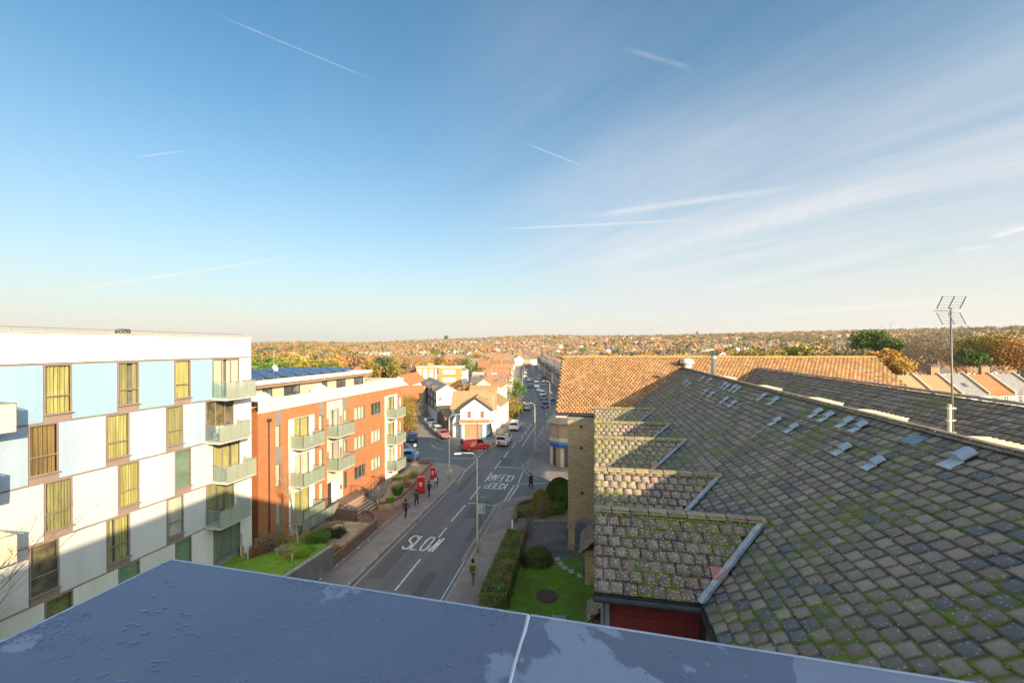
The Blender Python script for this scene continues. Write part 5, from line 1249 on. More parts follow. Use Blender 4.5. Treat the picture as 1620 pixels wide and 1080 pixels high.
# bare tree
p = G(473, 868, 1.0); t = thing('bare_tree', 'slender bare tree with pale trunk in front of the brick flats', 'tree', p)
palebark = M('pale_bark', (.30, .22, .14), (.42, .33, .22), scale=6)
link('trunk', branchy(4.6, .8, .085, 3, 5, .3, .9, palebark, seed=11), t)
V, Fq = leaf_quads(clump_points(420, 40, 1.0, 1.0, .2)*np.array([1.5, 1.5, 2.0])+np.array([0, 0, 3.6]), .03); link('crown', np_mesh('crown', V, Fq, leafmat('straw')), t)
p = Vector((-19.2, 15.6, 0)); t = thing('bare_tree', 'thin leafless tree top in front of the panelled flats, bottom left', 'tree', p)
link('trunk', branchy(7.4, .9, .09, 3, 5, .3, .8, bark, seed=5), t)
# entrance steps, landing, rails
def loc(u, v, z): return G(u, v, z)
sA, sB = G(564, 824, .12), G(601, 800, .12)                   # foot of the steps
sd = (Vector((sB.x-sA.x, sB.y-sA.y))); SWd = sd.length; ang = math.atan2(sd.y, sd.x)
t = thing('entrance_steps', 'brown brick entrance steps with a landing and steel handrails at the brick flats', 'steps', (sA.x, sA.y, .12), ang)
riser, tread = .15, .36
for k in range(6): 
    MB().box(0, SWd, k*tread, (k+1)*tread+.02, 0, riser*(k+1)-.04).build('riser', block_m, t); MB().box(-.01, SWd+.01, k*tread-.03, (k+1)*tread-.0, riser*(k+1)-.04, riser*(k+1)).build('nosing', M('step_edge', (.36, .27, .2), (.44, .34, .26)), t)
MB().box(-.6, SWd+1.2, 6*tread+.02, 6*tread+4.2, 0, riser*6-.004).build('landing', block_m, t)
MB().box(-.22, -.0, -.1, 6*tread+3.5, 0, 1.05).build('side_wall', wallbrick, t, bevel=.01)
def rail(parent, pts, posts=True, h=.95, name='handrail', low=True):
    m = MB(); m.path([(p[0], p[1], p[2]+h) for p in pts], .025, 6)
    if low: m.path([(p[0], p[1], p[2]+h*.55) for p in pts], .015, 5)
    m.build(name, darkmetal, parent)
    for p in pts: MB().tube(p, (p[0], p[1], p[2]+h), .022, n=6).build('rail_post', darkmetal, parent)
H6 = riser*6
rail(t, [(.1, 0, .1), (.1, 1.1, .5), (.1, 2.2, H6), (.1, 3.4, H6)]); rail(t, [(SWd-.05, 0, .1), (SWd-.05, 1.1, .5), (SWd-.05, 2.2, H6), (SWd-.05, 3.4, H6)]); rail(t, [(-.3, 2.6, H6), (-.3, 5.8, H6)])
# ramp with rails along the facade
rp0, rp1 = G(604, 790, .5), G(626, 762, .3); v_ = Vector((rp1.x-rp0.x, rp1.y-rp0.y)); Lr = v_.length
t = thing('access_ramp', 'railed access ramp running along the front of the brick flats', 'ramp', (rp0.x, rp0.y, .12), math.atan2(v_.y, v_.x))
MB().add([(0, 0, 0), (Lr, 0, 0), (Lr, 1.4, 0), (0, 1.4, 0), (0, 0, .8), (Lr, 0, .25), (Lr, 1.4, .25), (0, 1.4, .8)], [(4, 5, 6, 7), (0, 1, 5, 4), (3, 7, 6, 2), (0, 4, 7, 3), (1, 2, 6, 5)]).build('surface', M('ramp_concrete', (.2, .19, .18), (.27, .26, .24)), t)
for yy in (.04, 1.36): rail(t, [(Lr*k/6, yy, .8-.55*k/6) for k in range(7)])
sh_ = thing('railing', 'dark balustrade in front of the ground floor windows of the brick flats', 'railing', rb.matrix_basis @ Vector((bay1[0]-.3, -1.6, .7)), RF.rz)
for k in range(5): MB().box(k*.95+.03, k*.95+.92, -.01, .01, .1, 1.0).build('glass_panel', fr2, sh_); MB().tube((k*.95, 0, 0), (k*.95, 0, 1.05), .025).build('post', darkmetal, sh_)
MB().tube((0, 0, 1.05), (4.75, 0, 1.05), .028).build('handrail', darkmetal, sh_)
# curved planter on the far side of the steps
pc = [tuple(G(u, v, .12)[:2]) for u, v in ((599, 806), (618, 804), (632, 797), (645, 785), (656, 773), (664, 762), (674, 750.5), (683, 741))]
wall_line('planter_wall', 'long low brown brick wall curving past the red post boxes', pc, .75, wallbrick)
MBx(off(pc, .12)[::-1]+[(pc[0][0]-1.2, pc[0][1]+2.2)]+[(p[0]-2.6, p[1]+1.6) for p in pc[1:]], .0, .68, 'planter_bed', M('bed_paving', (.36, .25, .15), (.46, .34, .22), scale=2)).__setitem__('kind', 'structure')
MBx([G2(652, 737.5, .12), G2(681, 738.5, .12), G2(681, 741, .12), G2(652, 739.6, .12)], .1, 1.0, 'end_wall', wallbrick)
bpy.data.objects['end_wall']['label'] = 'short brown brick wall closing the planter towards the side street'; bpy.data.objects['end_wall']['category'] = 'wall'
blades('yucca', 'bright green spiky plant at the near end of the curved planter', 'plant', (*G2(617, 794, .7), .68), .6, .6, 'bright', 190, .03)
blades('spiky_shrub', 'olive spiky shrub behind the bright green one in the curved planter', 'plant', (*G2(629, 782, .7), .68), .95, 1.0, 'green', 300, .035)
bush('russet_shrub', 'brown russet shrub midway along the curved planter', 'shrub', (*G2(641, 768, .7), .68), 1.0, 1.0, .95, 'brown', 1700, .05)
bush('green_shrub', 'dull green shrub near the far end of the curved planter', 'shrub', (*G2(652, 756, .7), .68), 1.1, 1.1, 1.05, 'olive', 1700, .05)
bush('green_shrub', 'low dark shrub beside the ramp of the brick flats', 'shrub', (*G2(632, 757, .7), .5), 1.0, 1.2, .6, 'green', 1300, .05)
sheet('forecourt', [G2(590, 840, .13), G2(572, 828, .13), G2(560, 822, .13), G2(600, 800, .13), G2(618, 806, .13), G2(640, 793, .13), G2(650, 795, .13)], .125, block_m)
# footway wear strip and a manhole
sheet('footway_strip', [tuple(ST(20, -18.9)[:2]), tuple(ST(20, -18.55)[:2]), tuple(ST(45, -18.55)[:2]), tuple(ST(45, -18.9)[:2])], .124, M('strip', (.2, .15, .13), (.24, .18, .15)))
t = thing('manhole_cover', 'square metal access cover set in the footway by the kerb', 'cover', G(611, 853, .125), RZ); MB().box(-.45, .45, -.3, .3, -.05, .01).build('lid', M('cover_metal', (.26, .22, .18), (.32, .28, .22)), t); MB().box(-.5, .5, -.35, .35, -.05, .004).build('frame', greytrim, t)
litter = M('litter', (.7, .7, .68))
for k, (u, v) in enumerate(((567, 866), (544, 884), (533, 893), (583, 855), (507, 915))):
    t = tag(MB().box(-.07, .07, -.05, .05, 0, .04).build('litter', litter, None, bevel=.012, loc=G(u, v, .13), rot=(.1, .2, k)), 'crumpled white litter lying on the footway by the planter wall', 'litter', 'litter on the footway')

# ------------------------------------------------------------------ church garden (right)
def gp(*pts, z=.13): return [tuple(G(u, v, z)[:2]) for u, v in pts]
cpk = gp((836, 826), (880, 824), (960, 830), (960, 905), (893, 887), (860, 889), (832, 880), (822, 868), (822, 850))
sheet('car_park', cpk, .128, M('carpark_tarmac', (.125, .115, .112), (.18, .165, .16), scale=1.2, bump=.3, c3=(.06, .06, .062)))
lawn = gp((818, 889), (836, 887), (862, 889), (893, 884), (925, 881), (990, 885), (990, 1000), (775, 975), (790, 950), (800, 915))
MBx(lawn, .0, .15, 'lawn', grass_m).__setitem__('kind', 'structure')
o = grass_stuff('grass', lawn, lambda x, y: .15, 22000, .045, 'bright'); o['label'] = 'short green lawn grass of the church garden'
# edging, stepping stones, flower bed, stone
stone_m = M('stepping_stone', (.42, .34, .30), (.55, .46, .41), scale=4, bump=.3)
for i, (u, v) in enumerate(((882, 884), (887, 891), (893, 897.5), (904, 903.5), (918, 909.5), (935, 913))):
    t = tag(MB().box(-.25, .25, -.21, .21, -.03, .035).build('stepping_stone', stone_m, None, bevel=.015, loc=G(u, v, .15), rot=(0, 0, RZ+.2*random.uniform(-1, 1)+.4)), ('first', 'second', 'third', 'fourth', 'fifth', 'sixth')[i]+' pale square stepping stone on the lawn counting from the archway', 'stepping stone', 'stepping stones across the lawn')
p = G(865, 943, .15); t = thing('flower_bed', 'round bed of bare brown soil in the middle of the lawn', 'flower bed', p)
m = MB().lathe([(.72, 0), (.70, .04), (.5, .09), (.1, .11)], 22).build('soil', M('dark_soil', (.07, .045, .03), (.13, .085, .06), scale=14, bump=1, bscale=20), t)
cl_ = MB()
for _ in range(160): a, r_ = random.uniform(0, 6.28), .66*math.sqrt(random.random()); x, y, s = r_*math.cos(a), r_*math.sin(a), random.uniform(.015, .035); cl_.cbox((x, y, .09), (s*2, s*1.6, s), Matrix.Rotation(random.random()*.5, 4, 'Z'))
tag(cl_.build('soil_clods', M('clod', (.12, .08, .055), (.2, .14, .1)), t), kind='stuff')
t = tag(MB().box(-.3, .3, -.42, .42, 0, .05).build('stone_slab', M('slab_grey', (.26, .24, .22), (.34, .32, .29), bump=.3), None, bevel=.012, loc=G(884, 978, .15), rot=(0, 0, RZ)), 'grey rectangular slab in the lawn near the roof edge', 'slab')
# long clipped hedge and its neighbours
hp = [G2(741, 958), G2(778, 962), G2(811, 880), G2(788, 866)]
hA, hB = ST(24.0, -7.0), ST(24.0, -5.3); hC, hD = ST(32.8, -5.6), ST(32.8, -7.1)
hedge('clipped_hedge', 'long clipped green and russet hedge between footway and lawn', [hA[:2], hB[:2], hC[:2], hD[:2]], .1, 1.35, 'hedge', 26000, .045, 'rust')
p = ST(33.9, -5.8); bush('bare_shrub', 'twiggy purple brown leafless shrub at the end of the long hedge', 'shrub', (p.x, p.y, .1), 1.1, 1.1, 1.9, 'plum', 900, .03, shell=.2)
link('twigs', branchy(1.9, 1.1, .04, 3, 7, 0, .9, M('twig', (.2, .13, .11), (.28, .19, .15)), seed=21), bpy.data.objects['bare_shrub'])
p = G(826, 893, .1); bush('dark_shrub', 'dark evergreen shrub between hedge and lawn', 'shrub', (p.x, p.y, .1), .8, .9, .8, 'dark', 1500, .05); 
p = G(822, 880, .1); bush('sage_shrub', 'pale sage green shrub beside the bare purple shrub', 'shrub', (p.x, p.y, .1), .7, .7, .8, 'sage', 1400, .045)
p = G(853, 889, .13); bush('round_shrub', 'round clipped olive brown bush at the lawn edge', 'shrub', (p.x, p.y-.1, .1), 1.05, .95, 1.25, 'green', 5200, .04, clumps=90, rnd=True); 
d_ = rng.normal(size=(2200, 3)); d_ /= np.linalg.norm(d_, axis=1)[:, None]; V, Fq = leaf_quads(d_*np.array([1.06, .96, 1.26]), .035); V = V[np.repeat(V.reshape(-1, 4, 3)[:, :, 2].min(1) > 0, 4)]; link('russet_foliage', np_mesh('russet_foliage', V, np.arange(len(V)).reshape(-1, 4), leafmat('brown')), bpy.data.objects['round_shrub'])
# shrubs by the junction
wl_pts = [tuple(G(u, v, .12)[:2]) for u, v in ((816, 826), (815, 813), (817, 806), (824, 800), (838, 796), (848, 794))]
t = wall_line('garden_wall', 'low dark brick garden wall rounding the church corner', wl_pts, .45, darkbrick, .2)
hedge('low_hedge', 'low clipped green hedge behind the corner garden wall', [G2(818, 822), G2(852, 818), G2(850, 811), G2(819, 813)], .1, .75, 'bright', 2600, .045)
hedge('low_hedge', 'low yellow green hedge against the brick tower', [G2(867, 818), G2(893, 816), G2(893, 808), G2(867, 810)], .1, .85, 'bright', 2600, .05)
p = G(857, 817, .1); bush('rusty_conifer', 'tall rounded brown green conifer at the corner', 'shrub', (p.x, p.y+.6, .1), 1.15, 1.1, 2.4, 'olive', 5200, .05, clumps=60, rnd=True)
d_ = rng.normal(size=(4200, 3)); d_ /= np.linalg.norm(d_, axis=1)[:, None]; V, Fq = leaf_quads(d_*np.array([1.14, 1.09, 2.38]), .045); V = V[np.repeat(V.reshape(-1, 4, 3)[:, :, 2].min(1) > 0, 4)]; link('brown_foliage', np_mesh('brown_foliage', V, np.arange(len(V)).reshape(-1, 4), leafmat('brown')), bpy.data.objects['rusty_conifer'])
p = G(884, 800, .1); bush('green_conifer', 'big smooth green conifer beside the brick tower', 'shrub', (p.x+.2, p.y+.6, .1), 1.7, 1.6, 2.7, 'green', 14000, .055, clumps=110, rnd=True)
p = G(930, 905, .1); bush('variegated_shrub', 'pale variegated shrub under the porch roof by the arch', 'shrub', (p.x, p.y, .1), .8, .8, 1.5, 'sage', 2400, .045)
p = G(936, 915, .1); bush('green_shrub', 'yellow green shrub against the church wall', 'shrub', (p.x, p.y-.5, .1), .6, .6, .9, 'bright', 1300, .045)
p = G(810.5, 838, .12); t = thing('marker_post', 'short white marker post between footway and car park', 'post', p); MB().box(-.07, .07, -.05, .05, 0, .95).build('shaft', whiteframe, t); MB().box(-.08, .08, -.06, .06, .95, 1.0).build('cap', kerb_m, t)
MBx([G2(810, 822, .12), G2(813, 822, .12), G2(813.5, 828, .12), G2(810.5, 828, .12)], .1, .6, 'stub_wall', darkbrick); bpy.data.objects['stub_wall']['label'] = 'stub of dark brick wall at the car park entrance'; bpy.data.objects['stub_wall']['category'] = 'wall'
for k, (u, v) in enumerate(((801, 804), (614, 793))):
    pass
sheet('tactile_paving', gp((799, 805), (808, 801), (812, 804), (803, 808)), .127, M('tactile', (.26, .26, .26), (.33, .33, .33)))
sheet('tactile_paving', gp((856, 747), (868, 744), (869, 753), (856, 752)), .127, M('tactile', (.3, .3, .3)))
sheet('tactile_paving', gp((703, 747), (712, 740), (717, 742), (709, 750)), .127, M('tactile', (.3, .3, .3)))

# ------------------------------------------------------------------ street furniture
def lamp(label, base, az_, h=7.9, arm=1.3, group='street lamps along the high street', two=False):
    t = thing('street_lamp', label, 'street lamp', base, az_, group)
    MB().lathe([(.11, 0), (.11, 1.3), (.075, 1.4), (.05, h-.5)], 10).build('column', lampmetal, t, smooth=True)
    pts = [(0, 0, h-.55), (.08, 0, h-.25), (.35, 0, h-.02), (arm, 0, h+.06)]; MB().path(pts, .035, 8).build('bracket', lampmetal, t, smooth=True)
    MB().xprism([(-.13, 0), (.13, 0), (.10, .10), (-.10, .10)], arm-.05, arm+.5).lift(h-.02).build('lantern', steel, t, bevel=.02); MB().box(arm, arm+.42, -.1, .1, h-.03+.0, h+.0).build('lens', whiteframe, t)
    MB().box(.075, .1, -.06, .06, .5, 1.0).build('access_door', darkmetal, t); return t
def AZl(x, y): return math.atan2(y, x)
p = G(755.5, 873, .12); lamp('tall street lamp nearest the viewer on the right footway', (p.x, p.y, .12), AZl(-1, -.2))
p = G(711, 758, .12); lamp('tall street lamp on the left footway corner by the double yellow lines', (p.x, p.y, .12), AZl(1, .25))
p = G(846.5, 722, .12); lamp('street lamp on the right footway before the sunny shop', (p.x, p.y, .12), AZl(-1, .1))
p = G(870, 655, .12); lamp('street lamp on the right beside the parked dark cars', (p.x, p.y, .12), AZl(-1, 0))
p = G(780.5, 692, .12); lamp('street lamp beside the white corner shop', (p.x, p.y, .12), AZl(1, .1))
for u, v, sgn, lb in ((826.5, 620, 1, 'left street lamp where the high street narrows'), (829, 603, 1, 'far left street lamp among the terraces'), (853.5, 602, -1, 'far right street lamp among the shaded terraces'), (843, 592, -1, 'farthest street lamp in the middle of the shaded terraces'), (814, 600, 1, 'thin street lamp against the sunny terrace roofs'), (862, 597, -1, 'far street lamp at the shaded gables by the church wing')):
    p = G(u, v, .12); lamp(lb, (p.x, p.y, .12), AZl(sgn, 0))
p = G(656.5, 734, .12); t = thing('beacon_post', 'short pale post with a white lamp head by the side street', 'post', p); MB().lathe([(.06, 0), (.05, 2.5)], 8).build('shaft', M('pink_post', (.6, .45, .38)), t); MB().lathe([(.03, 2.45), (.2, 2.55), (.22, 2.7), (.1, 2.8)], 10).build('head', whiteframe, t)
p = G(765, 830, .12); t = thing('road_sign', 'back of a pale road sign on a green post at the kerb', 'road sign', (p.x, p.y, .12), RZ-math.pi/2)
MB().tube((0, 0, 0), (0, 0, 2.6), .035).build('post', M('green_post', (.25, .34, .16)), t); MB().box(-.62, .15, .04, .06, 1.0, 1.95).build('sign_plate', M('sign_back', (.36, .44, .46), (.44, .52, .54), rough=.5), t); MB().tube((-.35, 0, 2.55), (.35, 0, 2.55), .03).build('crossbar', steel, t); MB().box(-.62, .15, .0, .04, 1.4, 1.45).build('clamp', steel, t)
p = G(710, 764, .12); t = thing('signal_box', 'small yellow topped post on the corner footway', 'post', (p.x, p.y+1.6, .12)); MB().lathe([(.07, 0), (.06, 1.0)], 8).build('shaft', M('yel_post', (.55, .45, .2)), t); MB().box(-.12, .12, -.08, .08, .9, 1.15).build('head', whiteframe, t)
p = G(870.5, 733, .12); t = thing('bus_stop_sign', 'slim white pole with a round sign in front of the blue shop', 'road sign', p); MB().tube((0, 0, 0), (0, 0, 2.9), .04).build('post', whiteframe, t); MB().lathe([(.02, 0), (.28, .0), (.28, .03), (.02, .03)], 14).build('sign_plate', whiteframe, t, loc=(0, -.05, 2.7), rot=(R(90), 0, 0))
p = G(872, 636, .12); t = thing('road_sign', 'distant red and white round sign on the right footway', 'road sign', (p.x, p.y, .12)); MB().tube((0, 0, 0), (0, 0, 2.8), .04).build('post', steel, t); MB().lathe([(.02, 0), (.45, .0), (.45, .04), (.02, .04)], 14).build('sign_plate', M('sign_red', (.6, .08, .07)), t, loc=(0, 0, 2.8), rot=(R(90), 0, 0)); MB().box(-.3, .3, -.06, -.04, 2.55, 3.05).build('sign_face', whiteframe, t)
# red post boxes
pbr = M('post_box_red', (.62, .012, .015), (.70, .02, .02), rough=.35, scale=2, coat=.4)
def postbox(label, u, v, h, w_):
    p = G(u, v, .12); t = thing('post_box', label, 'post box', (p.x, p.y, .12), RZ-math.pi/2+.25)
    m = MB(); m.box(-w_/2, w_/2, -w_*.4, w_*.4, .12, h-.14); m.build('body', pbr, t, bevel=.05)
    MB().box(-w_/2-.04, w_/2+.04, -w_*.4-.04, w_*.4+.04, h-.14, h-.03).build('cap', pbr, t, bevel=.03); MB().box(-w_/2+.04, w_/2-.04, -w_*.3, w_*.3, h-.03, h+.03).build('cap', pbr, t, bevel=.02); MB().box(-w_/2-.02, w_/2+.02, -w_*.42, w_*.42, 0, .12).build('plinth', darkmetal, t)
    MB().box(-w_*.3, w_*.3, -w_*.4-.012, -w_*.4, h*.80, h*.84).build('slot', darkmetal, t)
    e = MB(); cr = whiteframe
    y = -w_*.4-.02; z0 = h*.58; e.box(-.13, .13, y, y+.02, z0, z0+.05)
    for k in (-1, 0, 1): e.box(k*.1-.02, k*.1+.02, y, y+.02, z0+.05, z0+.15+(.04 if k == 0 else 0)); e.box(k*.1-.035, k*.1+.035, y-.002, y+.018, z0+.15+(.04 if k == 0 else 0), z0+.2+(.04 if k == 0 else 0))
    e.box(-.09, -.03, y, y+.02, z0-.22, z0-.05); e.box(.03, .09, y, y+.02, z0-.22, z0-.05); e.build('crown_emblem', cr, t)
postbox('larger red post box with pale crown emblem beside the curved planter wall', 666.5, 778.5, 1.75, .78); postbox('smaller red post box at the far end of the curved planter wall', 685, 756.5, 1.35, .6)

patch_m = M('road_patch', (.095, .095, .10), (.13, .128, .13), scale=3, bump=.3, bscale=40)
def rpatch(s0, t0, L, W_): sheet('road_patch', [tuple(ST(s0, t0)[:2]), tuple(ST(s0+L, t0)[:2]), tuple(ST(s0+L, t0+W_)[:2]), tuple(ST(s0, t0+W_)[:2])], .003, patch_m)
for q in ((26.5, -16.0, 7.0, 1.1), (37.5, -12.4, 4.5, 1.5), (44, -15.6, 9, .7), (33, -10.9, 5.5, .6), (55, -13.5, 3.5, 2.0), (20, -12.0, 8, .8)): rpatch(*q)
for k, (s_, t_) in enumerate(((31.0, -11.2), (42.5, -14.9), (52.3, -12.2), (49.0, -17.8))):
    p = ST(s_, t_); t = thing('manhole_cover', ('round iron cover in the right lane beyond the word painted on the road', 'round iron cover in the left lane short of the junction', 'round iron cover in the middle of the junction', 'round iron cover on the left side of the junction')[k], 'cover', (p.x, p.y, .004)); MB().lathe([(.34, 0), (.34, .006), (.05, .007)], 18).build('lid', M('iron_cover', (.10, .09, .085), (.14, .13, .12), rough=.5), t); MB().lathe([(.40, -.01), (.40, .003), (.36, .004)], 18).build('frame', greytrim, t)
for k, s_ in enumerate((24.5, 35.8, 44.6)):
    p = ST(s_, -16.3); t = thing('road_gully', ('nearest', 'middle', 'farthest')[k]+' iron gully grate at the left kerb', 'drain', (p.x, p.y, .004), RZ); MB().box(-.24, .24, -.2, .2, -.01, .006).build('frame', greytrim, t)
    for q in range(5): MB().box(-.2, .2, -.16+q*.075, -.12+q*.075, .006, .012).build('bar', darkmetal, t)

# fallen leaves
def leaf_litter(label, pts, key):
    P = np.array(pts); V, Fq = leaf_quads(P, .045, 0); C_ = np.repeat(P, 4, 0); V = C_+(V-C_)*np.array([1, 1, .25]); o = tag(link('fallen_leaves', np_mesh('fallen_leaves', V, Fq, leafmat(key))), kind='stuff'); o['label'] = label; o['category'] = 'leaves'
leaf_litter('brown fallen leaves along the left footway and its walls', [tuple(ST(random.uniform(22, 46), -19.6+2.8*random.random()**2.2*(1 if random.random() < .7 else -.1), .135)) for _ in range(900)], 'rust')
leaf_litter('fallen leaves scattered over the church lawn and path', [(*ST(random.uniform(25, 33.5), random.uniform(-5.2, .6))[:2], .19) for _ in range(700)], 'rust')
leaf_litter('fallen leaves in the right hand gutter and footway', [tuple(ST(random.uniform(22, 38), -9.3+2.1*random.random()**2, .135)) for _ in range(500)], 'orange')

# ------------------------------------------------------------------ people
skin = M('skin', (.32, .17, .11), (.38, .21, .14), rough=.6); hair_m = M('dark_hair', (.015, .012, .01), (.03, .022, .018), rough=.7); shoe_w = M('white_shoe', (.6, .6, .58)); shoe_d = M('dark_shoe', (.03, .03, .03))
def person_mesh(stride, arm, bag, key):
    s, a = stride, arm
    V = [((0, 0, .96), .155, .115), ((0, 0, 1.12), .15, .11), ((0, .0, 1.30), .175, .12), ((0, 0, 1.43), .13, .09), ((0, 0, 1.50), .06, .06), ((0, -.02, 1.58), .085, .10), ((0, -.02, 1.68), .09, .105), ((0, -.01, 1.75), .05, .06)]
    E = [(0, 1), (1, 2), (2, 3), (3, 4), (4, 5), (5, 6), (6, 7)]
    def chain(root, pts):
        prev = root
        for p in pts: V.append(p); E.append((prev, len(V)-1)); prev = len(V)-1
    for sg in (-1, 1):
        f = s*sg
        chain(0, [((sg*.10, -.02*f, .88), .10, .11), ((sg*.10, -.20*f, .50), .072, .078), ((sg*.10, -.22*f+(.10 if f < 0 else -.03), .10), .045, .05), ((sg*.11, -.34*f+(.0 if f < 0 else -.05) if f > 0 else -.22*f+.0, .045), .045, .035)])
        g_ = -f*a
        chain(3, [((sg*.20, 0, 1.39), .07, .07), ((sg*.255, -.08*g_, 1.12), .05, .05), ((sg*.25, -.22*g_-.05, .90), .038, .04), ((sg*.25, -.26*g_-.07, .83), .03, .038)])
    me = bpy.data.meshes.new('p'); me.from_pydata([v[0] for v in V], E, []); o = bpy.data.objects.new('p', me); COL.objects.link(o)
    o.modifiers.new('s', 'SKIN'); sk = me.skin_vertices[0].data
    for i, v in enumerate(V): sk[i].radius = (v[1], v[2])
    sk[0].use_root = True
    md = o.modifiers.new('u', 'SUBSURF'); md.levels = 2; md.render_levels = 2
    dg = bpy.context.evaluated_depsgraph_get(); out = bpy.data.meshes.new_from_object(o.evaluated_get(dg)); bpy.data.objects.remove(o); out.name = 'body'
    out.materials.clear(); return out
pm = {}
def person(label, u, v, face, jacket, trous, stride=1., arm=1., shoes=None, bag=None, hood=False, z=.12, hgt=1.75, skirt=False):
    key = (stride, arm)
    if key not in pm: pm[key] = person_mesh(stride, arm, bag, key)
    me = pm[key].copy(); jm = M('cloth_'+'_'.join(f'{c:.2f}' for c in jacket), jacket, rough=.85, scale=6); tm = M('cloth_'+'_'.join(f'{c:.2f}' for c in trous), trous, rough=.85, scale=6)
    for mm in (skin, jm, tm, shoes or shoe_d): me.materials.append(mm)
    for p in me.polygons:
        c = p.center; r_ = abs(c.x)
        p.material_index = 3 if c.z < .10 else 2 if (c.z < .90 and r_ < .21) else 0 if (c.z > 1.47 or (r_ > .2 and c.z < .88)) else 1
        p.use_smooth = True
    pt = G(u, v, z); t = thing('person', label, 'person', (pt.x, pt.y, z), face); t.scale = (hgt/1.78,)*3
    link('body', me, t)
    hm = jm if hood else hair_m
    h = MB().lathe([(.05, 1.56), (.105, 1.60), (.118, 1.68), (.105, 1.76), (.06, 1.805), (.01, 1.82)], 12); h.v = [(x, y*1.08+.012 if not (y < -.04 and z < 1.72) else y*.75+.012, z) for x, y, z in h.v]; h.build('hood' if hood else 'hair', hm, t, smooth=True)
    f = MB()
    for sx in (-.035, .035): f.cbox((sx, -.122, 1.675), (.022, .012, .012))
    f.build('eyes', shoe_d, t); n_ = MB(); n_.cbox((0, -.13, 1.645), (.022, .03, .04)); n_.build('nose', skin, t, bevel=.005); MB().cbox((0, -.118, 1.605), (.045, .012, .01)).build('mouth', M('lip', (.3, .1, .08)), t)
    for sg in (-1, 1):
        g_ = -stride*sg*arm; hp_ = Vector((sg*.25, -.26*g_-.07, .83)); hd = MB()
        hd.cbox((hp_.x, hp_.y, hp_.z-.03), (.03, .07, .08))
        for k, L in enumerate((.055, .068, .065, .05)): yk = hp_.y-.028+k*.019; hd.tube((hp_.x, yk, hp_.z-.06), (hp_.x-sg*.006, yk, hp_.z-.06-L*.55), .008, .008, 5); hd.tube((hp_.x-sg*.006, yk, hp_.z-.06-L*.55), (hp_.x-sg*.022, yk, hp_.z-.06-L), .008, .006, 5)
        hd.tube((hp_.x, hp_.y-.035, hp_.z-.02), (hp_.x-sg*.02, hp_.y-.06, hp_.z-.07), .01, .007, 5); hd.build('hand', skin, t)
    if bag: MB().box(-.16, .16, .11, .27, 1.02, 1.42).build('backpack', M('bag_'+str(bag), bag, rough=.8), t, bevel=.04)
    if skirt: MB().lathe([(.24, .62), (.21, .9), (.18, 1.1)], 12).build('coat_skirt', jm, t, smooth=True)
    return t
away = -AZ+math.pi                                           # a figure built facing -Y, turned to walk away
blk = (.015, .016, .022); nav = (.02, .025, .045)
person('person in dark clothes walking nearest the viewer on the left footway', 642, 818.5, away, nav, blk, 1., 1.)
person('person in black jacket with a green trimmed hood walking behind the first', 659, 801, away+.15, (.02, .05, .045), blk, -1., 1., shoe_w, hood=False)
person('person in black coat walking past the larger red post box', 679, 785.5, away-.1, blk, blk, 1., .6, None, hood=True)
person('person with a pale bag and light trousers walking by the smaller post box', 690, 774.5, away, (.03, .03, .04), (.14, .14, .16), -1., .6, shoe_w, bag=(.5, .48, .45))
person('person in olive trousers and yellow jacket with dark green backpack on the right footway', 748.5, 924, away, (.42, .32, .07), (.09, .10, .05), 1., .7, shoe_w, bag=(.035, .08, .05))
person('person in a black hooded coat crossing the side road towards the viewer', 840, 772.5, .3, blk, blk, 1., .5, None, hood=True, skirt=True, z=.0)
person('person in black standing outside the white corner shop', 777.5, 691, away, blk, blk, 1., .4)
person('small dark figure on the shaded left footway farther up the street', 816, 648, away, blk, nav, -1., .5)

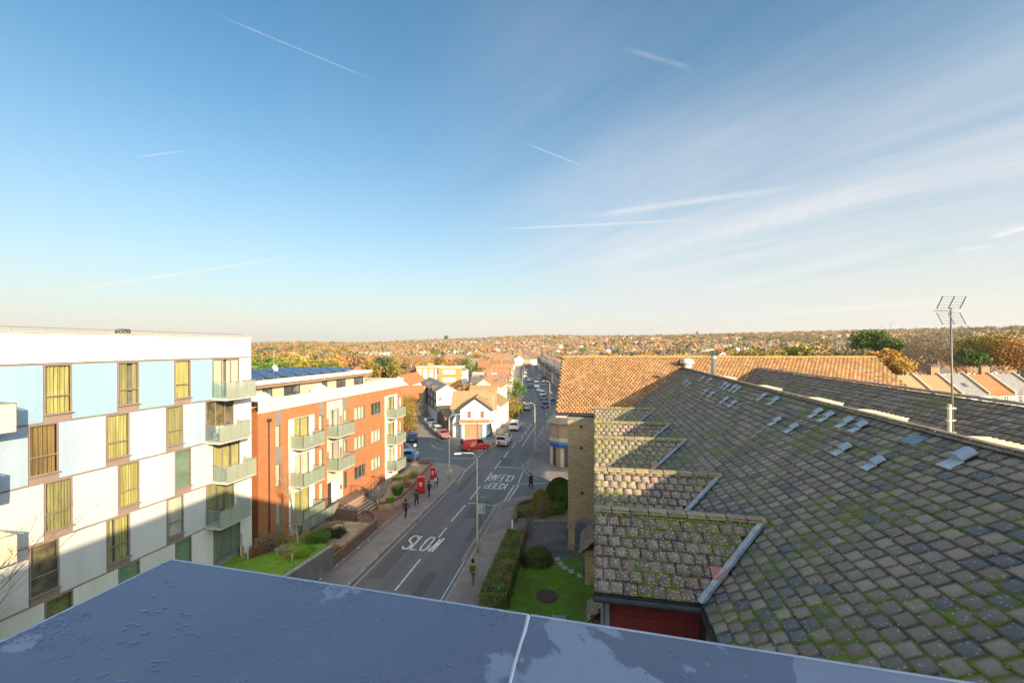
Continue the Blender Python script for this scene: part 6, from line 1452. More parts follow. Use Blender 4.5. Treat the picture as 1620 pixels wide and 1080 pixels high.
# ------------------------------------------------------------------ vehicles (x forward)
tyre_m = M('tyre', (.02, .02, .02), rough=.9); rim_m = M('wheel_rim', (.35, .36, .38), rough=.35, metal=.7); lampr = M('tail_lamp', (.45, .02, .02), rough=.3); lampw = M('head_lamp', (.7, .7, .68), rough=.15)
carpaint = {}
def paint(c):
    if c not in carpaint: carpaint[c] = M('car_paint_%d' % len(carpaint), c, tuple(min(1, k*1.06) for k in c), rough=.28, scale=.7, coat=.8, spec=.5)
    return carpaint[c]
KIND = {  # length, width, belt profile (x, z top of body), cabin (x, roof z, half-width factor)
 'hatch': dict(L=4.0, W=1.74, body=[(-2.0, .55, .80), (-1.95, .92, .92), (-1.5, .98, 1), (0, .96, 1), (.75, .94, 1), (1.5, .84, .97), (1.9, .68, .88), (2.0, .50, .76)], cab=[(-1.85, .95), (-1.45, 1.40), (-.9, 1.48), (0, 1.49), (.35, 1.42), (1.05, .93)], wh=1.25, r=.31),
 'estate': dict(L=4.6, W=1.80, body=[(-2.3, .55, .82), (-2.25, .95, .94), (-1.8, .98, 1), (0, .96, 1), (.9, .93, 1), (1.8, .82, .96), (2.2, .66, .88), (2.3, .5, .76)], cab=[(-2.2, .95), (-1.95, 1.42), (-1.2, 1.49), (.1, 1.48), (.5, 1.40), (1.25, .92)], wh=1.38, r=.33),
 'van': dict(L=4.5, W=1.84, body=[(-2.25, .50, .90), (-2.24, 1.05, .97), (-1.8, 1.08, 1), (0, 1.06, 1), (.9, 1.04, 1), (1.6, .98, .96), (2.1, .80, .9), (2.25, .55, .8)], cab=[(-2.23, 1.05), (-2.18, 1.74), (-1.5, 1.82), (.3, 1.82), (.75, 1.70), (1.45, 1.02)], wh=1.42, r=.34),
 'bigvan': dict(L=5.6, W=2.05, body=[(-2.8, .55, .95), (-2.79, 1.2, .99), (-2, 1.22, 1), (0, 1.2, 1), (1.6, 1.18, 1), (2.2, 1.1, .97), (2.65, .9, .92), (2.8, .6, .85)], cab=[(-2.78, 1.2), (-2.75, 2.4), (-2, 2.5), (.9, 2.5), (1.4, 2.3), (2.1, 1.15)], wh=1.75, r=.36)}
vm = {}
def loft(rings, mat, name, close=True):
    m = MB(); n = len(rings[0]); m.v = [p for r_ in rings for p in r_]; m.f = [(k*n+i, k*n+(i+1) % n, (k+1)*n+(i+1) % n, (k+1)*n+i) for k in range(len(rings)-1) for i in range(n)]+[tuple(range(n-1, -1, -1)), tuple(range((len(rings)-1)*n, len(rings)*n))]; m.m = [0]*len(m.f)
    return m.mesh(name, mat, smooth=False)
def vehicle_meshes(kind, col):
    key = (kind, col)
    if key in vm: return vm[key]
    k = KIND[kind]; hw = k['W']/2; P = paint(col); out = {}
    rings = []
    for x, zt_, f in k['body']:
        w_ = hw*f; zb = .22 if abs(x) < k['L']/2-.3 else .30
        rings.append([(x, -w_*.93, zb), (x, -w_, zb+.16), (x, -w_, zt_-.2), (x, -w_*.95, zt_-.04), (x, -w_*.8, zt_), (x, w_*.8, zt_), (x, w_*.95, zt_-.04), (x, w_, zt_-.2), (x, w_, zb+.16), (x, w_*.93, zb)][::-1])
    out['body'] = loft(rings, P, 'body')
    cab = k['cab']; base = lambda x: np.interp(x, [b_[0] for b_ in k['body']], [b_[1] for b_ in k['body']])
    rr = []
    for i, (x, zr_) in enumerate(cab):
        zb = base(x)-.03; t = (zr_-zb); w_ = hw*.93; wt = hw*(.93-.19*min(1, t/.5)); rr.append([(x, -w_, zb), (x, -(w_+wt)/2-.02, zb+t*.5), (x, -wt, zr_-.03*(t > .2)), (x, -wt*.8, zr_+.0), (x, wt*.8, zr_), (x, wt, zr_-.03*(t > .2)), (x, (w_+wt)/2+.02, zb+t*.5), (x, w_, zb)][::-1])
    out['cabin'] = loft(rr, P, 'cabin')
    def patchq(a, b_, f0, f1, g0, g1, name):
        """quad on the end faces between two cabin stations, slightly proud"""
        (xa, za), (xb, zb_) = cab[a], cab[b_]; w0 = hw*.93-.07; w1 = hw*.74-.05
        p = lambda f, s: (xa+(xb-xa)*f, s*(w0+(w1-w0)*(f if za < zb_ else 1-f)), za+(zb_-za)*f)
        n = Vector((zb_-za, 0, -(xb-xa))).normalized(); n = n if n.z > 0 else -n
        m = MB(); q = [Vector(p(f0, -1))+n*.012, Vector(p(f0, 1))+n*.012, Vector(p(f1, 1))+n*.012, Vector(p(f1, -1))+n*.012]; m.add(q, [(0, 1, 2, 3)]); return m.mesh(name, darkglass)
    out['windscreen'] = patchq(len(cab)-2, len(cab)-1, .08, .85, 0, 0, 'windscreen')
    out['rear_window'] = patchq(0, 1, .22, .88, 0, 0, 'rear_window')
    van = kind in ('van', 'bigvan')
    x0, x1 = (cab[1][0]+.12, cab[-2][0]+.05) if not van else (cab[-2][0]-.75, cab[-2][0]+.05)
    for sg in (-1, 1):
        zb = base(0)+.02; zt_ = cab[3][1]-.10; xf = cab[-1][0]-.28; wz = lambda z: hw*.93-(hw*.19)*min(1, (z-zb)/(.5 if not van else .7))+.018
        m = MB(); m.add([(x0-.08, sg*wz(zb), zb+.02), (xf, sg*wz(zb), zb+.02), (x1, sg*wz(zt_), zt_), (x0+.12, sg*wz(zt_), zt_)], [(0, 1, 2, 3) if sg < 0 else (3, 2, 1, 0)]); out['side_window%d' % sg] = m.mesh('side_window', darkglass)
    for sx, nm, mt in ((1, 'headlight', lampw), (-1, 'tail_light', lampr)):
        for sg in (-1, 1):
            e_ = k['body'][-2 if sx > 0 else 1]; x = k['L']/2*sx-.10*sx; m = MB().cbox((x, sg*hw*.68, .66 if sx > 0 else (.78 if not van else .95)), (.16, hw*.28, .13 if sx > 0 else (.16 if not van else .34))); out['%s%d' % (nm, sg)] = m.mesh(nm, mt)
    out['bumper'] = MB().box(k['L']/2-.13, k['L']/2+.03, -hw*.72, hw*.72, .24, .40).mesh('bumper', darkmetal); out['rear_bumper'] = MB().box(-k['L']/2-.03, -k['L']/2+.13, -hw*.8, hw*.8, .26, .46).mesh('rear_bumper', darkmetal)
    out['number_plate'] = MB().box(-k['L']/2-.045, -k['L']/2-.02, -.26, .26, .5, .61).mesh('number_plate', M('plate_yellow', (.7, .55, .08))); out['front_plate'] = MB().box(k['L']/2+.03, k['L']/2+.045, -.26, .26, .36, .46).mesh('number_plate', whiteframe)
    w_ = MB().lathe([(k['r']-.07, -.11), (k['r'], -.085), (k['r'], .085), (k['r']-.07, .11)], 16); rm = MB().lathe([(k['r']*.6, -.115), (k['r']*.62, 0), (k['r']*.6, .115)], 10)
    out['_w'] = w_.mesh('tyre', tyre_m); out['_r'] = rm.mesh('rim', rim_m)
    for sg in (-1, 1): out['mirror%d' % sg] = MB().cbox((cab[-1][0]-.3, sg*(hw+.06), base(0)+.06), (.12, .18, .12)).mesh('mirror', P)
    vm[key] = out; return out
def vehicle(label, x, y, az_, kind, col, cat='car', group=None, z=0., name=None):
    t = thing(name or ('van' if 'van' in kind else 'parked_car' if group and 'parked' in group else 'car'), label, cat, (x, y, z), math.pi/2-az_, group); mm = vehicle_meshes(kind, col); k = KIND[kind]
    for nm, me in mm.items():
        if nm[0] != '_': link(me.name.split('.')[0], me, t)
    for sx in (-1, 1):
        for sg in (-1, 1):
            w_ = link('wheel', mm['_w'], t, None, (sx*k['wh'], sg*(k['W']/2-.1), k['r']), (R(90), 0, 0)); link('rim', mm['_r'], w_)
    return t
WHT, SIL, BLU, DBL, BLK, RED, GRY = (.72, .72, .70), (.42, .42, .43), (.03, .12, .35), (.02, .035, .08), (.02, .02, .022), (.62, .015, .02), (.12, .13, .14)
def cl_az(y): return cl_at(y)[1]
p = G(752, 710.5); rv = vehicle('bright red van turning across the junction into the high street', p.x, p.y, R(66), 'van', RED, 'van')
MB().box(-1.1, -.4, -.93, -.922, .75, 1.0).build('side_lettering', M('gold_mark', (.6, .45, .1)), rv)
p = G(797.5, 702); wv = vehicle('white van with red diagonal marking and a load on its roof', p.x, p.y, cl_az(p.y)+.05, 'van', WHT, 'van')
m = MB(); m.box(-2.27, -2.255, -.7, .2, .62, .74, T=None); m.build('red_stripe', lampr, wv); MB().box(-2.28, -2.262, .1, .5, .5, .95).build('red_mark', lampr, wv); m = MB(); m.tube((-1.7, -.35, 2.0), (.9, -.35, 2.0), .09); m.build('roof_load', M('copper_load', (.5, .24, .1)), wv)
for sx in (-1.5, .6): MB().box(sx-.03, sx+.03, -.7, .7, 1.8, 1.92).build('roof_bar', darkmetal, wv)
MB().box(-1.7, .7, .05, .55, 1.92, 2.06).build('roof_load', M('tan_load', (.5, .36, .2)), wv)
p = G(815.5, 678.5); vehicle('plain white van driving away up the high street', p.x, p.y, cl_az(p.y), 'van', WHT, 'van')
p = G(834, 649); vehicle('silver hatchback driving away where the zigzag lines end', p.x, p.y+1.5, cl_az(p.y), 'hatch', SIL)
park = 'cars parked and queueing on the shaded side of the high street'
def ca(label, u, v, kind, col, rev=True, group=park): p = G(u, v); return vehicle(label, p.x, p.y+2, cl_az(p.y)+(math.pi if rev else 0), kind, col, 'van' if 'van' in kind else 'car', group)
ca('dark blue car nearest on the right of the high street, facing the viewer', 863.5, 645.5, 'hatch', DBL); ca('navy blue car half hidden behind the lamp post on the right footway', 875, 640, 'hatch', DBL)
ca('grey blue car second in the facing queue on the right', 861.5, 633, 'hatch', GRY); ca('white van third in the facing queue on the right', 859, 628, 'van', WHT); ca('small white car fourth in the facing queue', 853, 620, 'hatch', WHT)
ca('tall white delivery van in the middle of the far street', 849.5, 613.5, 'bigvan', WHT); ca('pale blue car to the right of the tall delivery van', 858.5, 611.5, 'hatch', (.25, .33, .42)); ca('dark car on the left of the tall delivery van', 839, 613.5, 'hatch', BLK, False)
ca('white car on the left kerb of the far street', 837, 603.5, 'hatch', WHT, False); ca('blue grey car behind the tall delivery van', 845, 603.5, 'estate', (.2, .28, .36)); ca('silver estate car on the right of the far street', 852.5, 600.5, 'estate', SIL); ca('white box van far up the street on the left', 831.5, 597.5, 'bigvan', WHT, False); ca('distant dark car on the right kerb', 860, 601, 'hatch', BLK); ca('distant silver car on the right kerb of the terraces', 858, 594.5, 'hatch', SIL); ca('farthest white car on the left kerb', 832, 591, 'hatch', WHT, False); ca('farthest dark blue car on the right kerb', 856, 591, 'hatch', DBL)
sidepk = 'cars parked along the low wall of the side street'
saz = math.atan2(-7.1, 15.5)
for lb, u, v, kd, cl_ in (('white and maroon car nearest the junction in the side street row', 700, 693.5, 'hatch', (.45, .12, .10)), ('white car second in the side street row', 692.5, 686.5, 'estate', WHT), ('white car third in the side street row', 685, 680, 'hatch', WHT), ('silver blue car at the back of the side street row', 678.5, 673.5, 'hatch', (.3, .36, .42))):
    p = G(u, v); vehicle(lb, p.x, p.y+.8, saz+math.pi, kd, cl_, 'car', sidepk)
p = G(649.5, 699.5); vehicle('dark blue car with yellow rear plate stopped in the sunny side road', p.x, p.y+1.5, R(-12), 'hatch', (.03, .07, .22)); p = G(645, 729); vehicle('light blue car partly hidden behind the brick flats', p.x-.6, p.y+.8, R(-80), 'hatch', (.10, .28, .55))
p = G(640, 684); vehicle('maroon car behind the blue one at the brick flats corner', p.x, p.y, R(-12), 'hatch', (.2, .05, .05))

# ------------------------------------------------------------------ houses
def isl_mat(name, cols, rough=.85, scale=1.5, stripes=None):
    m, g, b = new_mat(name); ge = g.n('ShaderNodeNewGeometry'); ob = g.n('ShaderNodeObjectInfo')
    fr = g.math('FRACT', g.math('ADD', ge.outputs['Random Per Island'], ob.outputs['Random'])); cr = g.n('ShaderNodeValToRGB'); cr.color_ramp.interpolation = 'CONSTANT'; el = cr.color_ramp.elements
    while len(el) > 1: el.remove(el[0])
    el[0].position = 0; el[0].color = (*cols[0], 1)
    for i, c in enumerate(cols[1:], 1): e_ = el.new(i/len(cols)); e_.color = (*c, 1)
    g.put(cr.inputs[0], fr); tc = g.n('ShaderNodeTexCoord'); n = g.noise(tc.outputs['Object'], scale, 5, .65)
    c = g.mix(.6, cr.outputs[0], g.mix(n, (.3, .3, .3), (.72, .72, .72)), 'OVERLAY')
    if stripes:
        x, y, z = g.xyz(tc.outputs['Object']); wv_ = g.math('FRACT', g.math('MULTIPLY', z, stripes)); c = g.mix(g.ramp(wv_, .0, .35, .5, 0), c, (.03, .02, .015))
    g.put(b.inputs['Base Color'], c); b.inputs['Roughness'].default_value = rough; b.inputs['Specular IOR Level'].default_value = .2; return m
roofmix = isl_mat('clay_roofs', [(.36, .17, .08), (.27, .15, .09), (.38, .20, .10), (.22, .15, .11), (.32, .20, .12), (.18, .14, .12), (.36, .17, .09), (.15, .14, .14), (.30, .22, .15), (.24, .20, .17)], stripes=3.2)
wallmix = isl_mat('house_walls', [(.70, .66, .58), (.33, .19, .12), (.72, .70, .66), (.42, .29, .17), (.60, .50, .38), (.36, .17, .10), (.74, .72, .68), (.30, .20, .15)])
chimney_m = M('chimney_brick', (.34, .17, .10), (.44, .24, .14), scale=4); pot_m = M('terracotta_pot', (.5, .18, .09), (.58, .24, .12)); slate = isl_mat('slate_roofs', [(.12, .12, .13), (.16, .155, .16), (.20, .15, .12), (.11, .12, .14)], stripes=3.5)
brownroof = isl_mat('brown_tile_roof', [(.36, .25, .135), (.39, .27, .15), (.33, .23, .13)], stripes=3.4); orangeroof = isl_mat('orange_tile_roof', [(.44, .19, .085), (.40, .20, .10), (.46, .22, .11)], stripes=3.4); greyroof = M('grey_slate_roof', (.22, .21, .21), (.28, .27, .26), scale=1.5)
pane_d = M('distant_pane', (.04, .05, .06), (.12, .13, .14), rough=.1, spec=.8, scale=.5)
def house_parts(W, D, eave, ridge, gable_front=False, over=.3):
    """ridge along x unless gable_front"""
    w = MB(); w.prism([(-W/2, -D/2), (W/2, -D/2), (W/2, D/2), (-W/2, D/2)], 0, eave)
    r = MB(); t = .16; ft = .012
    if not gable_front:
        for sg in (-1, 1): w.add([(sg*W/2*.999, -D/2, eave), (sg*W/2*.999, D/2, eave), (sg*W/2*.999, 0, ridge-.05)], [(0, 1, 2)])
        k = (ridge-eave)/(D/2); yo = D/2+over
        for sg in (-1, 1):
            a = [(-W/2-ft, sg*yo, eave-k*over), (W/2+ft, sg*yo, eave-k*over), (W/2+ft, 0, ridge), (-W/2-ft, 0, ridge)]; r.add(a+[(x, y, z-t) for x, y, z in a], [(0, 1, 2, 3), (7, 6, 5, 4), (0, 4, 5, 1), (1, 5, 6, 2), (3, 7, 4, 0)])
    else:
        for sg in (-1, 1): w.add([(-W/2, sg*D/2*.999, eave), (W/2, sg*D/2*.999, eave), (0, sg*D/2*.999, ridge-.05)], [(0, 1, 2)])
        k = (ridge-eave)/(W/2); xo = W/2+over*.6
        for sg in (-1, 1):
            a = [(sg*xo, -D/2-over*.5, eave-k*over*.6), (sg*xo, D/2+over*.5, eave-k*over*.6), (0, D/2+over*.5, ridge), (0, -D/2-over*.5, ridge)]; r.add(a+[(x, y, z-t) for x, y, z in a], [(0, 1, 2, 3), (7, 6, 5, 4), (0, 4, 5, 1), (1, 5, 6, 2), (3, 7, 4, 0)])
    return w, r
win_cache = {}
def win_small(parent, x, y, z, w_, h, rz=0, frame=whiteframe, pane=None):
    k = (round(w_, 2), round(h, 2), frame.name, pane.name if pane else '')
    if k not in win_cache:
        f = frame_bars(MB(), -w_/2, w_/2, 0, h, -.04, .03, .07, (0,) if w_ > .9 else (), (h*.6,)); pn = MB().quad((-w_/2+.04, -.0, .04), (w_/2-.04, -.0, .04), (w_/2-.04, -.0, h-.04), (-w_/2+.04, -.0, h-.04))
        win_cache[k] = (f.mesh('window', frame), pn.mesh('pane', pane or pane_d))
    o = link('window', win_cache[k][0], parent, None, (x, y, z), (0, 0, rz)); link('pane', win_cache[k][1], o); return o
def chimney(parent, x, y, z, h=1.3, pots=3, w_=.9, d=.55):
    c = MB().box(-w_/2, w_/2, -d/2, d/2, -1.2, h).box(-w_/2-.06, w_/2+.06, -d/2-.06, d/2+.06, h, h+.12).build('chimney', chimney_m, parent, loc=(x, y, z))
    for k in range(pots): MB().lathe([(.1, 0), (.12, .05), (.09, .4), (.11, .45)], 8).build('chimney_pot', pot_m, c, loc=(-w_/2+w_*(k+.5)/pots, 0, h+.12))
    return c
def ghouse(name, label, x, y, az_, W, D, eave, ridge, wall, roof_, gf=False, wins=(), chim=(), cat='house', z=0., door=None, over=.3):
    t = thing(name, label, cat, (x, y, z), -az_); w, r = house_parts(W, D, eave, ridge, gf, over); w.build('wall', wall, t); r.build('roof', roof_, t)
    for (f, a, zz, w_, h) in wins:
        if f == 'f': win_small(t, a, -D/2-.02, zz, w_, h)
        elif f == 'r': win_small(t, W/2+.02, a, zz, w_, h, math.pi/2)
        elif f == 'l': win_small(t, -W/2-.02, a, zz, w_, h, -math.pi/2)
    for c in chim: chimney(t, *c)
    return t
# white corner shop
cs = thing('corner_shop', 'white rendered corner shop with brown tiled gables and blue pillars', 'shop', (-6.5, 72.4, 0), 0)
m = MB(); m.prism([(-2.75, 0), (1.95, 0), (2.75, 1.0), (2.75, 2.6), (-2.75, 2.6)], 0, 3.1); m.box(-2.75, 2.75, 0, 2.6, 3.1, 5.35); m.add([(-2.75, .0, 5.35), (2.75, .0, 5.35), (0, .0, 7.35)], [(0, 1, 2)]); m.box(-4.6, 3.4, 2.6, 9, 0, 5.2)
m.add([(3.4, 2.6, 5.2), (3.4, 9, 5.2), (3.4, 5.8, 7.8)], [(0, 1, 2)]); m.add([(-4.6, 9, 5.2), (-4.6, 2.6, 5.2), (-4.6, 5.8, 7.8)], [(0, 1, 2)]); m.build('wall', whitewall, cs)
def roofslab(pts, name, mat, parent, t=.14): m = MB(); m.add(pts+[(x, y, z-t) for x, y, z in pts], [(0, 1, 2, 3), (7, 6, 5, 4), (0, 4, 5, 1), (1, 5, 6, 2), (2, 6, 7, 3), (3, 7, 4, 0)]); return m.build(name, mat, parent)
k = .73
roofslab([(-3.15, -.35, 5.12), (0, -.35, 7.42), (0, 5.3, 7.42), (-3.15, 3.0, 5.12)], 'roof', brownroof, cs); roofslab([(0, -.35, 7.421), (3.15, -.35, 5.12), (3.15, 3.0, 5.12), (0, 5.3, 7.421)], 'roof', brownroof, cs)
roofslab([(-4.9, 2.2, 4.95), (3.7, 2.2, 4.95), (3.7, 5.8, 7.88), (-4.9, 5.8, 7.88)], 'roof', brownroof, cs); roofslab([(-4.9, 5.8, 7.881), (3.7, 5.8, 7.881), (3.7, 9.4, 4.95), (-4.9, 9.4, 4.95)], 'roof', brownroof, cs)
for sg in (-1, 1): m = MB(); m.add([(0, -.4, 7.42), (sg*3.2, -.4, 5.1), (sg*3.2, -.4, 4.86), (0, -.4, 7.18), (0, -.36, 7.42), (sg*3.2, -.36, 5.1), (sg*3.2, -.36, 4.86), (0, -.36, 7.18)], [(0, 1, 2, 3), (7, 6, 5, 4), (3, 2, 6, 7)]); m.build('barge_board', darkmetal, cs)
bw_ = M('brown_pane', (.25, .12, .08), (.34, .18, .12), rough=.3)
for x in (-1.15, 1.15): win_small(cs, x, -.02, 3.75, .62, 1.15, 0, browntrim, bw_)
for y in (1.2, 4.2, 7.0): win_small(cs, 2.77 if y < 2.5 else 3.42, y, 3.7, .7, 1.2, math.pi/2, browntrim)
roofslab([(-3.0, -.6, 3.0), (2.1, -.6, 3.0), (2.5, .02, 3.4), (-2.8, .02, 3.4)], 'pent_roof', orangeroof, cs, .08); roofslab([(2.1, -.6, 3.0), (3.2, .8, 3.0), (2.8, 1.0, 3.4), (2.5, .02, 3.4)], 'pent_roof', orangeroof, cs, .08)
MB().box(-2.85, 2.05, -.5, -.02, 2.72, 2.98).build('fascia_board', whiteframe, cs); m = MB(); m.box(-2.0, .9, -.06, -.01, .15, 2.6); sh = m.build('roller_shutter', M('shutter_brown', (.34, .22, .14), (.42, .28, .18), scale=2), cs)
for k in range(16): MB().box(-2.0, .9, -.075, -.06, .2+k*.15, .31+k*.15).build('slat', M('shutter_brown', (.34, .22, .14)), sh)
for x in (-2.65, .98, 1.78): MB().box(x, x+.22, -.12, -.01, 0, 2.72).build('pillar', M('blue_pillar', (.12, .30, .52), (.16, .36, .58)), cs)
MB().box(-2.3, -2.05, -.1, -.01, 0, 2.72).build('pillar', whiteframe, cs); MB().box(1.25, 1.72, -.08, -.01, .05, 2.5).build('shop_door', whiteframe, cs)
m = MB(); m.add([(1.98, -.01, .2), (2.76, .97, .2), (2.76, .97, 2.6), (1.98, -.01, 2.6)], [(0, 1, 2, 3)]); m.build('corner_window', pane_d, cs); chimney(cs, 2.8, 5.8, 7.9, .9, 2)
# long white side wing of the shop along the footway
ghouse('side_wing', 'white rendered rear wing of the corner shop beside the pavement', -3.9, 86, R(10), 4.6, 9, 4.6, 6.0, whitewall, brownroof, True, [('r', q, zz, .8, 1.1) for q in (-3, 0, 3) for zz in (.9, 3.1)])
# low outbuildings and long wall on the side street
a_ = Vector(G(726, 693)[:2]); b_ = Vector((-16.2, 88.5)); dd = (b_-a_); L = dd.length
t = thing('yard_wall', 'long pale rendered yard wall along the side street', 'wall', (a_.x, a_.y, 0), math.atan2(dd.y, dd.x)); MB().box(0, L, -.25, 0, 0, 2.5).build('wall_face', M('grey_render', (.46, .47, .48), (.56, .57, .58), scale=1.5, c3=(.36, .37, .38)), t); MB().box(0, L, -.3, .05, 2.5, 2.62).build('coping', darkbrick, t)
for x in (5, 9.5, 11): MB().box(x, x+1.1, .0, .03, .05, 2.1).build('gate', M('gate_blue', (.16, .20, .26)), t)
ghouse('outbuilding', 'low outbuilding with brown mono pitch roof behind the yard wall', -12.6, 80.5, R(-20), 3.0, 8, 3.0, 3.9, darkbrick, brownroof, False, cat='building')
ghouse('outbuilding', 'grey lean-to outbuilding against the white corner shop', -10.6, 75.4, R(-20), 1.5, 3.4, 3.2, 4.6, whitewall, greyroof, True, cat='building')
ghouse('outbuilding', 'small flat brown roofed shed behind the yard wall', -13.8, 86.2, R(-20), 4, 3, 3.6, 4.0, creamwall, brownroof, False, cat='building')
# three storey brick block with a blank white end
bb = thing('brick_block', 'three storey dark brick block with a blank white gable end', 'building', (-16.4, 88.2, 0), R(20))
m = MB(); m.box(0, 4.5, 0, 24, 0, 6.75); m.build('wall', darkbrick, bb); m = MB(); m.box(-.02, 4.52, -.1, -.005, 0, 6.7); m.add([(-.02, -.1, 6.7), (4.52, -.1, 6.7), (2.25, -.1, 8.0)], [(0, 1, 2)]); m.build('white_end', whitewall, bb)
roofslab([(-.35, -.25, 6.6), (-.35, 24, 6.6), (2.25, 24, 8.1), (2.25, -.25, 8.1)][::-1], 'roof', greyroof, bb); roofslab([(2.25, -.25, 8.101), (2.25, 24, 8.101), (4.85, 24, 6.6), (4.85, -.25, 6.6)][::-1], 'roof', greyroof, bb)
for y in (2.0, 6.5, 11, 15.5, 20): 
    for z in (2.7, 4.7): win_small(bb, -.02, y, z, 1.6, 1.35, -math.pi/2)
for y in (4.2, 13.3): m = MB(); m.add([(-.36, y-1.1, 6.4), (-.36, y+1.1, 6.4), (-.36, y, 7.6), (1.6, y, 7.6)], [(0, 1, 2), (0, 2, 3), (2, 1, 3)]); m.build('gablet', darkbrick, bb)
for k in range(8): MB().box(-.06, -.01, .5+k*2.8, 2.8+k*2.8, .05, 2.3).build('garage_door', whitewall, bb)
MB().box(0, 4.4, -3, -.1, 0, 3.2).build('rear_extension', whitewall, bb); MB().lathe([(.02, 0), (.25, .03), (.38, .10)], 14).build('satellite_dish', darkmetal, bb, loc=(.8, -.12, 5.0), rot=(R(80), 0, 0))
# orange office block
of = thing('office_block', 'orange brick office block with vertical white window strips', 'building', (-24.9, 138, 0), 0)
offb = M('office_brick', (.50, .25, .09), (.56, .29, .11), scale=.6); dkb = M('office_brick_shaded', (.17, .09, .06), (.22, .12, .08))  # second brick is a darker copy; the left wing's shade is in its colour
MB().box(-7.8, 0, 1.0, 12, 0, 9.2).build('wall', offb, of); MB().box(0, 7.6, 0, 12, 0, 9.0).build('wall', offb, of); MB().box(-12, -7.81, 5, 12, 0, 8.7).build('wall', dkb, of)
for k in range(4):
    x = -7.2+k*1.95; s_ = MB().box(x, x+1.15, .9, .99, .3, 8.6).build('window_strip', whiteframe, of)
    for z in (1.2, 4.2, 7.0): MB().box(x+.12, x+1.03, .88, .9, z, z+1.2).build('pane', M('office_glass', (.30, .36, .40), (.5, .55, .58), rough=.1, scale=.6), s_)
for z in (1.6, 4.4, 7.0): 
    s_ = MB().box(1.4, 5.6, -.08, 0, z, z+1.3).build('ribbon_window', whiteframe, of)
    for k in range(4): MB().box(1.5+k*1.02, 2.4+k*1.02, -.1, -.08, z+.15, z+1.15).build('pane', M('office_glass', (.3, .36, .4)), s_)
MB().box(-7.9, .02, .9, 12, 9.2, 9.45).build('parapet', creamwall, of); MB().box(-.0, 7.7, -.1, 12, 9.0, 9.3).build('parapet', creamwall, of); MB().box(-4.5, -3, 4, 7, 9.4, 10.6).build('plant_room', offb, of)
# white gables by the flats, and orange hipped roofs
ghouse('house', 'white gabled building with orange roof left of the office block', -30.0, 118, R(4), 5.6, 16, 6.2, 8.6, whitewall, orangeroof, True, cat='house')
ghouse('house', 'low house with orange pitched roof beside the side street trees', -24.4, 100, R(4), 6.2, 7, 4.3, 6.9, whitewall, orangeroof, False, [('f', -1.6, 1, 1, 1.2), ('f', 1.4, 1, 1, 1.2)])
ghouse('warehouse', 'long low warehouse with a pale flat roof behind the brick flats', -46, 128, 0, 26, 16, 5.6, 6.4, whitewall, M('pale_metal_roof', (.6, .6, .6)), False, cat='warehouse')
# houses right of centre
ghouse('house', 'cream gabled house with an orange roof and skylights', -5.6, 103.5, R(9), 6.4, 13, 6.5, 8.8, creamwall, orangeroof, True, [('r', q, zz, .9, 1.2) for q in (-4, -1, 3) for zz in (1, 4.3)])
ghouse('house', 'brown roofed house in front of the cream gable', -6.4, 94.0, R(9), 6.6, 6.5, 5.5, 7.4, whitewall, brownroof, False, [('r', 0, 3.5, .9, 1.1)])
for q in (0, 1, 2): MB().box(-.4, .4, -.5, .5, 0, .05).build('skylight', pane_d, bpy.data.objects['house.002'], loc=(1.6, -2.5+q*2.2, 7.72), rot=(0, R(36), 0))
ghouse('flat_roofed_block', 'flat white roofed block with dark windows among the trees', -8.2, 128, R(3), 7.5, 9, 8.2, 8.5, M('grey_wall', (.3, .3, .3)), M('white_roof', (.66, .64, .6)), False, [('f', q, 5.8, 1.6, 1.4) for q in (-2.4, 0, 2.4)], cat='building')
ghouse('white_tower_house', 'narrow tall white rendered house by the conifers', -17.2, 142, 0, 3.2, 6, 8.2, 8.6, whitewall, greyroof, False, [('f', 0, 6, .8, 1)])
# right corner shop with blue fascia
rs = thing('corner_shop', 'brick corner shop with hipped roof and a blue fascia sign', 'shop', (6.3, 54.8, 0), 0)
pk = [(0, 0), (12, -1.2), (13.5, 16), (3.2, 18), (-1.2, 1.3)]
m = MB(); m.prism(pk, 0, 6.05); m.build('wall', M('tan_brick', (.42, .30, .20), (.5, .37, .25), scale=3, bump=.3), rs)
ov = [(-.25, -.45), (12, -1.7), (13.8, 16.2), (2.9, 18.4), (-1.75, 1.2)]; rp = [(2.2, 3.4, 7.7), (9, 3, 7.7)]
m = MB(); v = [(x, y, 6.0) for x, y in ov]+rp+[(8.5, 13, 7.7)]; m.add(v, [(0, 1, 6, 5), (1, 2, 7, 6), (2, 3, 7), (3, 4, 5, 7), (4, 0, 5), (5, 6, 7), (4, 3, 2, 1, 0)]); m.build('roof', M('hip_roof', (.38, .27, .20), (.46, .34, .26), scale=2), rs)
def onface(parent, p, q, a, b_, z0, z1, d, name, mat):
    p, q = Vector((*p, 0)), Vector((*q, 0)); u_ = (q-p).normalized(); n = Vector((u_.y, -u_.x, 0)); m = MB(); A, B = p+u_*a, p+u_*b_
    v = [A, B, B+n*d, A+n*d]; return m.prism([(x.x, x.y) for x in v], z0, z1).build(name, mat, parent)
signb = M('sign_blue', (.05, .12, .42), (.07, .15, .48))
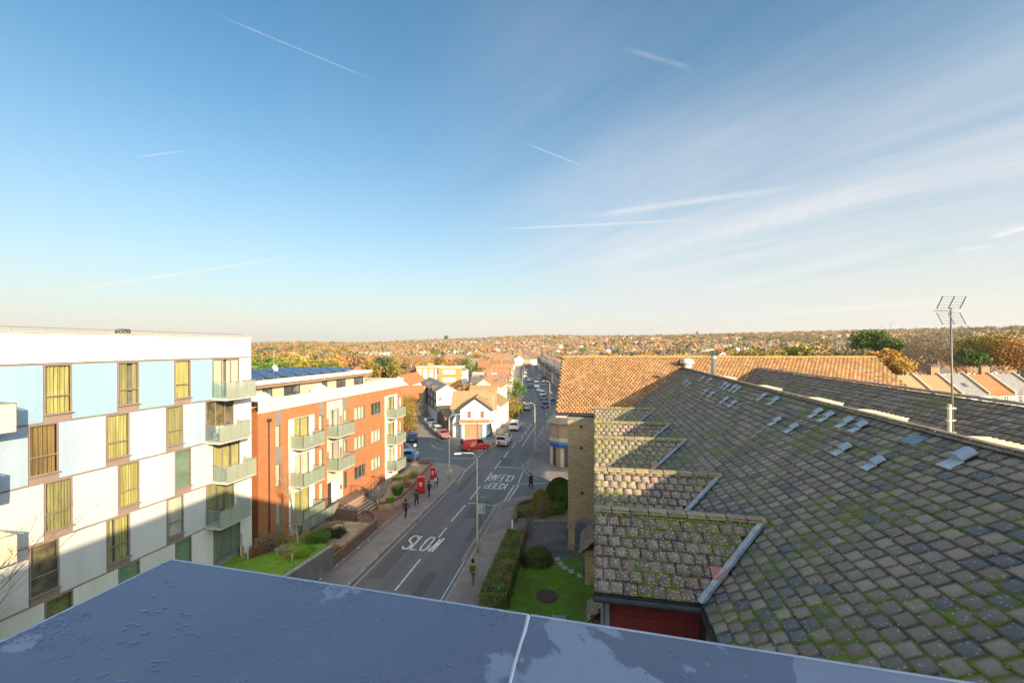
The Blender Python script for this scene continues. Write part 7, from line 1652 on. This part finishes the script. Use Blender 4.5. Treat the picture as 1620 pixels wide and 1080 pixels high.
for p_, q_, L_ in ((pk[4], pk[0], 1.75), (pk[0], pk[1], 5.0), (pk[3], pk[4], 0)):
    if not L_: continue
    onface(rs, p_, q_, .02, L_-.02, 2.75, 3.15, .14, 'fascia_sign', signb); onface(rs, p_, q_, .02, L_-.02, 3.5, 4.0, .06, 'stone_band', creamwall); onface(rs, p_, q_, .02, L_-.02, 3.2, 3.45, .05, 'blue_band', M('band_blue', (.1, .3, .5)))
    k = 0; x = .15
    while x+.5 < L_: onface(rs, p_, q_, x, x+.42, .2, 2.7, .05, 'poster_panel' if k % 2 == 0 else 'shop_window', M('poster_cream', (.62, .55, .40)) if k % 2 == 0 else pane_d); x += .55; k += 1
onface(rs, pk[3], pk[4], 12, 16.9, 2.75, 3.15, .14, 'fascia_sign', signb)
for a in (.35,): onface(rs, pk[4], pk[0], .3, 1.4, 4.2, 5.5, .03, 'blind_window', M('tan_panel', (.5, .36, .24)))

ORD = ['first', 'second', 'third', 'fourth', 'fifth', 'sixth', 'seventh', 'eighth', 'ninth', 'tenth', 'eleventh', 'twelfth', 'thirteenth', 'fourteenth', 'fifteenth', 'sixteenth', 'seventeenth', 'eighteenth', 'nineteenth', 'twentieth']
def nth(k): return ORD[k] if k < 20 else (('twenty-', 'thirty-', 'forty-')[(k+1)//10-2]+ORD[(k+1) % 10-1] if (k+1) % 10 else ('thirtieth', 'fortieth', 'fiftieth')[(k+1)//10-3])
# terraces along the high street
def terrace_house(tpl, label, x, y, rz, group, z=0):
    o = copy_tree(tpl); o.location = (x, y, z); o.rotation_euler = (0, 0, rz); o['label'] = label; o['category'] = 'house'; o['group'] = group; return o
def template(name, W, D, eave, ridge, gf, roofm, wallm, bays=True):
    t = thing(name, None, None, (0, 0, 0)); w, r = house_parts(W, D, eave, ridge, gf, .3); w.build('wall', wallm, t); r.build('roof', roofm, t)
    if gf:   # a projecting gabled bay on the street side
        g1 = MB(); g1.box(-W*.42, W*.12, -D/2-.9, -D/2, 0, eave-.6); g1.build('bay', wallm, t)
        roofslab([(-W*.46, -D/2-1.1, eave-.85), (W*.16, -D/2-1.1, eave-.85), (W*.10, -D/2, eave-.1), (-W*.40, -D/2, eave-.1)], 'bay_roof', roofm, t)
        m = MB()
        for sg in (-1, 1): m.add([(sg*(W/2+.1), -D/2-.22, eave-.2), (0, -D/2-.22, ridge+.02), (0, -D/2-.22, ridge-.25), (sg*(W/2+.1), -D/2-.22, eave-.45)], [(0, 1, 2, 3)])
        m.build('barge_board', whiteframe, t)
        win_small(t, -W*.15, -D/2-.92, 3.1, 1.6, 1.3); win_small(t, -W*.15, -D/2-.92, .7, 1.6, 1.5); win_small(t, W*.3, -D/2-.02, 3.4, .9, 1.3)
    else:
        for x in (-W*.25, W*.22): win_small(t, x, -D/2-.02, 3.4, 1.1, 1.3)
        win_small(t, -W*.25, -D/2-.02, .8, 1.4, 1.4)
    win_small(t, W*.2, D/2+.02, 3.4, 1.0, 1.2, math.pi)
    chimney(t, W/2-.05, 0, ridge-.3 if not gf else eave+1.2, 1.2 if not gf else 2.2, 3); return t
grpR = 'gabled terraced houses on the shaded side of the high street'; grpL = 'sunlit terraced houses on the left of the high street'
tR = template('terraced_house', 5.55, 9, 5.6, 8.6, True, slate, wallmix); tL = template('terraced_house', 5.4, 8.5, 5.2, 7.8, True, roofmix, wallmix)
y = 76; kR = 0; firstR = True
while y < 325:
    x, az_ = cl_at(y); X_ = x+14.5 if y > 95 else x+15.5; rz = -math.pi/2-az_
    if kR == 0: tR.location = (X_, y, 0); tR.rotation_euler = (0, 0, rz); tag(tR, 'first gabled terraced house from the near end of the shaded right hand row', 'house', grpR)
    else: terrace_house(tR, nth(kR)+' gabled terraced house from the near end of the shaded right hand row', X_, y, rz, grpR).scale = (1, 1, random.uniform(.93, 1.08))
    y += 5.62; kR += 1
y = 114; kL = 0
while y < 325:
    x, az_ = cl_at(y); X_ = x-13.5; rz = math.pi/2-az_
    if kL == 0: tL.location = (X_, y, 0); tL.rotation_euler = (0, 0, rz); tag(tL, 'first orange roofed terraced house from the near end of the sunlit left hand row', 'house', grpL)
    else: terrace_house(tL, nth(kL)+' orange roofed terraced house from the near end of the sunlit left hand row', X_, y, rz, grpL).scale = (1, random.uniform(.95, 1.15), random.uniform(.85, 1.12))
    y += 5.42; kL += 1
# terrace to the right with tall party walls
ry = 93.5; pxs = [(1412, 632), (1456, 632), (1500, 631), (1547, 626), (1593, 623), (1640, 620), (1690, 618)]
lab6 = ['grey roofed terraced house at the left end of the rear terrace', 'brown roofed terraced house with two red potted chimneys, second from the left', 'brown roofed terraced house in the middle of the rear terrace', 'grey slate roofed terraced house behind the aerial mast', 'orange roofed terraced house at the right edge of the picture', 'slate roofed terraced house beyond the right edge']
x0 = 79.5
partyw = M('party_wall', (.52, .42, .32), (.60, .50, .40), scale=3)
for k in range(6):
    W_ = 6.5; x = x0+k*W_+W_/2; y = ry+k*.55; rm_ = (greyroof, brownroof, brownroof, greyroof, orangeroof, greyroof)[k]
    t = ghouse('terraced_house', lab6[k], x, y, R(-4), W_, 9.5, 5.2, 9.2, (whitewall, M('pink_render', (.62, .50, .45)), M('yellow_brick_wall', (.55, .40, .16)), whitewall, creamwall, whitewall)[k], rm_, False, [('f', -1.6, 3.2, 1.1, 1.4), ('f', 1.2, 3.2, 1.1, 1.4)], [(W_/2-.2, .6, 9.1, 1.7, 4, 2.2, .6)] if k in (0, 2, 4) else [], over=.25)
    m = MB()
    for sg in (-1, 1): m.add([(W_/2-.16, sg*5.0, 4.85), (W_/2+.16, sg*5.0, 4.85), (W_/2+.16, 0, 9.0), (W_/2-.16, 0, 9.0), (W_/2-.16, sg*5.0, 5.6), (W_/2+.16, sg*5.0, 5.6), (W_/2+.16, 0, 9.75), (W_/2-.16, 0, 9.75)], [(4, 5, 6, 7), (0, 3, 7, 4), (1, 5, 6, 2), (0, 4, 5, 1)])
    m.build('party_wall', partyw, t)
    if k in (0, 3): MB().box(-.5, .5, -.6, .6, 0, .06).build('skylight', pane_d, t, loc=(.3, -2.6, 7.05), rot=(R(40), 0, 0))
ghouse('house', 'house with a small orange roof between the trees on the right', 106, 150, 0, 10, 9, 7, 10.5, whitewall, orangeroof, False, [('f', -2, 4.5, 1.4, 1.4), ('f', 2, 4.5, 1.4, 1.4)], [(3, 0, 10.4, 1.5, 3)])

# ---- the town beyond: individual houses first, then one mass
taken = lambda x, y: (abs(x-cl_at(min(y, 325))[0]) < 21 and y < 330)
def dens(x, y):
    a = x/y
    return max(0, .93-1.6*abs(a-.02)) if a < .3 else max(.16, .48-(a-.3)*.5)
spots = []
ang0 = [R(2), R(-8), R(12), R(4)]
yy = 158
while yy < 2200:
    x = -1.0*yy-40
    while x < 1.45*yy:
        seg = rng.integers(6, 15); rot = ang0[int(mnoise.noise(Vector((x*.004, yy*.004, 1)))*4+8) % 4]+(math.pi/2 if mnoise.noise(Vector((x*.006, yy*.006, 7))) > .12 else 0)
        if rng.random() < dens(x, yy)*(1 if yy < 900 else .7):
            for k in range(seg):
                hx, hy = x+math.cos(rot)*k*6.2, yy+math.sin(rot)*k*6.2
                if rot > 1: hy = yy+(k-seg/2)*6.2
                if not taken(hx, hy) and hy > 155 and (hx/hy > -.72): spots.append((hx+rng.normal(0, .3), hy, rot))
        x += seg*6.2+rng.uniform(6, 26)
    yy += 26 if yy < 600 else 34 if yy < 1200 else 48
spots = [s for s in spots if -.72 < s[0]/s[1] < 1.3]
spots.sort(key=lambda s: s[0]**2+s[1]**2)
# drop overlapping ones
grid = {}; keep = []
for s in spots:
    kx, ky = int(s[0]//7), int(s[1]//7)
    if any(((s[0]-q[0])**2+(s[1]-q[1])**2) < 30 for i in (-1, 0, 1) for j in (-1, 0, 1) for q in grid.get((kx+i, ky+j), [])): continue
    grid.setdefault((kx, ky), []).append(s); keep.append(s)
spots = keep
vis = [s for s in spots if s[1] < 520]
indiv, mass = spots[:210], spots[210:]
tm = []
for i in range(3):
    w, r = house_parts(6.2, 8.5, 5.2, 8.2+.3*i, False); c = MB().box(2.4, 3.2, -.5, .5, 7.2, 9.4)
    tm.append((w.mesh('wall', wallmix), r.mesh('roof', roofmix), c.mesh('chimney', chimney_m)))
wme = MB().box(-2.2, -1.0, -4.32, -4.27, 3.3, 4.6).mesh('window', pane_d); wme2 = MB().box(.8, 2.0, -4.32, -4.27, 3.3, 4.6).mesh('window', pane_d); wme3 = MB().box(-2.2, -1.0, -4.32, -4.27, .8, 2.2).mesh('window', pane_d)
for i, (x, y, rot) in enumerate(indiv):
    t = thing('distant_house', 'small houses with clay tiled roofs scattered over the town below the hills', 'house', (x, y, max(0, terr(x, y))), rot, 'houses of the town beyond the high street'); a = tm[i % 3]
    link('wall', a[0], t); link('roof', a[1], t)
    if i % 2: link('chimney', a[2], t)
    if y < 330: link('window', wme, t); link('window', wme2, t); link('window', wme3, t)
def mass_mesh(name, tpl, spots, mat):
    v = np.array(tpl.v); f = [q for q in tpl.f]; tri = []
    for q in f:
        for k in range(1, len(q)-1): tri.append((q[0], q[k], q[k+1]))
    tri = np.array(tri); n = len(spots); V = np.zeros((n, len(v), 3))
    for i, (x, y, r_) in enumerate(spots):
        s = random.uniform(.85, 1.25); c, s_ = math.cos(r_), math.sin(r_); p = v*np.array([1, s, random.uniform(.9, 1.15)]); V[i, :, 0] = p[:, 0]*c-p[:, 1]*s_+x; V[i, :, 1] = p[:, 0]*s_+p[:, 1]*c+y; V[i, :, 2] = p[:, 2]+terr(x, y)
    F_ = (tri[None]+(np.arange(n)*len(v))[:, None, None]).reshape(-1, 3); return np_mesh(name, V.reshape(-1, 3), F_, mat, k=3)
w, r = house_parts(6.2, 8.5, 5.2, 8.3)
o = tag(link('distant_houses', mass_mesh('distant_houses', w, mass, wallmix)), kind='stuff'); o['label'] = 'mass of pale and brick house walls far across the town'; o['category'] = 'houses'
random.seed(7); o = tag(link('distant_roofs', mass_mesh('distant_roofs', r, mass, roofmix)), kind='stuff'); o['label'] = 'mass of orange and brown house roofs far across the town'; o['category'] = 'roofs'

# ------------------------------------------------------------------ trees
leafmat('fir'); keys = ['brown', 'orange', 'olive', 'dark', 'bare', 'green']
cr_me = {k: [crown(k, 900, 1.0, .085, .85, 22) for _ in range(2)] for k in keys}
tk_me = [branchy(1.25, .9, .035, 2, 5, .3, .8, bark, seed=40+i) for i in range(3)]
def tree(label, x, y, h, key, group=None, wid=1.0, z=None, name=None, i=0):
    z = max(0, terr(x, y)) if z is None else z
    t = thing(name or {'dark': 'evergreen_tree', 'bare': 'bare_tree'}.get(key, 'autumn_tree' if key in ('brown', 'orange', 'olive') else 'tree'), label, 'tree', (x, y, z), random.uniform(0, 6.28), group)
    r_ = h*.42*wid
    link('trunk', tk_me[i % 3], t, None, (0, 0, 0), None, (h*.55*wid, h*.55*wid, h*.62)); link('crown', cr_me[key][i % 2], t, None, (0, 0, h*.60), None, (r_, r_, h*.43)); return t
def tpx(label, u, vtop, Y, key, wid=1.0, i=0, name=None):
    a, b_ = ray(u, vtop); z0 = max(0, terr(a*Y, Y)); return tree(label, a*Y, Y, max(3, HC-b_*Y-z0), key, None, wid, z0, name, i)
def conifer(label, u, vtop, Y, w_=.3, key='dark'):
    a, b_ = ray(u, vtop); h = HC-b_*Y; n = 2600; z = rng.random(n)**.8; rr = (1-z)*w_*h*(.55+.45*rng.random(n)); an = rng.uniform(0, 6.28, n)
    P = np.column_stack([np.cos(an)*rr, np.sin(an)*rr, z*h*.97+.3]); V, Fq = leaf_quads(P, .02*h+.08); t = thing('conifer_tree', label, 'tree', (a*Y, Y, max(0, terr(a*Y, Y)))); link('crown', np_mesh('crown', V, Fq, leafmat(key)), t); MB().tube((0, 0, 0), (0, 0, h*.9), .02*h, .01).build('trunk', bark, t); return t
tpx('orange autumn tree behind the blank white gable end', 735, 600, 107, 'orange', 1.4, 0); tpx('second orange bushy tree behind the corner shop roof', 744, 603, 104, 'orange', 1.3, 1); tpx('yellow green tree right of the office block', 716, 581, 152, 'olive', 1.0, 0)
conifer('tall green conifer between white tower house and terraces', 754, 573, 146, .24, 'green'); tpx('golden tree behind the green conifer', 764, 580, 160, 'olive', 1.1, 1); tpx('yellow tree behind the cream gabled house', 781, 584, 170, 'olive', 1.0, 0); tpx('olive street tree on the left footway of the high street', 818, 601, 118, 'green', 1.2, 1)
# leafy trees in the side street beside the flats
def bigtree(label, u, v, Y, h, key, R_, n=5200, size=.09, name='autumn_tree', squash=.8, zc=.62, clumps=60, seed=1, shell=.45):
    a, _ = ray(u, v); x = a*Y; t = thing(name, label, 'tree', (x, Y, max(0, terr(x, Y)))); zc = max(.45, (h-R_*squash*.98)/h); P = clump_points(n, clumps, 1, 1, shell)*np.array([R_, R_, R_*squash])+np.array([0, 0, h*zc]); P = P[P[:, 2] > .3]
    V, Fq = leaf_quads(P, size); link('crown', np_mesh('crown', V, Fq, leafmat(key)), t); link('trunk', branchy(h*.66, .9, .016*h, 3, 5, .3, .7, bark, seed=seed), t); return t
bigtree('spreading leafy olive tree behind the corner of the brick flats', 627, 640, 88, 6.6, 'olive', 4.2, seed=31, size=.13); bigtree('low yellowing tree over the side street wall', 640, 670, 77, 4.6, 'olive', 3.2, seed=32, size=.12)
bigtree('orange brown tree between brick flats and low orange roofs', 652, 628, 96, 5.0, 'orange', 2.8, seed=33, size=.12)
tpx('garden tree with orange leaves beside the footway hedge', 803, 636, 106, 'orange', 1.6, 1); tpx('olive garden tree by the sunny house fronts', 812, 622, 118, 'olive', 1.3, 0)
t = hedge('garden_hedge', 'yellow green garden hedge along the sunny footway', [(-1.6, 92), (1.0, 91.5), (3.3, 106), (.6, 107)], 0, 1.9, 'olive', 2600, .12)
# left background belt
for lb, u, vt_, Y, key, wd in (('green tree just right of the white flats', 412, 566, 118, 'green', 1.3), ('dark green round tree behind the solar roof', 432, 562, 125, 'green', 1.2), ('yellow green tree behind the solar panels', 455, 560, 135, 'olive', 1.2), ('orange tree behind the aerial mast', 474, 556, 150, 'orange', 1.1), ('golden tree behind the middle of the solar roof', 492, 562, 140, 'olive', 1.1), ('green tree behind the right half of the solar roof', 513, 567, 130, 'green', 1.1),
    ('copper tree left of the distant white house', 530, 556, 170, 'orange', 1.2), ('brown tree right of the distant white house', 556, 556, 190, 'brown', 1.3), ('round dark green tree beyond the end of the brick flats', 607, 560, 185, 'dark', 1.1), ('olive tree beyond the end of the brick flats', 584, 565, 165, 'olive', 1.1)):
    tpx(lb, u, vt_, Y, key, wd, hash(lb) % 2 if False else len(lb) % 2)
# right hand belt, closer and larger
for lb, u, vt_, Y, key, wd in (('yellow tree group left of centre over the orange ridge', 1195, 542, 175, 'olive', 1.5), ('bright yellow green tree over the orange ridge', 1216, 545, 165, 'olive', 1.4), ('dark tree between the yellow ones over the orange ridge', 1246, 548, 180, 'green', 1.3), ('olive brown tree above the right part of the orange ridge', 1284, 540, 170, 'olive', 1.4), ('large brown tree above the orange ridge near its right end', 1308, 538, 150, 'brown', 1.3)):
    tpx(lb, u, vt_, Y, key, wd, len(lb) % 2)
for lb, u, vt_, Y, key, Rr_, s_, nm in (('tall dark green evergreen right of the orange roof end', 1376, 521, 128, 'fir', 5.5, 51, 'evergreen_tree'), ('second dark evergreen lower on the right of the first', 1404, 534, 124, 'fir', 4.0, 52, 'evergreen_tree'), ('orange brown twiggy tree behind the end of the orange roof', 1405, 552, 102, 'orange', 5.5, 53, 'autumn_tree'),
    ('wide leafless tree with pale branches on the skyline', 1428, 520, 140, 'bare', 9.0, 54, 'bare_tree'), ('broad brown leafless tree left of the aerial mast', 1462, 527, 130, 'bare', 9.0, 55, 'bare_tree'), ('big golden oak right of the aerial mast', 1560, 520, 128, 'olive', 10.0, 56, 'autumn_tree'), ('large orange oak at the right edge of the picture', 1605, 527, 122, 'orange', 9.0, 57, 'autumn_tree'), ('dark green tree below the golden oak', 1534, 553, 112, 'fir', 4.0, 58, 'evergreen_tree'), ('brown tree between the aerial mast and the golden oak', 1520, 545, 150, 'brown', 7, 59, 'autumn_tree')):
    a, b_ = ray(u, vt_); h = HC-b_*Y; bigtree(lb, u, vt_, Y, h, key, Rr_, 8500 if key != 'bare' else 7500, .27 if key != 'bare' else .16, nm, .62, .68, 80, s_, .35)
bigtree('bare garden tree in front of the rear terrace at the right edge', 1600, 660, 78, 8.5, 'bare', 3.4, 900, .06, 'bare_tree', .9, .6, 30, 61, .1)
# scattered single trees, then the woods as one mass
tsp = []
for _ in range(4000):
    Y = 165+rng.random()**1.3*500; a = rng.uniform(-.72, 1.25); x = a*Y
    if taken(x, Y) or Y < 175: continue
    if rng.random() > .35+.65*(1-dens(x, Y)): continue
    kx, ky = int(x//7), int(Y//7)
    if any(((x-q[0])**2+(Y-q[1])**2) < 36 for i in (-1, 0, 1) for j in (-1, 0, 1) for q in grid.get((kx+i, ky+j), [])): continue
    grid.setdefault((kx, ky), []).append((x, Y)); tsp.append((x, Y))
tsp.sort(key=lambda s: s[0]**2+s[1]**2)
gl = {'brown': 'brown leaved trees between the houses of the town', 'orange': 'orange autumn trees between the houses of the town', 'olive': 'yellow green trees between the houses of the town', 'dark': 'dark evergreen trees between the houses of the town', 'bare': 'leafless trees between the houses of the town', 'green': 'green trees between the houses of the town'}
for i, (x, y) in enumerate(tsp[:235]):
    key = keys[int(rng.choice(6, p=[.22, .24, .2, .08, .16, .10]))]; tree(gl[key], x, y, rng.uniform(6, 12), key, gl[key], rng.uniform(.85, 1.3), None, None, i)
far = [(x, y, rng.uniform(6, 12)) for x, y in tsp[235:]]
n_ = 15000
Yf = 600+rng.random(n_)**.75*1900; af = rng.uniform(-.72, 1.3, n_); 
for x, y in zip(af*Yf, Yf):
    if rng.random() < .30+.9*(1-dens(x, y)) or y > 1500: far.append((x, y, rng.uniform(6, 14) if y < 1800 else rng.uniform(8, 18)))
far = np.array(far); print('far trees', len(far), 'houses', len(spots), 'tsp', len(tsp))
zt_ = np.array([terr(x, y) for x, y in far[:, :2]])
lab = {'brown': .26, 'orange': .20, 'olive': .15, 'dark': .11, 'bare': .20, 'green': .08}
pick = rng.choice(6, size=len(far), p=[.26, .20, .15, .11, .20, .08])
for ki, key in enumerate(['brown', 'orange', 'olive', 'dark', 'bare', 'green']):
    s = far[pick == ki]; z = zt_[pick == ki]; q = 34; n = len(s)
    d = rng.normal(size=(n, q, 3)); d /= np.linalg.norm(d, axis=2)[..., None]; d *= (rng.uniform(.35, 1, (n, q)))[..., None]
    h = s[:, 2][:, None]; P = np.stack([s[:, 0][:, None]+d[..., 0]*h*.5, s[:, 1][:, None]+d[..., 1]*h*.5, z[:, None]+h*.5+d[..., 2]*h*.46], -1).reshape(-1, 3)
    V, Fq = leaf_quads(P, 1.0); sc_ = np.repeat(s[:, 2]*.13, q*4).reshape(-1, 1); C_ = np.repeat(P, 4, 0); V = C_+(V-C_)*sc_
    o = tag(link('woodland', np_mesh('woodland', V, Fq, leafmat(key))), kind='stuff'); o['label'] = {'brown': 'brown', 'orange': 'orange', 'olive': 'yellow green', 'dark': 'dark evergreen', 'bare': 'grey leafless', 'green': 'green'}[key]+' trees massed over the distant hills'; o['category'] = 'woodland'
# skyline: church spire, domed trees, pale blocks
a, b_ = ray(1103, 523); Y = 1500; z0 = terr(a*Y, Y); t = thing('church_spire', 'slim dark church spire on the skyline', 'church', (a*Y, Y, z0)); zt2 = HC-b_*Y-z0
MB().box(-4.2, 4.2, -4.2, 4.2, 0, zt2*.55).build('tower', M('far_stone', (.07, .06, .055)), t); MB().lathe([(4.6, zt2*.55), (.3, zt2*1.03)], 8).build('spire', M('far_stone', (.07, .06, .055)), t)
for k, (u, v, Y, w_, h, lb) in enumerate(((545, 572, 240, 7, 8, 'white house in the trees beyond the solar roof'), (951, 553, 640, 10, 13, 'pale twin block left of the orange ridge skyline'), (963, 552, 640, 9, 13, 'yellowish twin block left of the orange ridge skyline'), (975, 553, 660, 8, 11, 'white block beside the yellowish twin block'), (1070, 561, 420, 18, 7, 'long white row of houses over the cowl'), (1085, 558, 500, 14, 7, 'white terrace above the cowl on the ridge'), (1130, 560, 430, 12, 8, 'red and white houses right of the cowl'), (694, 561, 480, 30, 6, 'long white building in the middle of the town'), (845, 562, 470, 20, 6, 'pale long building above the shaded terraces'))):
    a, b_ = ray(u, v); x = a*Y; z0 = max(0, terr(x, Y)); zc2 = HC-b_*Y-z0
    ghouse('distant_block', lb, x, Y, 0, w_, 9, max(4, zc2), max(4, zc2)+1.5, whitewall if k != 2 else M('yellow_brick_wall', (.55, .4, .16)), roofmix, False, [('f', -w_*.25, 2, 1.6, 1.6), ('f', w_*.25, 2, 1.6, 1.6)], cat='building', z=z0)
for lb, u, vt_, Y in (('rounded dark pine crown on the right skyline', 1604, 520, 700), ('small dark pine on the skyline right of the mast', 1516, 527, 800), ('dark pine tree on the centre skyline', 706, 529, 1500), ('group of dark pines on the centre skyline', 878, 532, 1500), ('tall conifer on the skyline left of the spire', 992, 530, 1300)):
    tpx(lb, u, vt_, Y, 'dark', .8, 0)

# ------------------------------------------------------------------ aerial mast on the church roof
mp = ST(14.9, 10.9); a, b_ = ray(1508, 690); Ym = 13.3; X_ = a*Ym; zb = HC-b_*Ym; t = thing('aerial_mast', 'rooftop aerial mast with ladder shaped antenna grids above the mossy roof', 'aerial', (X_, Ym, zb), 0)
zt_m = HC-ray(1503, 487)[1]*Ym-zb
MB().tube((0, 0, -1), (-.06, 0, zt_m),   .03, .026, 10).build('mast', greytrim, t, smooth=True); MB().tube((-.12, 0, -.4), (-.12, 0, 1.05), .05, n=8).build('lower_pole', M('pale_pole', (.6, .55, .48)), t)
for z in (.1, .5, .9): MB().box(-.2, .06, -.05, .05, z, z+.05).build('bracket', steel, t)
for (zc3, sg) in ((zt_m-.36, -1), (zt_m+.16, 1)):
    f = MB(); cx, cy = -.22, -.12; tl_ = .13*sg
    for k in range(5): z = zc3+(k-2)*.085; y = cy-abs(z-zt_m+.1)*.35; f.tube((cx-.42, y, z), (cx+.42, y+.08, z+.02), .008, n=4)
    for x in (-.42, 0, .42): f.tube((cx+x+(-.03 if sg > 0 else .03), cy-abs(zc3-.19-zt_m+.1)*.35+.04+x*.1, zc3-.19), (cx+x+(.03 if sg > 0 else -.03), cy-abs(zc3+.19-zt_m+.1)*.35+.04+x*.1, zc3+.19), .013, n=4)
    f.build('reflector_grid', darkmetal, t)
MB().tube((.05, 0, zt_m-.10), (-.95, -.35, zt_m-.12), .015, n=6).build('boom', steel, t)
for k in range(9): MB().tube((-.15-k*.09, -.17-k*.033, zt_m-.1), (-.15-k*.09+.02, .03-k*.033, zt_m-.1), .007, n=4).build('element', steel, t)
cb = MB(); cb.path([(-.05, -.05, 0), (.1, -.05, .12), (.14, -.05, .3), (.05, -.05, .5), (0, -.05, .8)], .008, 4); cb.build('cable', darkmetal, t)
a, b_ = ray(743, 441); Y = 220; t = thing('bird', 'tiny dark bird high over the town', 'bird', (a*Y, Y, HC-b_*Y)); MB().add([(-.6, 0, .15), (0, .12, 0), (.6, 0, .15), (0, -.12, 0), (0, .3, .02)], [(0, 1, 3), (1, 2, 3), (1, 4, 3)]).build('body', blk and M('bird_black', blk), t)

# ------------------------------------------------------------------ haze over the town
hm = bpy.data.materials.new('haze_air'); hm.use_nodes = True; hn = hm.node_tree; hn.nodes.clear()
pv = hn.nodes.new('ShaderNodeVolumePrincipled'); pv.inputs['Color'].default_value = (1, .95, .87, 1); pv.inputs['Density'].default_value = .00011; pv.inputs['Anisotropy'].default_value = .3
ho = hn.nodes.new('ShaderNodeOutputMaterial'); hn.links.new(pv.outputs[0], ho.inputs[1])
tag(MB().box(-4300, 4300, -1600, 4600, -12, 125).build('haze', hm), kind='stuff')
sc.cycles.volume_bounces = 0
